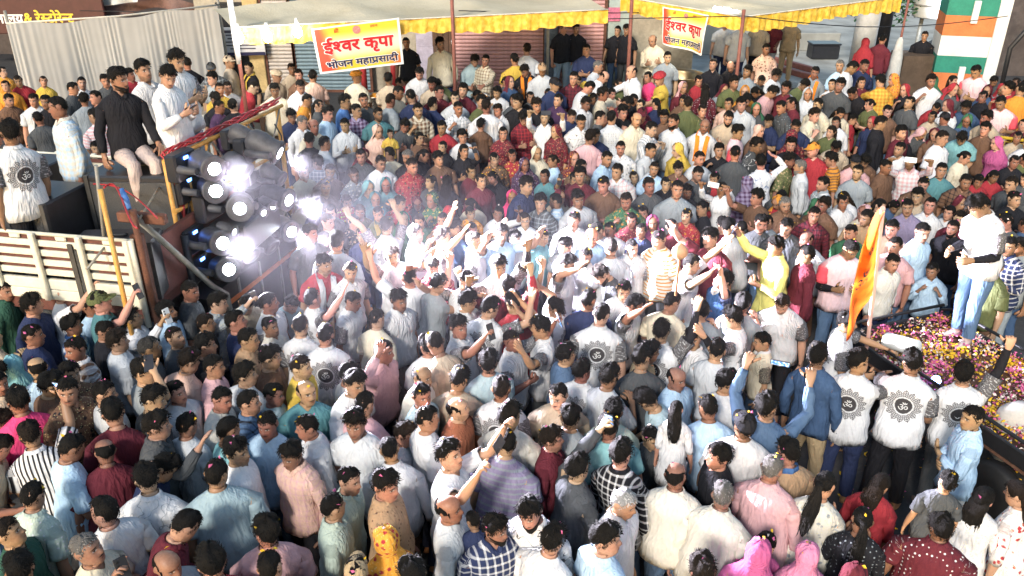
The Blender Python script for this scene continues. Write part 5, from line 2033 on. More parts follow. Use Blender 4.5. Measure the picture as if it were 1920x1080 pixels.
def rack(c, label, rz):
    root = empty("amplifier_rack", c, label, "amplifier rack", "amplifier racks on the truck", rz)
    MB().bevbox((0, 0, .4), (.62, .55, .8), .015).build("case", M_DKPLASTIC, None).parent = root
    for k in range(4):
        a_ = MB().bevbox((0, -.285, .12 + k * .19), (.54, .03, .15), .006).build("amplifier", plain("amp_panel", (.06, .07, .075), .35, .5, metal=.5), None)
        a_.parent = root
        for j in range(3):
            MB().box((-.12 + j * .05, -.303, .12 + k * .19), (.02, .006, .016)).build("indicator_light", emit("blue_led", (.08, .25, 1.0), 9), None).parent = a_
    return root


rack(TP(1.95, .5, FLOOR_Z), "amplifier rack with blue lights right of the one in black trousers", ARZ)
rack(TP(3.05, .65, FLOOR_Z), "amplifier rack with blue lights at the truck's left", ARZ)
rack(TP(2.45, 1.8, FLOOR_Z), "amplifier rack at the truck's far side behind the checked shirt", ARZ)

# ------------------------------------------------------------------ light rig
RA = PZ(345, 490, 1.5); RA.z = 0
_t = PZ(520, 205, 2.62)
RB = Vector((_t.x, _t.y, 0))
RZ1 = 2.66
rd_ = (RB - RA).normalized()
rn_ = Vector((rd_.y, -rd_.x, 0))                # outwards, towards the dancers
RL = (RB - RA).length
rig = empty("light_rig", (RA + RB) / 2, "yellow pipe frame that carries the stage lamps at the truck's tail", "light rig")


def rpart(mb, name, mat):
    o = mb.build(name, mat, None)
    o.parent = rig
    o.location = -rig.location
    return o


def RG(a, z, out=0.0):
    return RA + rd_ * a + rn_ * out + Vector((0, 0, z))


for a, out in ((0, 0), (.22, .08), (.75, .0), (1.15, .05), (1.6, 0), (RL, 0)):
    rpart(MB().tube([RG(a, .9, out), RG(a, RZ1, out)], .030, 8), "upright_pipe", M_YELLOWP)
for z in (1.05, 1.55, 2.1, RZ1):
    rpart(MB().tube([RG(-.05, z, .04), RG(RL + .05, z, .04)], .026, 8), "cross_pipe", M_YELLOWP if z > 1.2 else M_RUST)
for k in range(5):
    rpart(MB().tube([RG(.0, 1.0 + k * .35, 0), RG(.22, 1.18 + k * .35, .08)], .012, 6), "brace", M_YELLOWP)
rpart(MB().box(RG(RL / 2, .75, .22), (RL + .5, .35, .9), Matrix.Rotation(math.atan2(rd_.y, rd_.x), 3, "Z")), "front_skirt", M_BLACK)
rpart(MB().bevbox(RG(RL / 2, .98, .405), (RL + .5, .02, .055), .004, Matrix.Rotation(math.atan2(rd_.y, rd_.x), 3, "Z")), "orange_band", M_ORANGEP)
for k in range(6):
    rpart(MB().box(RG(-.1 + k * .45, .75, .402), (.03, .02, .88), Matrix.Rotation(math.atan2(rd_.y, rd_.x), 3, "Z")), "skirt_joint", M_GREYP)
for k in range(6):
    a0_, a1_ = RL * k / 6, RL * (k + 1) / 6
    rpart(MB().tube([RG(a0_, 2.1 if k % 2 else RZ1, .04), RG(a1_, RZ1 if k % 2 else 2.1, .04)], .012, 6), "truss_brace", M_GREYP)
    rpart(MB().tube([RG(a0_, 1.05 if k % 2 else 1.55, .04), RG(a1_, 1.55 if k % 2 else 1.05, .04)], .012, 6), "truss_brace", M_GREYP)
for k in range(7):
    a0_ = .1 + k * RL / 7
    pts = [RG(a0_ + .06 * math.sin(j * .9 + k), 2.5 - j * .16, .10 + .03 * math.sin(j * 1.7 + k * 2)) for j in range(9)]
    rpart(MB().tube(pts, .010, 5), "power_cable", M_BLACK)
# red cables
rr = random.Random(4)
for j in range(4):
    pts = [RG(a, RZ1 + .05 + .03 * math.sin(a * 9 + j * 2) + .012 * j, .03 * j - .03) for a in np.linspace(RL, 0, 22)]
    pts += [RG(.06 + .03 * math.sin(k * 1.3 + j), RZ1 - k * .13, .02 + .015 * j) for k in range(1, 11)]
    o = tag(MB().tube(pts, .013, 5).build("red_cable", M_REDW), ["uppermost", "second", "third", "lowest"][j] + " red cable strung along the light rig", "cable", "red cables along the light rig")


def on_plane(px, py, out):
    d = ray(px, py)
    o0 = Vector((0, 0, CAM_H))
    P0 = RA + rn_ * out
    t = (P0 - o0).dot(rn_) / d.dot(rn_)
    return o0 + d * t


M_LENS = emit("lamp_beam_lens", (.86, .92, 1.0), 55)
M_LENS_DIM = emit("lamp_dim_lens", (.8, .88, 1.0), 3)
M_BARREL = plain("lamp_housing", (.065, .065, .075), .55, .4, var=.4, scale=14, bump=.15)
M_CHROME = plain("lamp_chrome", (.5, .5, .55), .18, .5, metal=1.0)


def moving_head(px, py, aim, label, lit=2, sc=1.0, out=.45, power=0):
    """base on the frame, a yoke of two arms, a barrel with its lens"""
    p = on_plane(px, py, out)
    f = (Vector(aim) - p).normalized()
    root = empty("stage_lamp", p, label, "stage lamp", "moving stage lamps on the rig")
    x = f.cross(Vector((0, 0, 1))).normalized()
    u = x.cross(f)
    M_ = Matrix((x, u, f)).transposed().to_4x4()           # local z = beam
    S = Matrix.Scale(sc, 4)
    rp_ = lambda mb, n, m: setattr(mb.build(n, m, None), "parent", root)
    rp_(MB().lathe([(.0, -.34), (.10, -.34), (.135, -.29), (.145, -.18), (.125, -.08), (.125, -.02), (.135, .0), (.135, .03), (.118, .035)], 22, M_ @ S), "barrel", M_BARREL)
    rp_(MB().lathe([(.126, .0), (.140, .005), (.140, .045), (.120, .045)], 22, M_ @ S), "lens_ring", M_BARREL)
    rp_(MB().lathe([(.118, .030), (.08, .044), (.0, .050)], 20, M_ @ S), "lens", M_LENS if lit == 2 else (M_LENS_DIM if lit == 1 else M_DKPLASTIC))
    back = -rn_
    bR = Matrix((rd_, -back if False else rn_, Vector((0, 0, 1)))).transposed()
    for s_ in (-1, 1):
        c = p + x * s_ * .168 * sc
        e = p - rn_ * .33 * sc + x * s_ * .12 * sc
        rp_(_local(MB().tube([c, c.lerp(e, .5) + x * s_ * .02, e], [.040 * sc, .045 * sc, .05 * sc], 8), p), "yoke_arm", M_BARREL)
    rp_(_local(MB().bevbox(p - rn_ * .37 * sc, (.36 * sc, .14 * sc, .30 * sc), .02, bR), p), "base", M_DKPLASTIC)
    rp_(_local(MB().box(p - rn_ * .295 * sc + Vector((0, 0, .09 * sc)), (.07 * sc, .006, .03 * sc), bR), p), "display", emit("blue_led", (.08, .25, 1.0), 9))
    if power:
        l = bpy.data.lights.new("stage_lamp_beam", "SPOT")
        l.energy = power; l.color = (.90, .85, 1.0); l.spot_size = math.radians(46); l.spot_blend = .8; l.shadow_soft_size = .10
        o = bpy.data.objects.new("stage_lamp_beam", l); COL.objects.link(o)
        o.location = p + f * .09
        o.rotation_euler = f.to_track_quat("-Z", "Y").to_euler()
    return root


def _local(mb, p):
    mb.v = [tuple(Vector(q) - p) for q in mb.v]
    return mb



CAMP = Vector((0, 0, CAM_H))
moving_head(398, 315, CAMP.lerp(Vector((1.0, 6.5, 1.5)), .7), "lit stage lamp, top left one on the rig", 2, 1.0, .5, 6500)
moving_head(403, 357, CAMP.lerp(Vector((-1.0, 6.5, 1.3)), .6), "lit stage lamp just under the top left one", 2, 1.0, .4, 0)
moving_head(414, 455, CAMP.lerp(Vector((.6, 6.5, 1.3)), .7), "lit stage lamp in the lower left of the rig", 2, 1.0, .5, 6500)
moving_head(427, 505, CAMP.lerp(Vector((-.6, 7.5, 1.2)), .6), "lowest lit stage lamp, left side of the rig", 2, 1.0, .5, 0)
moving_head(518, 284, Vector((.2, 8.6, 1.2)), "lit stage lamp, top right one, pointing at the crowd", 2, 1.0, .75, 16000)
moving_head(536, 374, Vector((1.3, 7.6, 1.3)), "lit stage lamp in the middle of the rig's right side", 2, 1.0, .6, 16000)
moving_head(543, 433, Vector((.6, 6.6, 1.2)), "lowest lit stage lamp on the rig's right side", 2, 1.0, .5, 16000)
moving_head(450, 390, CAMP.lerp(Vector((-2.5, 5.5, 1.3)), .5), "dim stage lamp with a chrome ring in the middle of the rig", 1, 1.05, .6)
moving_head(492, 398, Vector((1.0, 6.0, 1.0)), "small dim stage lamp right of the chrome ring", 1, .55, .5)
moving_head(510, 386, Vector((1.0, 6.0, 1.0)), "small dim stage lamp beside the middle right lit one", 1, .55, .5)
moving_head(460, 320, Vector((.5, 7.5, .2)), "dark stage lamp between the two top lit ones", 0, .78, .50)
moving_head(475, 262, Vector((1.0, 9.0, 1.0)), "dark stage lamp at the rig's top edge", 0, .78, .45)
moving_head(525, 335, Vector((1.5, 8.0, .0)), "dark stage lamp under the top right lit one", 0, .75, .45)
moving_head(436, 434, Vector((1.0, 7.0, 1.0)), "small dim stage lamp above the lower left lit one", 1, .55, .5)
moving_head(470, 478, Vector((1.0, 6.0, -1.5)), "dark stage lamp tilted down at the rig's lower middle", 0, .8, .45)
moving_head(508, 462, Vector((1.2, 7.0, -1.5)), "dark stage lamp tilted down left of the lowest right lit one", 0, .8, .45)

# thin smoke lit by the lamps
sm = MB().box((-.9, 8.2, 1.75), (5.6, 5.6, 3.3))
smo = bpy.data.materials.new("stage_smoke"); smo.use_nodes = True
nt_ = smo.node_tree; nt_.nodes.remove(nt_.nodes["Principled BSDF"])
pv = nt_.nodes.new("ShaderNodeVolumePrincipled"); pv.inputs["Color"].default_value = (.88, .87, .95, 1); pv.inputs["Density"].default_value = .0013; pv.inputs["Anisotropy"].default_value = .35
nt_.links.new(pv.outputs[0], nt_.nodes["Material Output"].inputs["Volume"])
tag(sm.build("smoke", smo), "thin smoke drifting over the dancers", "smoke", kind="stuff")

pm_ = smo.copy(); pm_.name = "lamp_bloom_smoke"  # added volume that imitates lens bloom round the lit lamps
pm_.node_tree.nodes["Principled Volume"].inputs["Density"].default_value = .006
rm_ = RG(RL / 2, 1.85, .62)
sm2 = MB().box(rm_, (RL + .7, .9, 2.2), Matrix.Rotation(math.atan2(rd_.y, rd_.x), 3, "Z"))
tag(sm2.build("smoke", pm_), "added denser smoke that stands in for bloom round the stage lamps", "smoke", kind="stuff")

# props at the truck's corner
def bar(name, a, b, r, mat, label, cat, group=None, n=8, mid=None):
    pts = [a, b] if mid is None else [a, mid, b]
    return tag(MB().tube(pts, r, n).build(name, mat), label, cat, group)


ga, gb_ = on_plane(252, 405, .2), PZ(415, 560, 1.0)
ga = PZ(252, 405, 2.42); gb_ = PZ(398, 536, 1.25)
m = MB().tube([ga, gb_, gb_ + Vector((.12, .05, -.12)), gb_ + Vector((.16, .05, -.9))], .032, 8)
tag(m.build("bent_grey_pipe", M_GREYP), "grey pipe slanting down from the truck's corner to the dancers", "pipe")
a = PZ(188, 355, 2.75)
bar("orange_pole", a, Vector((a.x + .05, a.y - .15, .9)), .024, M_YELLOWP, "orange pole tied upright outside the truck's side boards", "pole")
a = PZ(180, 310, 2.9)
bar("thin_grey_pole", a, PZ(197, 462, 2.05), .018, M_GREYP, "thin grey pole beside the orange pole", "pole")
bar("selfie_stick", PZ(205, 452, 2.1), PZ(163, 505, 1.95), .012, M_GREYP, "selfie stick held up at the truck's side boards", "stick")
a = PZ(312, 372, 2.2)
bar("grey_strut", a, Vector((a.x + .0, a.y, .6)), .035, M_GREYP, "grey upright strut left of the light rig", "strut")
a = PZ(345, 440, 1.9)
bar("dark_strut", a, Vector((a.x, a.y, .6)), .045, M_DKPLASTIC, "dark upright strut at the light rig's near corner", "strut")
bar("guy_rope", PZ(305, 340, 2.35), PZ(262, 410, 2.4), .010, plain("jute_rope", (.3, .26, .2), .9, .1), "rope between the light rig and the truck's corner", "rope")
pts = [PZ(195 + 62 * t, 352 + 55 * t - 22 * math.sin(t * 5), 2.5) for t in np.linspace(0, 1, 12)]
tag(MB().tube(pts, .010, 5).build("red_wire_loop", M_REDW), "looped red wire at the truck's corner", "wire")
pts = [PZ(175 + 120 * t, 345 + 65 * t - 20 * math.sin(t * 3.1), 2.45) for t in np.linspace(0, 1, 12)]
tag(MB().tube(pts, .008, 5).build("red_wire_loop", M_REDW), "longer red wire sagging to the light rig", "wire")
pc = PZ(243, 392, 2.4)
tag(MB().tube([pc, pc + Vector((-.05, .06, .08)), pc + Vector((-.09, .11, .17))], [.02, .035, .02], 8).build("cable_joint", plain("blue_tape", (.08, .2, .5), .5, .3)), "blue taped cable joint over the truck's corner", "cable joint")
# blocks between truck and rig
m = MB().bevbox(RG(.35, .55, -.35), (1.3, 1.0, 1.05), .02, Matrix.Rotation(math.atan2(rd_.y, rd_.x), 3, "Z"))
tag(m.build("black_bass_bin", M_DKPLASTIC), "black bass loudspeaker box at the foot of the light rig", "loudspeaker")

# ------------------------------------------------------------------ flower cart
CZ = .72
q1, q2, q3, q4 = PZ(1652, 586, CZ + .1), PZ(1790, 612, CZ + .1), PZ(1905, 840, CZ), PZ(1640, 770, CZ)
cc = (q1 + q2 + q3 + q4) / 4
ax_ = ((q1 + q2) / 2 - (q3 + q4) / 2); ax_.z = 0; ax_.normalize()
cart = empty("flower_cart", (4.72, 6.95, 0), "low black cart heaped with yellow and pink flower petals", "cart", rz=math.radians(20))
CW, CL = 1.35, 2.5
cpart = lambda mb, n, m: setattr(mb.build(n, m, None), "parent", cart)
cpart(MB().bevbox((0, 0, CZ - .06), (CW, CL, .08), .01), "bed", plain("petal_stained_sacking", (.13, .07, .05), .9, .1, var=.5, scale=18))
for s_ in (-1, 1):
    cpart(MB().bevbox((s_ * CW / 2, 0, CZ + .03), (.04, CL, .16), .01), "side_panel", M_BLACK)
    cpart(MB().tube([(s_ * CW / 2, -CL / 2, CZ), (s_ * CW / 2, -CL / 2, CZ + .14), (s_ * CW / 2, -CL / 2 + .12, CZ + .20), (s_ * CW / 2, CL / 2 - .12, CZ + .20), (s_ * CW / 2, CL / 2, CZ + .14), (s_ * CW / 2, CL / 2, CZ)], .018, 8), "side_rail", M_BLACK)
cpart(MB().tube([(-CW / 2, CL / 2, CZ + .2), (CW / 2, CL / 2, CZ + .2)], .018, 8), "end_rail", M_BLACK)
cpart(MB().bevbox((0, CL / 2, CZ + .03), (CW, .04, .16), .01), "end_panel", M_BLACK)
for sx in (-1, 1):
    for sy in (-.9, .9):
        Mx = Matrix.Translation((sx * (CW / 2 + .05), sy, .31)) @ Matrix.Rotation(math.pi / 2, 4, "Y")
        cpart(MB().lathe([(.13, -.07), (.28, -.07), (.31, -.03), (.31, .03), (.28, .07), (.13, .07)], 20, Mx), "wheel", plain("tyre_rubber", (.012, .012, .013), .6, .3))
cpart(MB().bevbox((0, 0, .48), (.5, CL - .3, .25), .02), "undercarriage", M_BLACK)
CM = Matrix.Translation((4.72, 6.95, 0)) @ Matrix.Rotation(math.radians(20), 4, "Z")
M_PETY = plain("petal_yellow", (.70, .44, .03), .7, .2, var=.25, scale=20)
M_PETP = plain("petal_pink", (.62, .14, .30), .7, .2, var=.3, scale=20)
M_PETW = plain("petal_white", (.68, .58, .52), .7, .2, var=.1, scale=20)
rp = random.Random(8)


def petals(mb, c, r, kind=None):
    mi = rp.choices((0, 1, 2), (5, 4, 1.0))[0] if kind is None else kind
    a = Vector((rp.uniform(-1, 1), rp.uniform(-1, 1), rp.uniform(-.5, .7))).normalized()
    b = a.cross(Vector((rp.uniform(-1, 1), rp.uniform(-1, 1), rp.uniform(-1, 1)))).normalized()
    k = a.cross(b) * r * .3
    mb.add([c - a * r, c - b * r * .7 + k, c + a * r, c + b * r * .7 + k], [(0, 1, 2, 3)], mi)


fl = MB()
heaps = [(rp.uniform(-CW / 2, CW / 2), rp.uniform(-CL / 2, CL / 2), rp.uniform(.10, .26), rp.choice((0, 0, 1, 1, 2))) for _ in range(60)]
for k in range(6500):
    hx, hy, hr, hc_ = heaps[k % 60] if k % 5 else (rp.uniform(-.6, .6), rp.uniform(-1.2, 1.2), .5, None)
    x, y = rp.gauss(hx, hr * .6), rp.gauss(hy, hr * .6)
    x, y = max(-CW / 2 + .02, min(CW / 2 - .02, x)), max(-CL / 2 + .02, min(CL / 2 - .02, y))
    hgt = .02 + .10 * math.exp(-((x - hx) ** 2 + (y - hy) ** 2) / hr ** 2) * rp.random() + rp.uniform(0, .04)
    petals(fl, CM @ Vector((x, y, CZ + hgt)), rp.uniform(.010, .024), hc_ if rp.random() < .75 else None)
for k in range(700):
    x, y = rp.gauss(0, 1.1), rp.gauss(-.3, 1.5)
    petals(fl, CM @ Vector((x + .3, y, .012 + rp.uniform(0, .02))), rp.uniform(.015, .03))
for k in range(700):
    petals(fl, Vector((rp.gauss(1.2, 2.6), rp.gauss(5.2, 2.4), .012 + rp.uniform(0, .01))), rp.uniform(.012, .022))
PETALS = fl
# white roll, dark engine block, white sack
wr = PZ(1690, 645, CZ + .22)
root = empty("confetti_tube", wr, "white cylinder lying on the petals of the flower cart", "tube")
R_ = Matrix.Rotation(math.radians(-55), 4, "Z") @ Matrix.Rotation(math.radians(80), 4, "Y")
MB().lathe([(.075, -.18), (.085, -.17), (.085, .17), (.075, .18), (.0, .18)], 18, R_).build("roll", M_WHITEP, None).parent = root
MB().lathe([(.0, -.181), (.05, -.181), (.05, -.16)], 12, R_).build("core", M_GREYP, None).parent = root
bx0 = PZ(1755, 712, CZ + .2)
tag(MB().lathe([(.0, .03), (.03, .03), (.045, 0), (.045, -.02), (.0, -.03)], 12, Matrix.Translation(bx0)).build("blue_lamp", emit("blue_spot", (.25, .5, 1.0), 14)), "small blue lamp on the flower cart's tail", "lamp")
mc = PZ(1905, 760, .55)
mt_ = empty("motorcycle", (mc.x + .25, mc.y - .3, 0), "black motorcycle parked at the right edge beside the cart", "motorcycle", rz=math.radians(70))
mpart = lambda mb, n, m: setattr(mb.build(n, m, None), "parent", mt_)
for x in (-.65, .65):
    Mx = Matrix.Translation((x, 0, .30)) @ Matrix.Rotation(math.pi / 2, 4, "X")
    mpart(MB().lathe([(.22, -.05), (.29, -.05), (.31, 0), (.29, .05), (.22, .05)], 22, Mx), "wheel", plain("tyre_rubber", (.012, .012, .013), .6, .3))
    mpart(MB().lathe([(.0, -.03), (.22, -.02), (.22, .02), (.0, .03)], 16, Mx), "rim", M_GREYP)
mpart(MB().tube([(-.6, 0, .66), (-.3, 0, .74), (.05, 0, .72)], [.10, .13, .10], 10), "seat", M_DKPLASTIC)
mpart(MB().tube([(.0, 0, .72), (.2, 0, .82), (.42, 0, .80)], [.11, .17, .09], 12), "fuel_tank", M_BLACK)
mpart(MB().bevbox((.02, 0, .42), (.5, .26, .36), .04), "engine", M_GREYP)
mpart(MB().tube([(.65, 0, .30), (.48, 0, .95)], .028, 8), "fork", M_STEEL)
mpart(MB().tube([(.40, -.34, 1.0), (.48, -.12, .98), (.48, .12, .98), (.40, .34, 1.0)], .014, 6), "handlebar", M_STEEL)
mpart(MB().lathe([(.0, -.05), (.08, -.03), (.09, .02), (.0, .03)], 14, Matrix.Translation((.60, 0, .88)) @ Matrix.Rotation(math.pi / 2, 4, "Y")), "headlight", M_CHROME)
mpart(MB().tube([(.1, -.16, .28), (-.4, -.18, .30), (-.8, -.18, .36)], .035, 8), "exhaust", M_STEEL)
sk = PZ(1893, 800, .7)
sroot = empty("white_sack", (sk.x + .05, sk.y, .35), "white sack with red print beside the flower cart", "sack")
n = 16
sv, sf = [], []
rs = random.Random(2)
for j in range(9):
    t = j / 8
    r = .20 * (1 - .25 * abs(2 * t - 1) ** 3) * (.55 if j == 8 else 1) * (.8 if j == 0 else 1)
    sv += [(r * math.cos(2 * math.pi * i / n) * (1 + .06 * math.sin(i * 3 + j)), r * .75 * math.sin(2 * math.pi * i / n) * (1 + .06 * math.sin(i * 2 + j * 1.7)), t * .6) for i in range(n)]
sf = [(j * n + i, j * n + (i + 1) % n, (j + 1) * n + (i + 1) % n, (j + 1) * n + i) for j in range(8) for i in range(n)] + [tuple(range(8 * n, 9 * n))]
MB().add(sv, sf, 0, True).build("bag", plain("woven_white", (.46, .44, .41), .7, .2, var=.15, scale=8, bump=.4), None).parent = sroot
MB().bevbox((0, -.2, .34), (.20, .02, .16), .008).build("red_print", plain("red_print_ink", (.45, .12, .10), .7, .2, var=.5, scale=14), None).parent = sroot

# flag
FP0, FP1 = PZ(1618, 660, 1.0), None
fb = PZ(1627, 640, 1.05)
ft = PZ(1655, 390, 3.05)
flag = empty("flag", fb, "saffron triangular flag with dark print on a pale pole", "flag")
MB().tube([Vector((0, 0, -1.0)), Vector((0, 0, 0)), ft - fb], .020, 8).build("flagpole", plain("pink_pole", (.62, .38, .33), .5, .35, var=.1), None).parent = flag
T0, T1 = (ft - fb) * .99, (ft - fb) * .42


def fl_s(u, v, off=0.0):
    p = T0.lerp(T1, v)
    ln2 = .78 * (v ** .8) * (1 - .32 * max(0, v - .62) / .38)
    w = .07 * math.sin(u * 7 + v * 5) * u
    return p + Vector((-.42 * ln2 * u, -.20 * ln2 * u + w + off, -.62 * ln2 * u * (.3 + v) + .02 * math.sin(v * 20)))


def mat_flag():
    g = G("saffron_flag_cloth")
    co = objco(g)
    n = g.noise(co, 7.0, 3.0)
    cc = g.mix(g.sstep(n, .4, .6), (.50, .085, .008), (.55, .15, .015))
    mt = g.out(cc, .6, .2)
    tr_ = g.n("ShaderNodeBsdfTranslucent"); g.put(tr_.inputs[0], cc)
    mx = g.n("ShaderNodeMixShader"); mx.inputs[0].default_value = .3
    g.t.links.new(g.b.outputs[0], mx.inputs[1]); g.t.links.new(tr_.outputs[0], mx.inputs[2])
    g.t.links.new(mx.outputs[0], g.t.nodes["Material Output"].inputs[0])
    return mt


o = MB().sheet(lambda u, v: fl_s(u, v), 16, 24).build("flag_cloth", mat_flag(), None); o.parent = flag
V, F = OMG = glyph_mesh("ॐ", .0)
V = V[:, :2]
ex = (V.max(0) - V.min(0)).max()
for k, (cu_, cv_, s_) in enumerate(((.52, .58, .34), (.50, .30, .26))):
    me = bpy.data.meshes.new("flag_print")
    me.from_pydata([tuple(fl_s(min(.98, max(.02, cu_ - x / ex * s_)), min(.99, max(.01, cv_ - y / ex * s_ * .55)), -.006)) for x, y in V], [], F)
    me.materials.append(M_BNAVY)
    o = bpy.data.objects.new("flag_print", me); COL.objects.link(o); o.parent = flag

# wooden mace
mb_, mt2 = PZ(1268, 545, 1.75), PZ(1275, 472, 2.2)
mace = empty("mace", mb_, "wooden mace with a round head held up among the dancers", "mace")
dm = mt2 - mb_
MB().tube([Vector((0, 0, -.05)), dm * .5, dm], .014, 8).build("shaft", plain("turned_wood", (.36, .17, .08), .5, .35), None).parent = mace
MB().lathe([(.0, -.075), (.04, -.065), (.07, -.03), (.075, 0), (.07, .03), (.04, .065), (.015, .08), (.0, .1)], 16, Matrix.Translation(dm)).build("mace_head", plain("pale_turned_wood", (.45, .28, .17), .5, .35), None).parent = mace

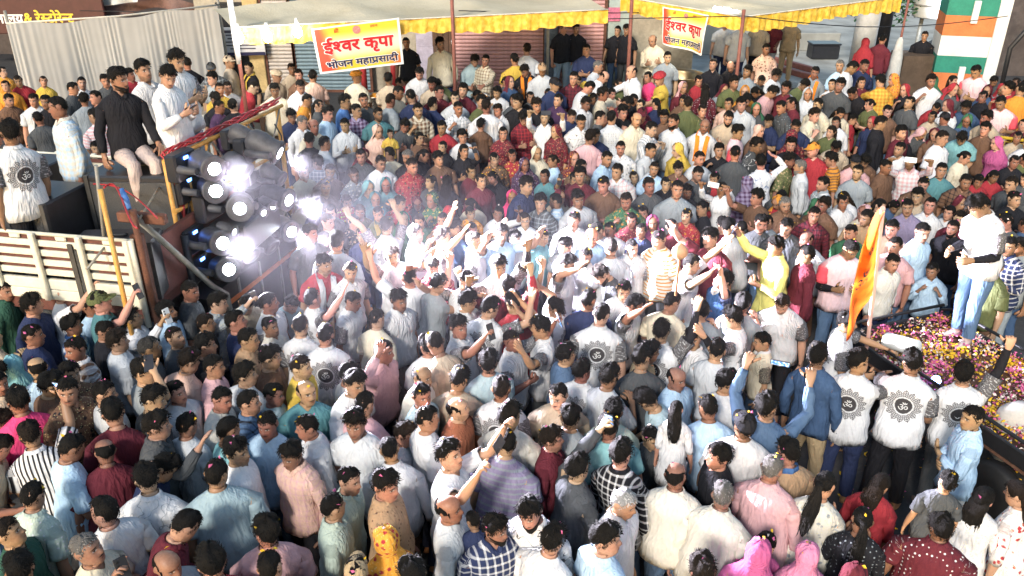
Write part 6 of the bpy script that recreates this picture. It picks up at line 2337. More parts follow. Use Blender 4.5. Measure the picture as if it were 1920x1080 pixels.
# ------------------------------------------------------------------ the crowd, one line a person
# tile | x | y of the head in a threefold enlargement | pose | way faced (0 to the camera, 90 to the right) | hair | top | options | what sets the person apart
TILES = dict(A=(0, 0), B=(640, 0), C=(1280, 0), D=(0, 360), E=(640, 360), F=(1280, 360), G=(0, 720), H=(640, 720), I=(1280, 720))
PEOPLE = """
A|60|745|s|205|m|Owh|b1.45,t:bk,h1.87|white om T-shirt and black trousers on the truck bed, back turned
A|-30|770|q|120|m|Fog/rd|b1.42,t:dn,h1.72|orange diamond-patterned shirt and jeans at the left edge of the truck
A|325|600|s|285|n|Hiv/sk|b1.5,t:nv,L,h1.8|pale checked long-sleeved shirt on the truck, looking left
A|665|445|sit|14|m|Pbk|y38,b1.77,t:sn,L,bd.8,h1.86|black shirt and pale pink trousers sitting on a loudspeaker
A|805|395|s|38|m|Owh|b1.74,t:bk,bd.5,h1.82|white lace-print shirt and black trousers behind the seated one on the truck
A|945|425|p|55|m|Pwh|b1.85,t:pg,L,k,p-28,ph,h1.8|white kurta on the truck looking down at a phone
A|992|335|p|50|m|Owh|b1.85,t:ld,h1.84|white om T-shirt on the truck behind the one with the phone
A|15|400|s|0|k|Fog/ye||
A|48|475|s|0|k|Pog||orange sari at the far left, under the restaurant sign
A|98|455|s|0|k|Prd||
A|232|455|s|0|k|Pye||yellow top in front of the white curtain's left end
A|50|560|s|20|n|Pbr||
A|190|560|s|0|n|Plg||
A|258|570|s|0|n|Pbk||
A|410|495|s|60|n|Pch||dark grey shirt in front of the curtain, left of a white shirt
A|460|465|s|20|n|Pwh||white shirt and moustache in front of the white curtain
A|475|560|s|180|m|Pgy||
A|535|545|s|300|n|Pbk||
A|590|450|s|0|n|Pch||
A|728|420|s|30|m|Prd||
A|1050|355|s|200|n|Pbk||
A|1188|385|s|0|K:ch|Cch/gy||
A|1195|440|s|330|m|Pgy||
A|1287|345|s|80|K:be|Pbe|b.5|beige shirt and beige cap beside the wall notice
A|1236|500|s|20|n|Pye||yellow shirt near the red and white awning pole, left of it
A|1278|490|s|350|n|Plg||
A|1400|380|s|290|n|Pbk|b.5,ss:ye|black shirt with a yellow scarf right of the awning pole's foot
A|1428|490|q|90|n|Prd|L|plain red shirt bending over the serving table
A|1545|505|s|0|m|Pcr|f1.15|cream T-shirt standing wide, arms hanging, near the left food table
A|1555|425|s|45|T:be|Pbe||
A|1640|385|s|20|n|Pbe|b.5|
A|1680|420|s|0|n|Pbr|b.3|
A|1760|425|s|200|n|Ppc|b.5|peach shirt under the left corner of the big banner
A|1690|485|p|10|n|Pwh|L|white shirt with bowed head below the left banner
A|1728|560|e|60|n|Pog||orange shirt eating from a plate below the left banner
A|1240|590|s|60|n|Ppu||dark purple T-shirt behind the light rig
A|1208|565|s|180|m|Pbk||
A|1305|590|s|180|n|Pbk||
A|1640|650|p|10|m|Pnv||navy shirt with bowed head right of the light rig
A|1700|685|s|30|g-|Pwh|L,mo|grey-haired in a white shirt right of the light rig
A|1778|700|s|30|b|Pcr||
A|1792|590|s|90|t|Pch||
A|1830|640|s|60|m|Psk||
A|1750|790|s|180|m|Pbk||
A|1815|800|s|100|n|Plg|L|pale shirt in profile with chin raised, right of the light rig
A|1780|920|s|180|m|Cgy/wh||
A|1710|965|s|30|n|Pcr||
A|1855|960|s|30|n|Pbr|mo|brown shirt and moustache right of the lower lamps
A|1830|1050|s|20|n|Pbr||
A|215|665|s|180|n|Pch||
A|530|650|s|200|n|Spk/wh||
A|540|830|s|20|n|Pbk||
B|85|430|s|150|T:og|Pcr|b.4|cream shirt and orange turban below the left banner
B|265|440|s|160|n|Pbe|b.4|
B|365|240|s|0|n|Pbk|b.9|
B|440|410|p|0|n|Pwh|b.55|white polo shirt looking down, right of the left banner
B|555|245|s|350|m|Pcr|b1.0,t:nv,L,h1.78|cream shirt standing tall against the brown wall between banner and pink shutter
B|760|340|q|20|m|Pbg|b.8,L|grey-green shirt with a white badge, serving at the steel pots
B|802|335|wl|330|n|Ccr/br|b.8,L|cream checked shirt reaching out before the pink shutter
B|1020|390|p|350|m|Pbk|b.8,L,ss:sf|black shirt with a saffron scarf before the pink shutter
B|985|335|s|180|n|Pye|b.5|
B|1045|275|s|180|n|Pwh|b.3,h1.8|white shirt facing the pink shutter, back turned
B|1130|385|s|0|K:tn|Plg|b.8|pale T-shirt and tan cap right of the black shirt with the scarf
B|1250|155|s|30|n|Pbk|b.8,t:ld|black T-shirt and pale jeans, left of the two black T-shirts at the shutter
B|1322|160|s|0|n|Pbk|b.8,t:ld|black T-shirt with small white print before the right pink shutter
B|1405|135|s|190|n|Ppc|b.8|
B|1475|130|s|280|n|Pol|b.8,t:nv,L|dark green shirt and navy trousers in profile before the right shutter
B|1380|278|x|0|n|Pnv|b.8|navy T-shirt with folded arms sitting before the right shutter
B|1330|430|s|0|n|Cmr/bk|b.3,L|
B|1200|470|s|30|K:bk|Pnv|b.4|
B|1350|495|s|150|V:ye|Pye||
B|1395|490|q|100|n|Plg||
B|1445|372|s|60|g-|Plg|b.6|
B|1480|430|q|90|b|Pwh|b.5|
B|1632|400|wr|300|b|Pwh|b.7,L|white shirt serving food with outstretched arm left of the big pot
B|1725|430|s|300|k|Php|b.4|
B|1790|440|wl|285|T:rd|Pye|b.6|yellow shirt and red turban beside the big cooking pot
B|1555|170|s|0|n|Pbk|b.8|
B|1605|165|s|330|m|Pbk|b.8|
B|1750|225|p|0|b|Pcr|b.8,L|
B|1835|320|s|0|n|Pgy|b.6|
B|20|570|s|90|m|Pbl||
B|125|560|s|30|n|Pch||
B|85|620|s|0|n|Hlv/pu|L|
B|228|630|s|10|n|Ptl|bd.7,gl,f1.2|teal T-shirt with a grey beard and glasses below the left banner
B|320|520|p|60|n|Pcr||cream T-shirt eating below the left banner's right end
B|258|570|s|120|n|Pgy||
B|395|545|p|170|n|Pnv||
B|432|610|e|10|n|Hcr/br|L,mo|cream plaid shirt eating from a plate, hand at the mouth
B|510|585|s|150|m|Pnv|L|
B|550|515|e|10|n|Pmr|L|maroon shirt eating left of the steel pot
B|640|550|s|10|n|Plg||
B|658|605|e|10|n|Cwh/gy|L,mo|white checked shirt eating from a plate, left of the standing child
B|815|595|s|190|n|Pwh||
B|925|615|s|0|n|Vwh/lg|L|white striped shirt below the black shirt with the saffron scarf
B|960|570|s|0|m|Pbk||
B|1080|590|s|0|m|Pbk||
B|1145|660|F|0|n|Pwh|L,ph|white kurta filming with a raised phone in the middle of the back crowd
B|1030|660|p|10|m|Cmr/rd|L|maroon checked shirt looking down at a phone, left of the raised phone
B|1220|560|s|330|n|Ppu|L|
B|1375|580|s|45|m|Pwh|L|white open-necked shirt in profile under the row of servers
B|1485|530|e|80|m|Pcr||cream T-shirt eating, facing right, before the white-shirted server
B|1590|575|q|60|m|Pmr||
B|1685|590|s|330|k|Pmr||
B|1770|580|s|180|t|Pnv||
B|1355|680|s|20|n|Wwh/bk|gl|white print shirt and glasses below the servers
B|1450|660|s|80|n|Pch||
B|1525|660|s|180|n|Dlg/gy|L|pale dotted shirt seen from behind below the servers
B|1660|670|s|30|b|Pcr|L,mo|
B|1690,640|640|s|0|K:mr|Pmr||
B|1740|720|n|60|n|Vwh/gy|L|white striped shirt with hand at the mouth below the big pot
B|1870|680|s|330|n|Plg|bd.9,L|light grey shirt and full black beard below the big pot
B|910|745|s|340|k|Fmr/rd||maroon sari with white border left of the maroon checked shirt
B|785|700|s|180|m|Pbr|kd,h1.3,b.25|
B|205|735|s|0|V:pc|Ppc||peach headscarf holding a small child in yellow
B|275|750|s|0|n|Fye/og|kd,h.9,b.7|yellow-orange dress, a small child on the arm of the peach headscarf
B|470|790|s|180|n|Ppk|kd,h1.2|
B|1205|735|s|330|V:mr|Fmr/rd||maroon sari drawn over the head in the middle of the back crowd
B|1400|770|s|180|m|Ppk||pink T-shirt seen from behind right of the maroon sari
B|20|700|p|10|n|Plg|L|pale shirt holding a leaf plate at the left of the back crowd
B|110|875|s|0|n|Pch||
B|225|910|x|20|n|Pwh|gl|white T-shirt and glasses with arms crossed over the chest
B|270|865|s|200|n|Pcr||
B|380|870|s|340|g-|Pbk||grey hair and black shirt right of the crossed-arms white T-shirt
B|458|880|s|60|t|Pbk||
B|400|930|s|30|n|Frd/bk|L,bd.4|red shirt with black pattern and a short beard
B|545|890|s|20|m|Pbr|f1.15|brown T-shirt with wide shoulders and bowed head
B|690|845|L|0|l|Pbk|ph|black top and loose hair, one arm raised with a phone
B|730|960|s|30|k|Pmr||
B|785|1010|s|20|k|Pmr||
B|850|995|s|0|l|Pbk||
B|860|890|s|0|k|Fbr/og||
B|962|870|s|10|k|Frd/ye||red sari with yellow pattern in the middle of the back crowd
B|1045|915|s|0|V:pu|Fpu/lv||
B|1108|870|s|0|V:cr|Pcr||cream headscarf above the standing row of women
B|1195|895|s|285|k|Psk||sky blue and white dress in profile facing left
B|1145|985|s|330|k|Ptl||teal dress looking up to the left among the women
B|1300|905|s|20|V:mr|Fmr/og||
B|1355|925|s|0|l|Fbr/gn||
B|1320|985|R|0|k|Pmr|ph|maroon top holding up a dark tablet
B|1460|890|s|60|n|Psk|L|sky blue shirt in three-quarter view behind the tablet
B|1575|830|s|0|n|Fwh/gy|L|white leaf-print shirt and straight face in the back crowd
B|1552|960|s|350|n|Cwh/pk|L|white and pink checked shirt with a thin moustache
B|1735|845|m|60|n|Plg|L|pale shirt with a hand held to the ear
B|1757|945|s|10|n|Psk||light blue T-shirt looking at the camera, right of the pink check
B|1890|840|s|330|V:ye|Pye||bright yellow headscarf in profile right of the hand held to the ear
B|1650|990|s|0|k|Pbk|kd,h1.3|
B|1905|945|s|330|m|Pbr||
B|1475|1035|x|0|n|Pbr||brown T-shirt with folded arms in front of the tablet holder
B|1730|1040|s|20|n|Pch||
B|1890|1060|s|10|n|Pgy||
B|1825|1030|s|0|k|Pbk||
B|1040|1040|s|40|m|Pnv|L|navy shirt bending forward among the women
B|590|1020|s|180|l|Pbk||
B|505|1020|s|330|l|Pch||
B|240|1040|s|0|V:tl|Ptl||
B|70|980|s|20|n|Fgy/wh||
B|170|1060|s|0|V:aq|Ptl||aqua headscarf at the left end of the row of women
C|240|135|s|0|n|Plg|b.05,t:nv,y20|pale shirt and navy trousers walking in the bright yard
C|335|140|s|20|n|Plg|b.05,t:nv|
C|440|130|s|0|n|Pbe|b.05,t:bk|
C|520|125|q|10|n|Pmr|b.05,t:gy|maroon shirt with a white badge standing in the bright yard
C|615|110|s|0|n|Pkh|b.05,t:kh|
C|470|275|s|0|n|Fpc/br|b.3|
C|172|360|s|0|n|Pbk|b.3,L|black shirt with a lanyard right of the big cooking pot
C|270|372|q|330|b|Pbk|b.3,L|
C|365|400|s|330|m|Pgy|b.2|
C|525|420|p|60|m|Pwh||white shirt with bowed head right of the awning pole
C|745|405|s|0|n|Pgy|ss:sf|grey shirt and saffron scarf left of the concrete pillar
C|885|368|s|30|n-|Psk||
C|955|378|p|75|n|Pwh|L,t:ld,b.15,h1.8|white shirt and jeans standing by the concrete pillar
C|1022|365|s|30|n|Pnv|b.1|
C|125|500|s|180|l|Dmr/wh||maroon dress with white dots, long hair, back turned
C|30|580|s|180|n|Pol||
C|110|620|s|20|k|Pbr||
C|260|580|s|340|k|Ppc||peach dress left of the pale shirt with a shawl
C|330|585|s|0|m|Plg|L|
C|385|510|s|20|V:og|Pog||
C|470|515|q|60|m|Ppk||pink and white T-shirt under the awning pole
C|555|600|s|300|n|Dch/gy|L|dark dotted shirt in profile behind the pink T-shirt
C|610|575|s|300|t|Pmr||
C|705|525|s|20|V:lg|Plg||white shawl over the head near the concrete pillar
C|740|645|e|60|m|Pcr|L,ph|cream shirt eating and holding a phone near the concrete pillar
C|1112|455|wl|200|m|Hog/ye|t:bk|orange-yellow checked shirt reaching down to a child
C|1185|445|s|300|V:og|Fog/rd||bright orange sari in front of the dark doorway
C|955|670|s|100|m|Prd|kd,h1.2|red top, a child led by the orange-yellow checked shirt
C|1130|690|s|90|n|Pbk|L|black shirt in front of the orange sari
C|1042|240|s|160|V:rd|Prd|b.3|
C|1112|220|s|170|n|Pmr|b.3,L|
C|1362|200|s|0|n|Pbk|b.5|
C|1412|455|s|185|V:gn|Pgn||long green veil seen from behind near the striped gatepost
C|1650|400|p|335|n|Phx|b.25,t:bk,h1.8,p-22|pink and white polo shirt, head bowed, below the striped gatepost
C|1690|540|s|300|k|Pbk||
C|1788|575|p|0|n|Phx||pink and white polo shirt by the yellow barricade
C|1905|500|s|200|n|Pog||
C|1490|670|s|200|K:bk|Pch||
C|1700|725|s|330|m|Pbr||dark brown shirt left of the yellow barricade
C|1562|770|q|0|m|Paq||turquoise T-shirt near the yellow barricade
C|1465|775|s|60|n|Pwh||white shirt left of the turquoise T-shirt
C|1212|742|s|60|m|Pmr|bd.6|
C|125|705|s|0|b-|Pwh|L,ss:sf,mo|white shirt and saffron shawl, white-haired, facing the camera
C|258|660|p|0|n|Pbe|bd.8|beige shawl and dark beard right of the saffron shawl
C|310|740|s|80|m|Phx||red and white T-shirt in profile right of the saffron shawl
C|430|735|s|30|V:pc|Pbr||brown dress and peach headscarf with bangles
C|612|765|s|200|V:mr|Fmr/rd||
C|415|815|s|60|m|Wch/wh|L|
C|440|912|h|200|m|Wwh/bl|L|white shirt with blue print seen from behind, one hand on the head
C|600|900|s|80|m|Fol/kh|bd.6|olive camouflage shirt with a short beard
C|680|925|s|280|g-|Plg|cb,L|pale shawl, grey hair and a long grey beard
C|832|890|s|280|m|Sog/br||orange striped T-shirt facing left
C|745|850|s|0|K:og|Prd|mo|
C|945|905|s|0|K:bk|Ppk||
C|985|965|s|0|n|Pgy|bd.4|grey T-shirt and curly fringe looking down
C|1142|935|s|60|n|Pbr||brown shirt looking up right of the grey T-shirt
C|1280|905|F|0|n|Hpk/wh|ph,L|pink checked shirt filming with a white phone
C|1455|955|s|20|n|Ptl||dark teal shirt right of the white phone
C|1592|1020|s|0|n|Cbr/bk||
C|1582|880|s|60|k|Pcr||
C|1760|800|s|330|V:mg|Pmg||
C|1850|1030|s|330|n|Pch||
C|85|975|s|20|n|Pch|bd.6|
C|85|890|s|30|n|Plg||
C|295|860|s|180|n|Pch||dark shirt seen from behind left of the hand on the head
C|220|1060|F|340|l|Pwh|ph,L|white top, looking up, both arms raised with a blue phone
C|365|1030|s|200|V:pu|Hpu/lv||
C|790|1030|s|300|n|Cgy/wh||
D|30|545|s|60|n|Pdg|L,h1.72|dark green shirt at the left edge under the truck's side boards
D|195|620|s|50|m|Pnv|f1.05|navy shirt with a white side panel below the truck's boards
D|235|562|s|180|m|Pch||
D|345|565|F|75|n|Pwh|ph|white T-shirt with both arms raised and a phone at the truck's boards
D|372|480|s|300|n|Pbk||
D|530|645|R|75|K:ol|Ptl|ph,p12|teal T-shirt and olive cap, right arm raised with a phone
D|430|740|s|75|c|Hbl/lg|L|blue checked shirt and curly hair below the olive cap
D|740|690|R|70|m|Pwh|ph,p14,L,bd.4|white shirt, arm raised with a white phone
D|790|655|s|60|m|Pch||
D|945|662|s|75|m|Psk|bd.8,p12|light blue shirt and black beard gazing up at the lamps
D|1000|800|s|60|n|Pch|p12|grey shirt, oval face lifted towards the lights
D|660|835|s|95|m|Plg|f1.1|pale T-shirt and thick black hair seen from behind, left centre
D|385|895|s|290|n|Hwh/br|L|brown and white checked shirt looking left
D|840|875|s|80|g|Pch|p10|dark grey shirt and greying swept-back hair
D|1210|650|R|75|m|Fgy/lg|ph,L|grey print shirt holding a phone up below the lamps
D|1165|715|s|80|n|Pbk||dark shirt in profile under the raised grey sleeve
D|1320|735|s|90|n|Pnv||navy shirt and round head right of the raised grey sleeve
D|1205|850|s|80|m|Pbk||black shirt and flat fringe left of the centre
D|1345|835|s|80|n|Ptn|gl|tan shirt and glasses behind the yellow T-shirt
D|1510|620|s|60|n|Owh|bd.4|white om T-shirt nearest the lamps, arm across the chest
D|1520|755|s|60|n|Piv|mo,L|ivory shirt and thin moustache in profile beside the om T-shirts
D|1690|750|s|150|n|Owh||white om T-shirt with lace print on the back, leftmost of the dancers' backs
D|1830|800|s|165|n|Owh|f1.08|white om T-shirt, back turned, second from the left
D|1775|590|r|100|n|Owh|p14|white om T-shirt with one arm thrown up near the lamps
D|1200|965|s|75|n|Ppk||pink shirt in profile left of the yellow T-shirt
D|1410|1000|s|120|m|Plg|f1.1|pale grey shirt and big black hair left of the yellow T-shirt
D|1495|955|s|70|m|Pbr||brown shirt and sharp nose above the yellow T-shirt
D|1660|1000|s|70|n|Pye||bright yellow T-shirt
D|110|940|s|190|V:aq|Paq||pale aqua headscarf at the left edge
D|372|1040|s|10|m|Fbr/bk|L|brown print shirt with bowed head at left
D|250|970|s|180|b|Psk||bald crown and blue shirt beside the aqua headscarf
D|1045|960|s|120|m|Ppc||
D|820|1000|h|100|m|Pgy|ph|grey shirt under the raised camera-phone with the blue screen
D|150|830|s|100|n|Pnv||
D|600|750|s|90|n|Pbk||
D|1060|560|s|80|n|Pch||
D|1700|90|n|0|n|Pch|kd,h1.2|black-haired child in a dark top, hand on the face, right of the lamps
D|1870|110|m|0|k|Pbk||
D|1745|230|s|20|m|Pch||
D|1880|290|s|170|m|Pgy||
D|1850|390|s|20|m|Prd|ss:wh|red top with a white scarf beside the burning lamp beam
E|30|50|s|20|l|Frd/ye||
E|120|110|s|20|l|Pol||olive top and loose long hair at the left end of the front women
E|198|110|s|10|k|Pol|ss:ye|olive dress with a yellow dupatta, hair tied back
E|60|160|s|20|l|Fbk/tn||dark print dress looking down, left of the blue sari
E|122|240|s|350|k|Pnv|bi|dark blue sari with a bindi in the front row of women
E|190|30|s|20|V:tl|Ptl||
E|345|145|s|0|V:gn|Pgn||dull green headscarf in the front row of women
E|320|60|s|20|l|Frd/bk||
E|440|160|s|0|l|Pdg||
E|515|50|m|0|V:dg|Fgn/ye||green and gold headscarf with a hand at the mouth
E|570|155|s|0|k|Fbr/og||
E|600|110|s|20|V:rd|Prd||
E|725|115|n|0|k|Fog/br||orange-brown sari with both hands held up
E|735|205|s|20|k|Pbr||
E|885|115|L|10|l|Pwh|ph,gl|white top and long hair holding up a phone
E|960|25|s|0|V:hp|Php||hot pink headscarf behind the white top with the phone
E|1105|60|s|330|m|Cch/gy||charcoal print shirt with bowed head behind the dancers
E|1195|55|s|260|n|Csk/wh|L|light blue checked shirt facing left behind the dancers
E|1060|140|x|0|k|Pwh|gl|white top and glasses with arms folded behind the dancers
E|1310|155|s|10|n|Pwh|L,mo|white shirt with petals on the head behind the sunglasses dancer
E|1330|35|s|30|m|Plg||
E|1610|65|m|0|n|Fgn/og||
E|1620|145|s|0|k|Fmr/rd||maroon print sari right of the white shirt with petals
E|1745|170|s|0|V:mg|Pmg||mauve headscarf in the row behind the cream striped polo
E|1685|210|s|350|k|Pnv|bi|dark blue sari left of the mauve headscarf
E|1860|190|s|30|k|Pmr|gl|maroon sari and glasses right of the mauve headscarf
E|1520|205|s|0|n|Pwh|h1.5|white T-shirt on a thin youth behind the dancers
E|1410|245|s|30|b|Psk|mo|light blue shirt and receding hair behind the bearded white shirt
E|1120|250|s|60|k|Paq||sea green sari in profile behind the dancers
E|1260|300|s|330|m|Pgy||
E|1490|305|s|210|n|Plg||pale shirt seen from behind, right of the smiling beard
E|1635|310|s|0|n|Owh||white om T-shirt facing the camera left of the cream striped polo
E|1785|265|s|320|n|Siv/og|f1.1,mo|cream polo shirt with orange stripes
E|250|190|u|200|m|Owh||white om T-shirt with raised arms, leftmost dancer in the glare
E|440|230|r|70|n|Pwh|L,bd.5|white shirt with one arm up in the glare
E|545|245|u|90|m|Owh||white om T-shirt with arms overhead, second dancer in the glare
E|745|270|l|80|n|Owh||white om T-shirt bending an arm over the forehead in the glare
E|910|220|u|30|m|Psk||light blue shirt dancing with a hand high at the back of the dancers
E|975|265|s|30|m|Owh|aw|white om T-shirt with an orange badge facing the camera among the dancers
E|40|440|s|30|n|Owh|bd.4|white om T-shirt with a wristwatch at the left edge of the dance floor
E|50|615|s|60|n|Owh||white om T-shirt under the first one, bowed head, left of the dance floor
E|325|605|s|40|m|Owh||white om T-shirt looking down left in the dance floor's foreground
E|285|350|u|20|m|Owh||white om T-shirt leaning back with both arms out in the glare
E|395|480|v|180|n|Pwh||white shirt from behind with spread arms in the glare
E|515|420|r|20|m|Fmr/wh||dark print shirt with a hand up in the glare
E|535|510|wr|130|m|Pgy|N|grey-blue sleeveless top stretching an arm across the dancers
E|700|500|u|330|m|Owh||white om T-shirt half hidden by stretched arms
E|720|620|s|80|m|Owh|aw|white om T-shirt in profile right of the grey-blue sleeveless top
E|890|420|u|20|m|Owh|aw|white om T-shirt with dark arm sleeves raised at the centre
E|930|520|v|200|m|Pmr||maroon shirt with dark hair at the centre of the dancers
E|965|620|k|200|c|Prd|L|red shirt seen from behind with one fist high
E|660|755|R|70|m|Owh|ph|white om T-shirt from behind holding a phone near the face
E|960|830|L|70|n|Owh|ph,f1.05|white om T-shirt filming with a black phone, short cropped hair
E|240|890|h|60|n|Ppk|L,f1.1|pale pink shirt with one hand on the head
E|455|1035|s|60|b|Piv||bald shiny head and ivory shirt below the pink shirt
E|1240|650|u|250|m|Owh||white om T-shirt turned left with arms forward, right of the red shirt
E|1270|400|r|70|m|Owh|sh,bd.6|white om T-shirt and sunglasses with one arm raised
E|1400|360|s|340|n|Pwh|bd1,L|white shirt with a smiling face and trimmed black beard
E|1450|505|q|280|m|Pch|bd.9|dark grey shirt and black beard turned left among the dancers
E|1355|600|s|180|n|Pnv|f1.05|navy shirt seen from behind at the centre right
E|1465|685|s|180|n|Owh|f1.1,h1.76|white om T-shirt, broad back with the largest om in mid crowd
E|1640|600|r|70|m|Owh||white om T-shirt in profile with a red wrist thread
E|1800|780|r|150|m|Owh|aw|white om T-shirt from behind with one dark-sleeved arm straight up
E|1605|530|s|20|n|Owh|aw|white om T-shirt with dark sleeves below the one facing the camera
E|1275|930|s|100|c|Pdn||dark curly head and denim shirt left of the big om back
E|1340|985|s|165|m|Owh|f1.05|white om T-shirt below the big om back, round black hair
E|1685|900|s|190|m|Pch||charcoal shirt from behind right of the big om back
E|1745|930|s|90|m|Dkh/br|f1.1|sand-coloured patterned shirt right of the big om back
E|1880|1050|s|60|b|Psk|mo|balding head and light blue shirt right of the patterned sand shirt
E|830|640|r|150|m|Owh||
E|1120|760|v|270|m|Owh||white om T-shirt reaching to the left beside the red shirt
E|1440|210|s|340|n|Plg||
F|50|400|u|80|n|Pwh|bd.4|white shirt with raised arms beside the wooden mace
F|155|255|r|330|m|Pmr|mo,f1.05|dark red shirt and big moustache, one finger raised
F|230|490|K|300|m|Obl|p25,h1.66|blue and white om T-shirt with the face thrown back and a fist up
F|300|700|vl|265|m|Owh|aw|white om T-shirt with one black-sleeved arm stretched up to the left
F|432|840|s|285|n|Ocr|h1.42,kd|boy-sized om shirt in cream, standing in front of the dancers
F|560|625|s|350|n|Owh|p-24,t:bk|white om T-shirt and black trousers, head bowed, facing the camera
F|530|305|R|300|m|Ply|k,L,ph,f1.05|long yellow kurta with an arm stretched up holding a phone
F|690|345|s|290|n|Pmr|L,mo,t:bk|plain maroon shirt beside the yellow kurta
F|740|125|s|0|n|Cmr/bk|L|maroon checked shirt with bowed head above the crimson shirt
F|590|195|s|0|n|Pch|bd.3|
F|560|65|s|20|g-|Pbr|mo,L|brown shirt, white hair and white moustache
F|435|30|R|330|m|Pbr|ph|
F|22|130|s|0|k|Frd/og||red sari left of the boy in a black cap
F|110|90|s|300|n|Pbk|kd,h1.4|black shirt and straight fringe, small, right of the red sari
F|945|225|s|340|n|Pgn|mo|green shirt left of the saffron flag
F|945|320|p|20|n|Phx|p-24,aw|pink and white polo shirt with black arm sleeves beside the saffron flag
F|690|260|s|330|b|Plg|mo|pale shirt and glossy bald forehead above the maroon shirt
F|1035|140|m|350|n|Ptn|bd.4|tan shirt left of the flag's tip
F|1270|80|s|0|n|Plv|L,mo|lavender shirt with a dark moustache behind the flag
F|1385|75|s|0|n|Pwh|L|white shirt at the back right of the flag
F|1190|205|s|350|n|Ppc||
F|1180|395|s|50|n|Piv|L,h1.62|ivory shirt, bowl haircut and orange lanyard right of the flagpole
F|1370|235|s|60|n|Psk|mo|sky blue shirt and moustache in profile behind the flag
F|1195|300|s|350|n|Ppk||
F|1370|420|n|0|n|Psk|h1.35,kd,L|sky blue shirt, a child with both hands at the chin
F|1520|200|s|330|n|Pbk|bd.9|black shirt and full beard left of the one on the cart
F|1660|75|q|320|m|Owh|b.75,t:dn,h1.88,aw,p-28,L2,sw|white om T-shirt and blue jeans standing high on the flower cart
F|1840|300|x|335|n|Cnv/wh|L,t:gy,bd.4,h1.74|navy and white checked shirt with folded arms right of the flower cart
F|1810|165|s|330|n|Pch||
F|1895|300|s|320|n|Pgy|bd.6|
F|925|730|wl|100|m|Owh||white om T-shirt reaching over the petals of the flower cart
F|760|920|s|160|c|Pdb|L,t:kh,h1.74|slate blue shirt and khaki trousers, curly hair, back turned
F|985|950|wr|170|m|Owh|t:nv,h1.72|white om T-shirt and dark jeans from behind, left of the flower cart's tail
F|1290|955|wl|180|m|Owh|t:bk,h1.74,f1.08|white om T-shirt and black trousers from behind at the flower cart's tail
F|1580|1020|k|200|m|Owh|L2|white om T-shirt at the flower cart's right corner, hand on the petals
F|60|820|s|300|m|Owh||
F|1760|420|s|320|n|Pol||
G|140|60|s|190|m|Php|f1.1|hot pink T-shirt seen from behind at the left
G|170|285|R|170|m|Vwh/bk|ph,f1.1|black and white striped T-shirt filming with a small camera
G|185|625|s|120|n|Dpg/wh|f1.1|grey-green shirt with white flower print, back turned
G|45|830|s|60|n|Pdg|p10|dark green T-shirt and cropped hair looking up at lower left
G|550|880|R|50|n-|Pcr|ph,p14,mo|cream shirt and greying hair, filming upward with a phone at lower left
G|110|1035|s|150|m|Pdg||dark hair and green shirt in the lower left corner
G|570|745|s|195|n|Pwh|p4|white shirt with short brown hair above the phone at lower left
G|655|365|s|180|b|Pmr|f1.15|maroon shirt with a bald crown seen from above
G|650|175|s|165|m|Pmr||maroon shirt with thick wet-looking hair above the bald crown
G|830|110|s|100|m|Pch||charcoal top and black hair right of the thick-haired maroon shirt
G|850|255|r|75|m|Pch|L|charcoal shirt, long fringe, one arm stretched up
G|900|420|q|70|m|Pnv||navy shirt, grinning with head bent forward
G|815|505|s|160|m|Wwh/gy|f1.1,L|white shirt with grey print, back turned, beside the grey T-shirt
G|1220|500|s|175|n|Pbg|f1.22,h1.76|steel grey T-shirt with broad shoulders, back turned
G|1330|375|s|75|m|Pwh|f1.05|white T-shirt and glossy fringe behind the broad grey T-shirt
G|1285|255|s|90|n|Paq||aqua shirt with bent head above the white T-shirt
G|1505|225|s|330|n|Psk|mo|pale blue shirt with yellow petals in the hair, turned to the camera
G|1735|235|s|275|n|Pwh|L,f1.05|white shirt with pink petals in the hair, facing left
G|1640|395|s|310|m|Cpc/pk|L,f1.05,t:bk|peach-beige woven shirt and glossy fringe looking down left
G|1030|835|q|80|n|Pmr|L|dark red shirt bending forward at the lower left
G|920|975|s|30|b|Pgy|mo|grey shirt with a high bald forehead at the bottom edge
G|1190|1000|s|180|c|Prd||red shirt and wavy hair seen from behind at the bottom
G|1500|825|s|180|c|Ppk|f1.1|pale pink shirt and curly crop seen from behind
G|1520|1025|s|180|n|Pch||brown crop with a yellow petal at the bottom edge
G|1250|80|s|70|n|Piv|bd.3|ivory shirt and high fade haircut in profile, left of two alike
G|1420|85|s|70|n|Cdn/bk|L|blue-grey checked shirt with swept-up hair in profile
G|1570|50|s|80|n|Pbg||grey-green shirt with a hand near the chin, left of the yellow T-shirt
G|545|40|s|110|n|Plg||
G|400|10|s|30|n|Fbr/bk||
G|1895|610|s|80|n|Ppg|L|pale green shirt in profile, dark wavy hair
G|330|20|s|100|m|Pbr||
G|1700|30|s|0|b|Ptl||
H|75|145|s|330|m|Plg|bd.5|light grey T-shirt and thin beard looking down towards the camera
H|135,90|150|s|150|n|Ppk||
H|430|85|s|60|n|Pbg|f1.05|grey-teal shirt in profile above the child
H|390|265|s|110|m|Pwh|h1.45,kd|black-haired youngster in white, head bent, left of the rust shirt
H|270|365|s|170|n|Pwh|L|white shirt with short straight hair seen from behind
H|640|145|s|70|b|Pru|f1.2,p10|rust shirt, balding with grey sides, chin up
H|900|20|s|160|n|Owh||white om T-shirt from behind above the raised arms
H|605|395|F|65|c|Pwh|ph,p10|white T-shirt with both thin arms raised around a phone
H|945|175|s|160|m|Piv|f1.05|ivory shirt with one yellow petal in glossy hair
H|925|325|s|155|n|Slv/gy|f1.22|purple T-shirt with grey stripes, broad back
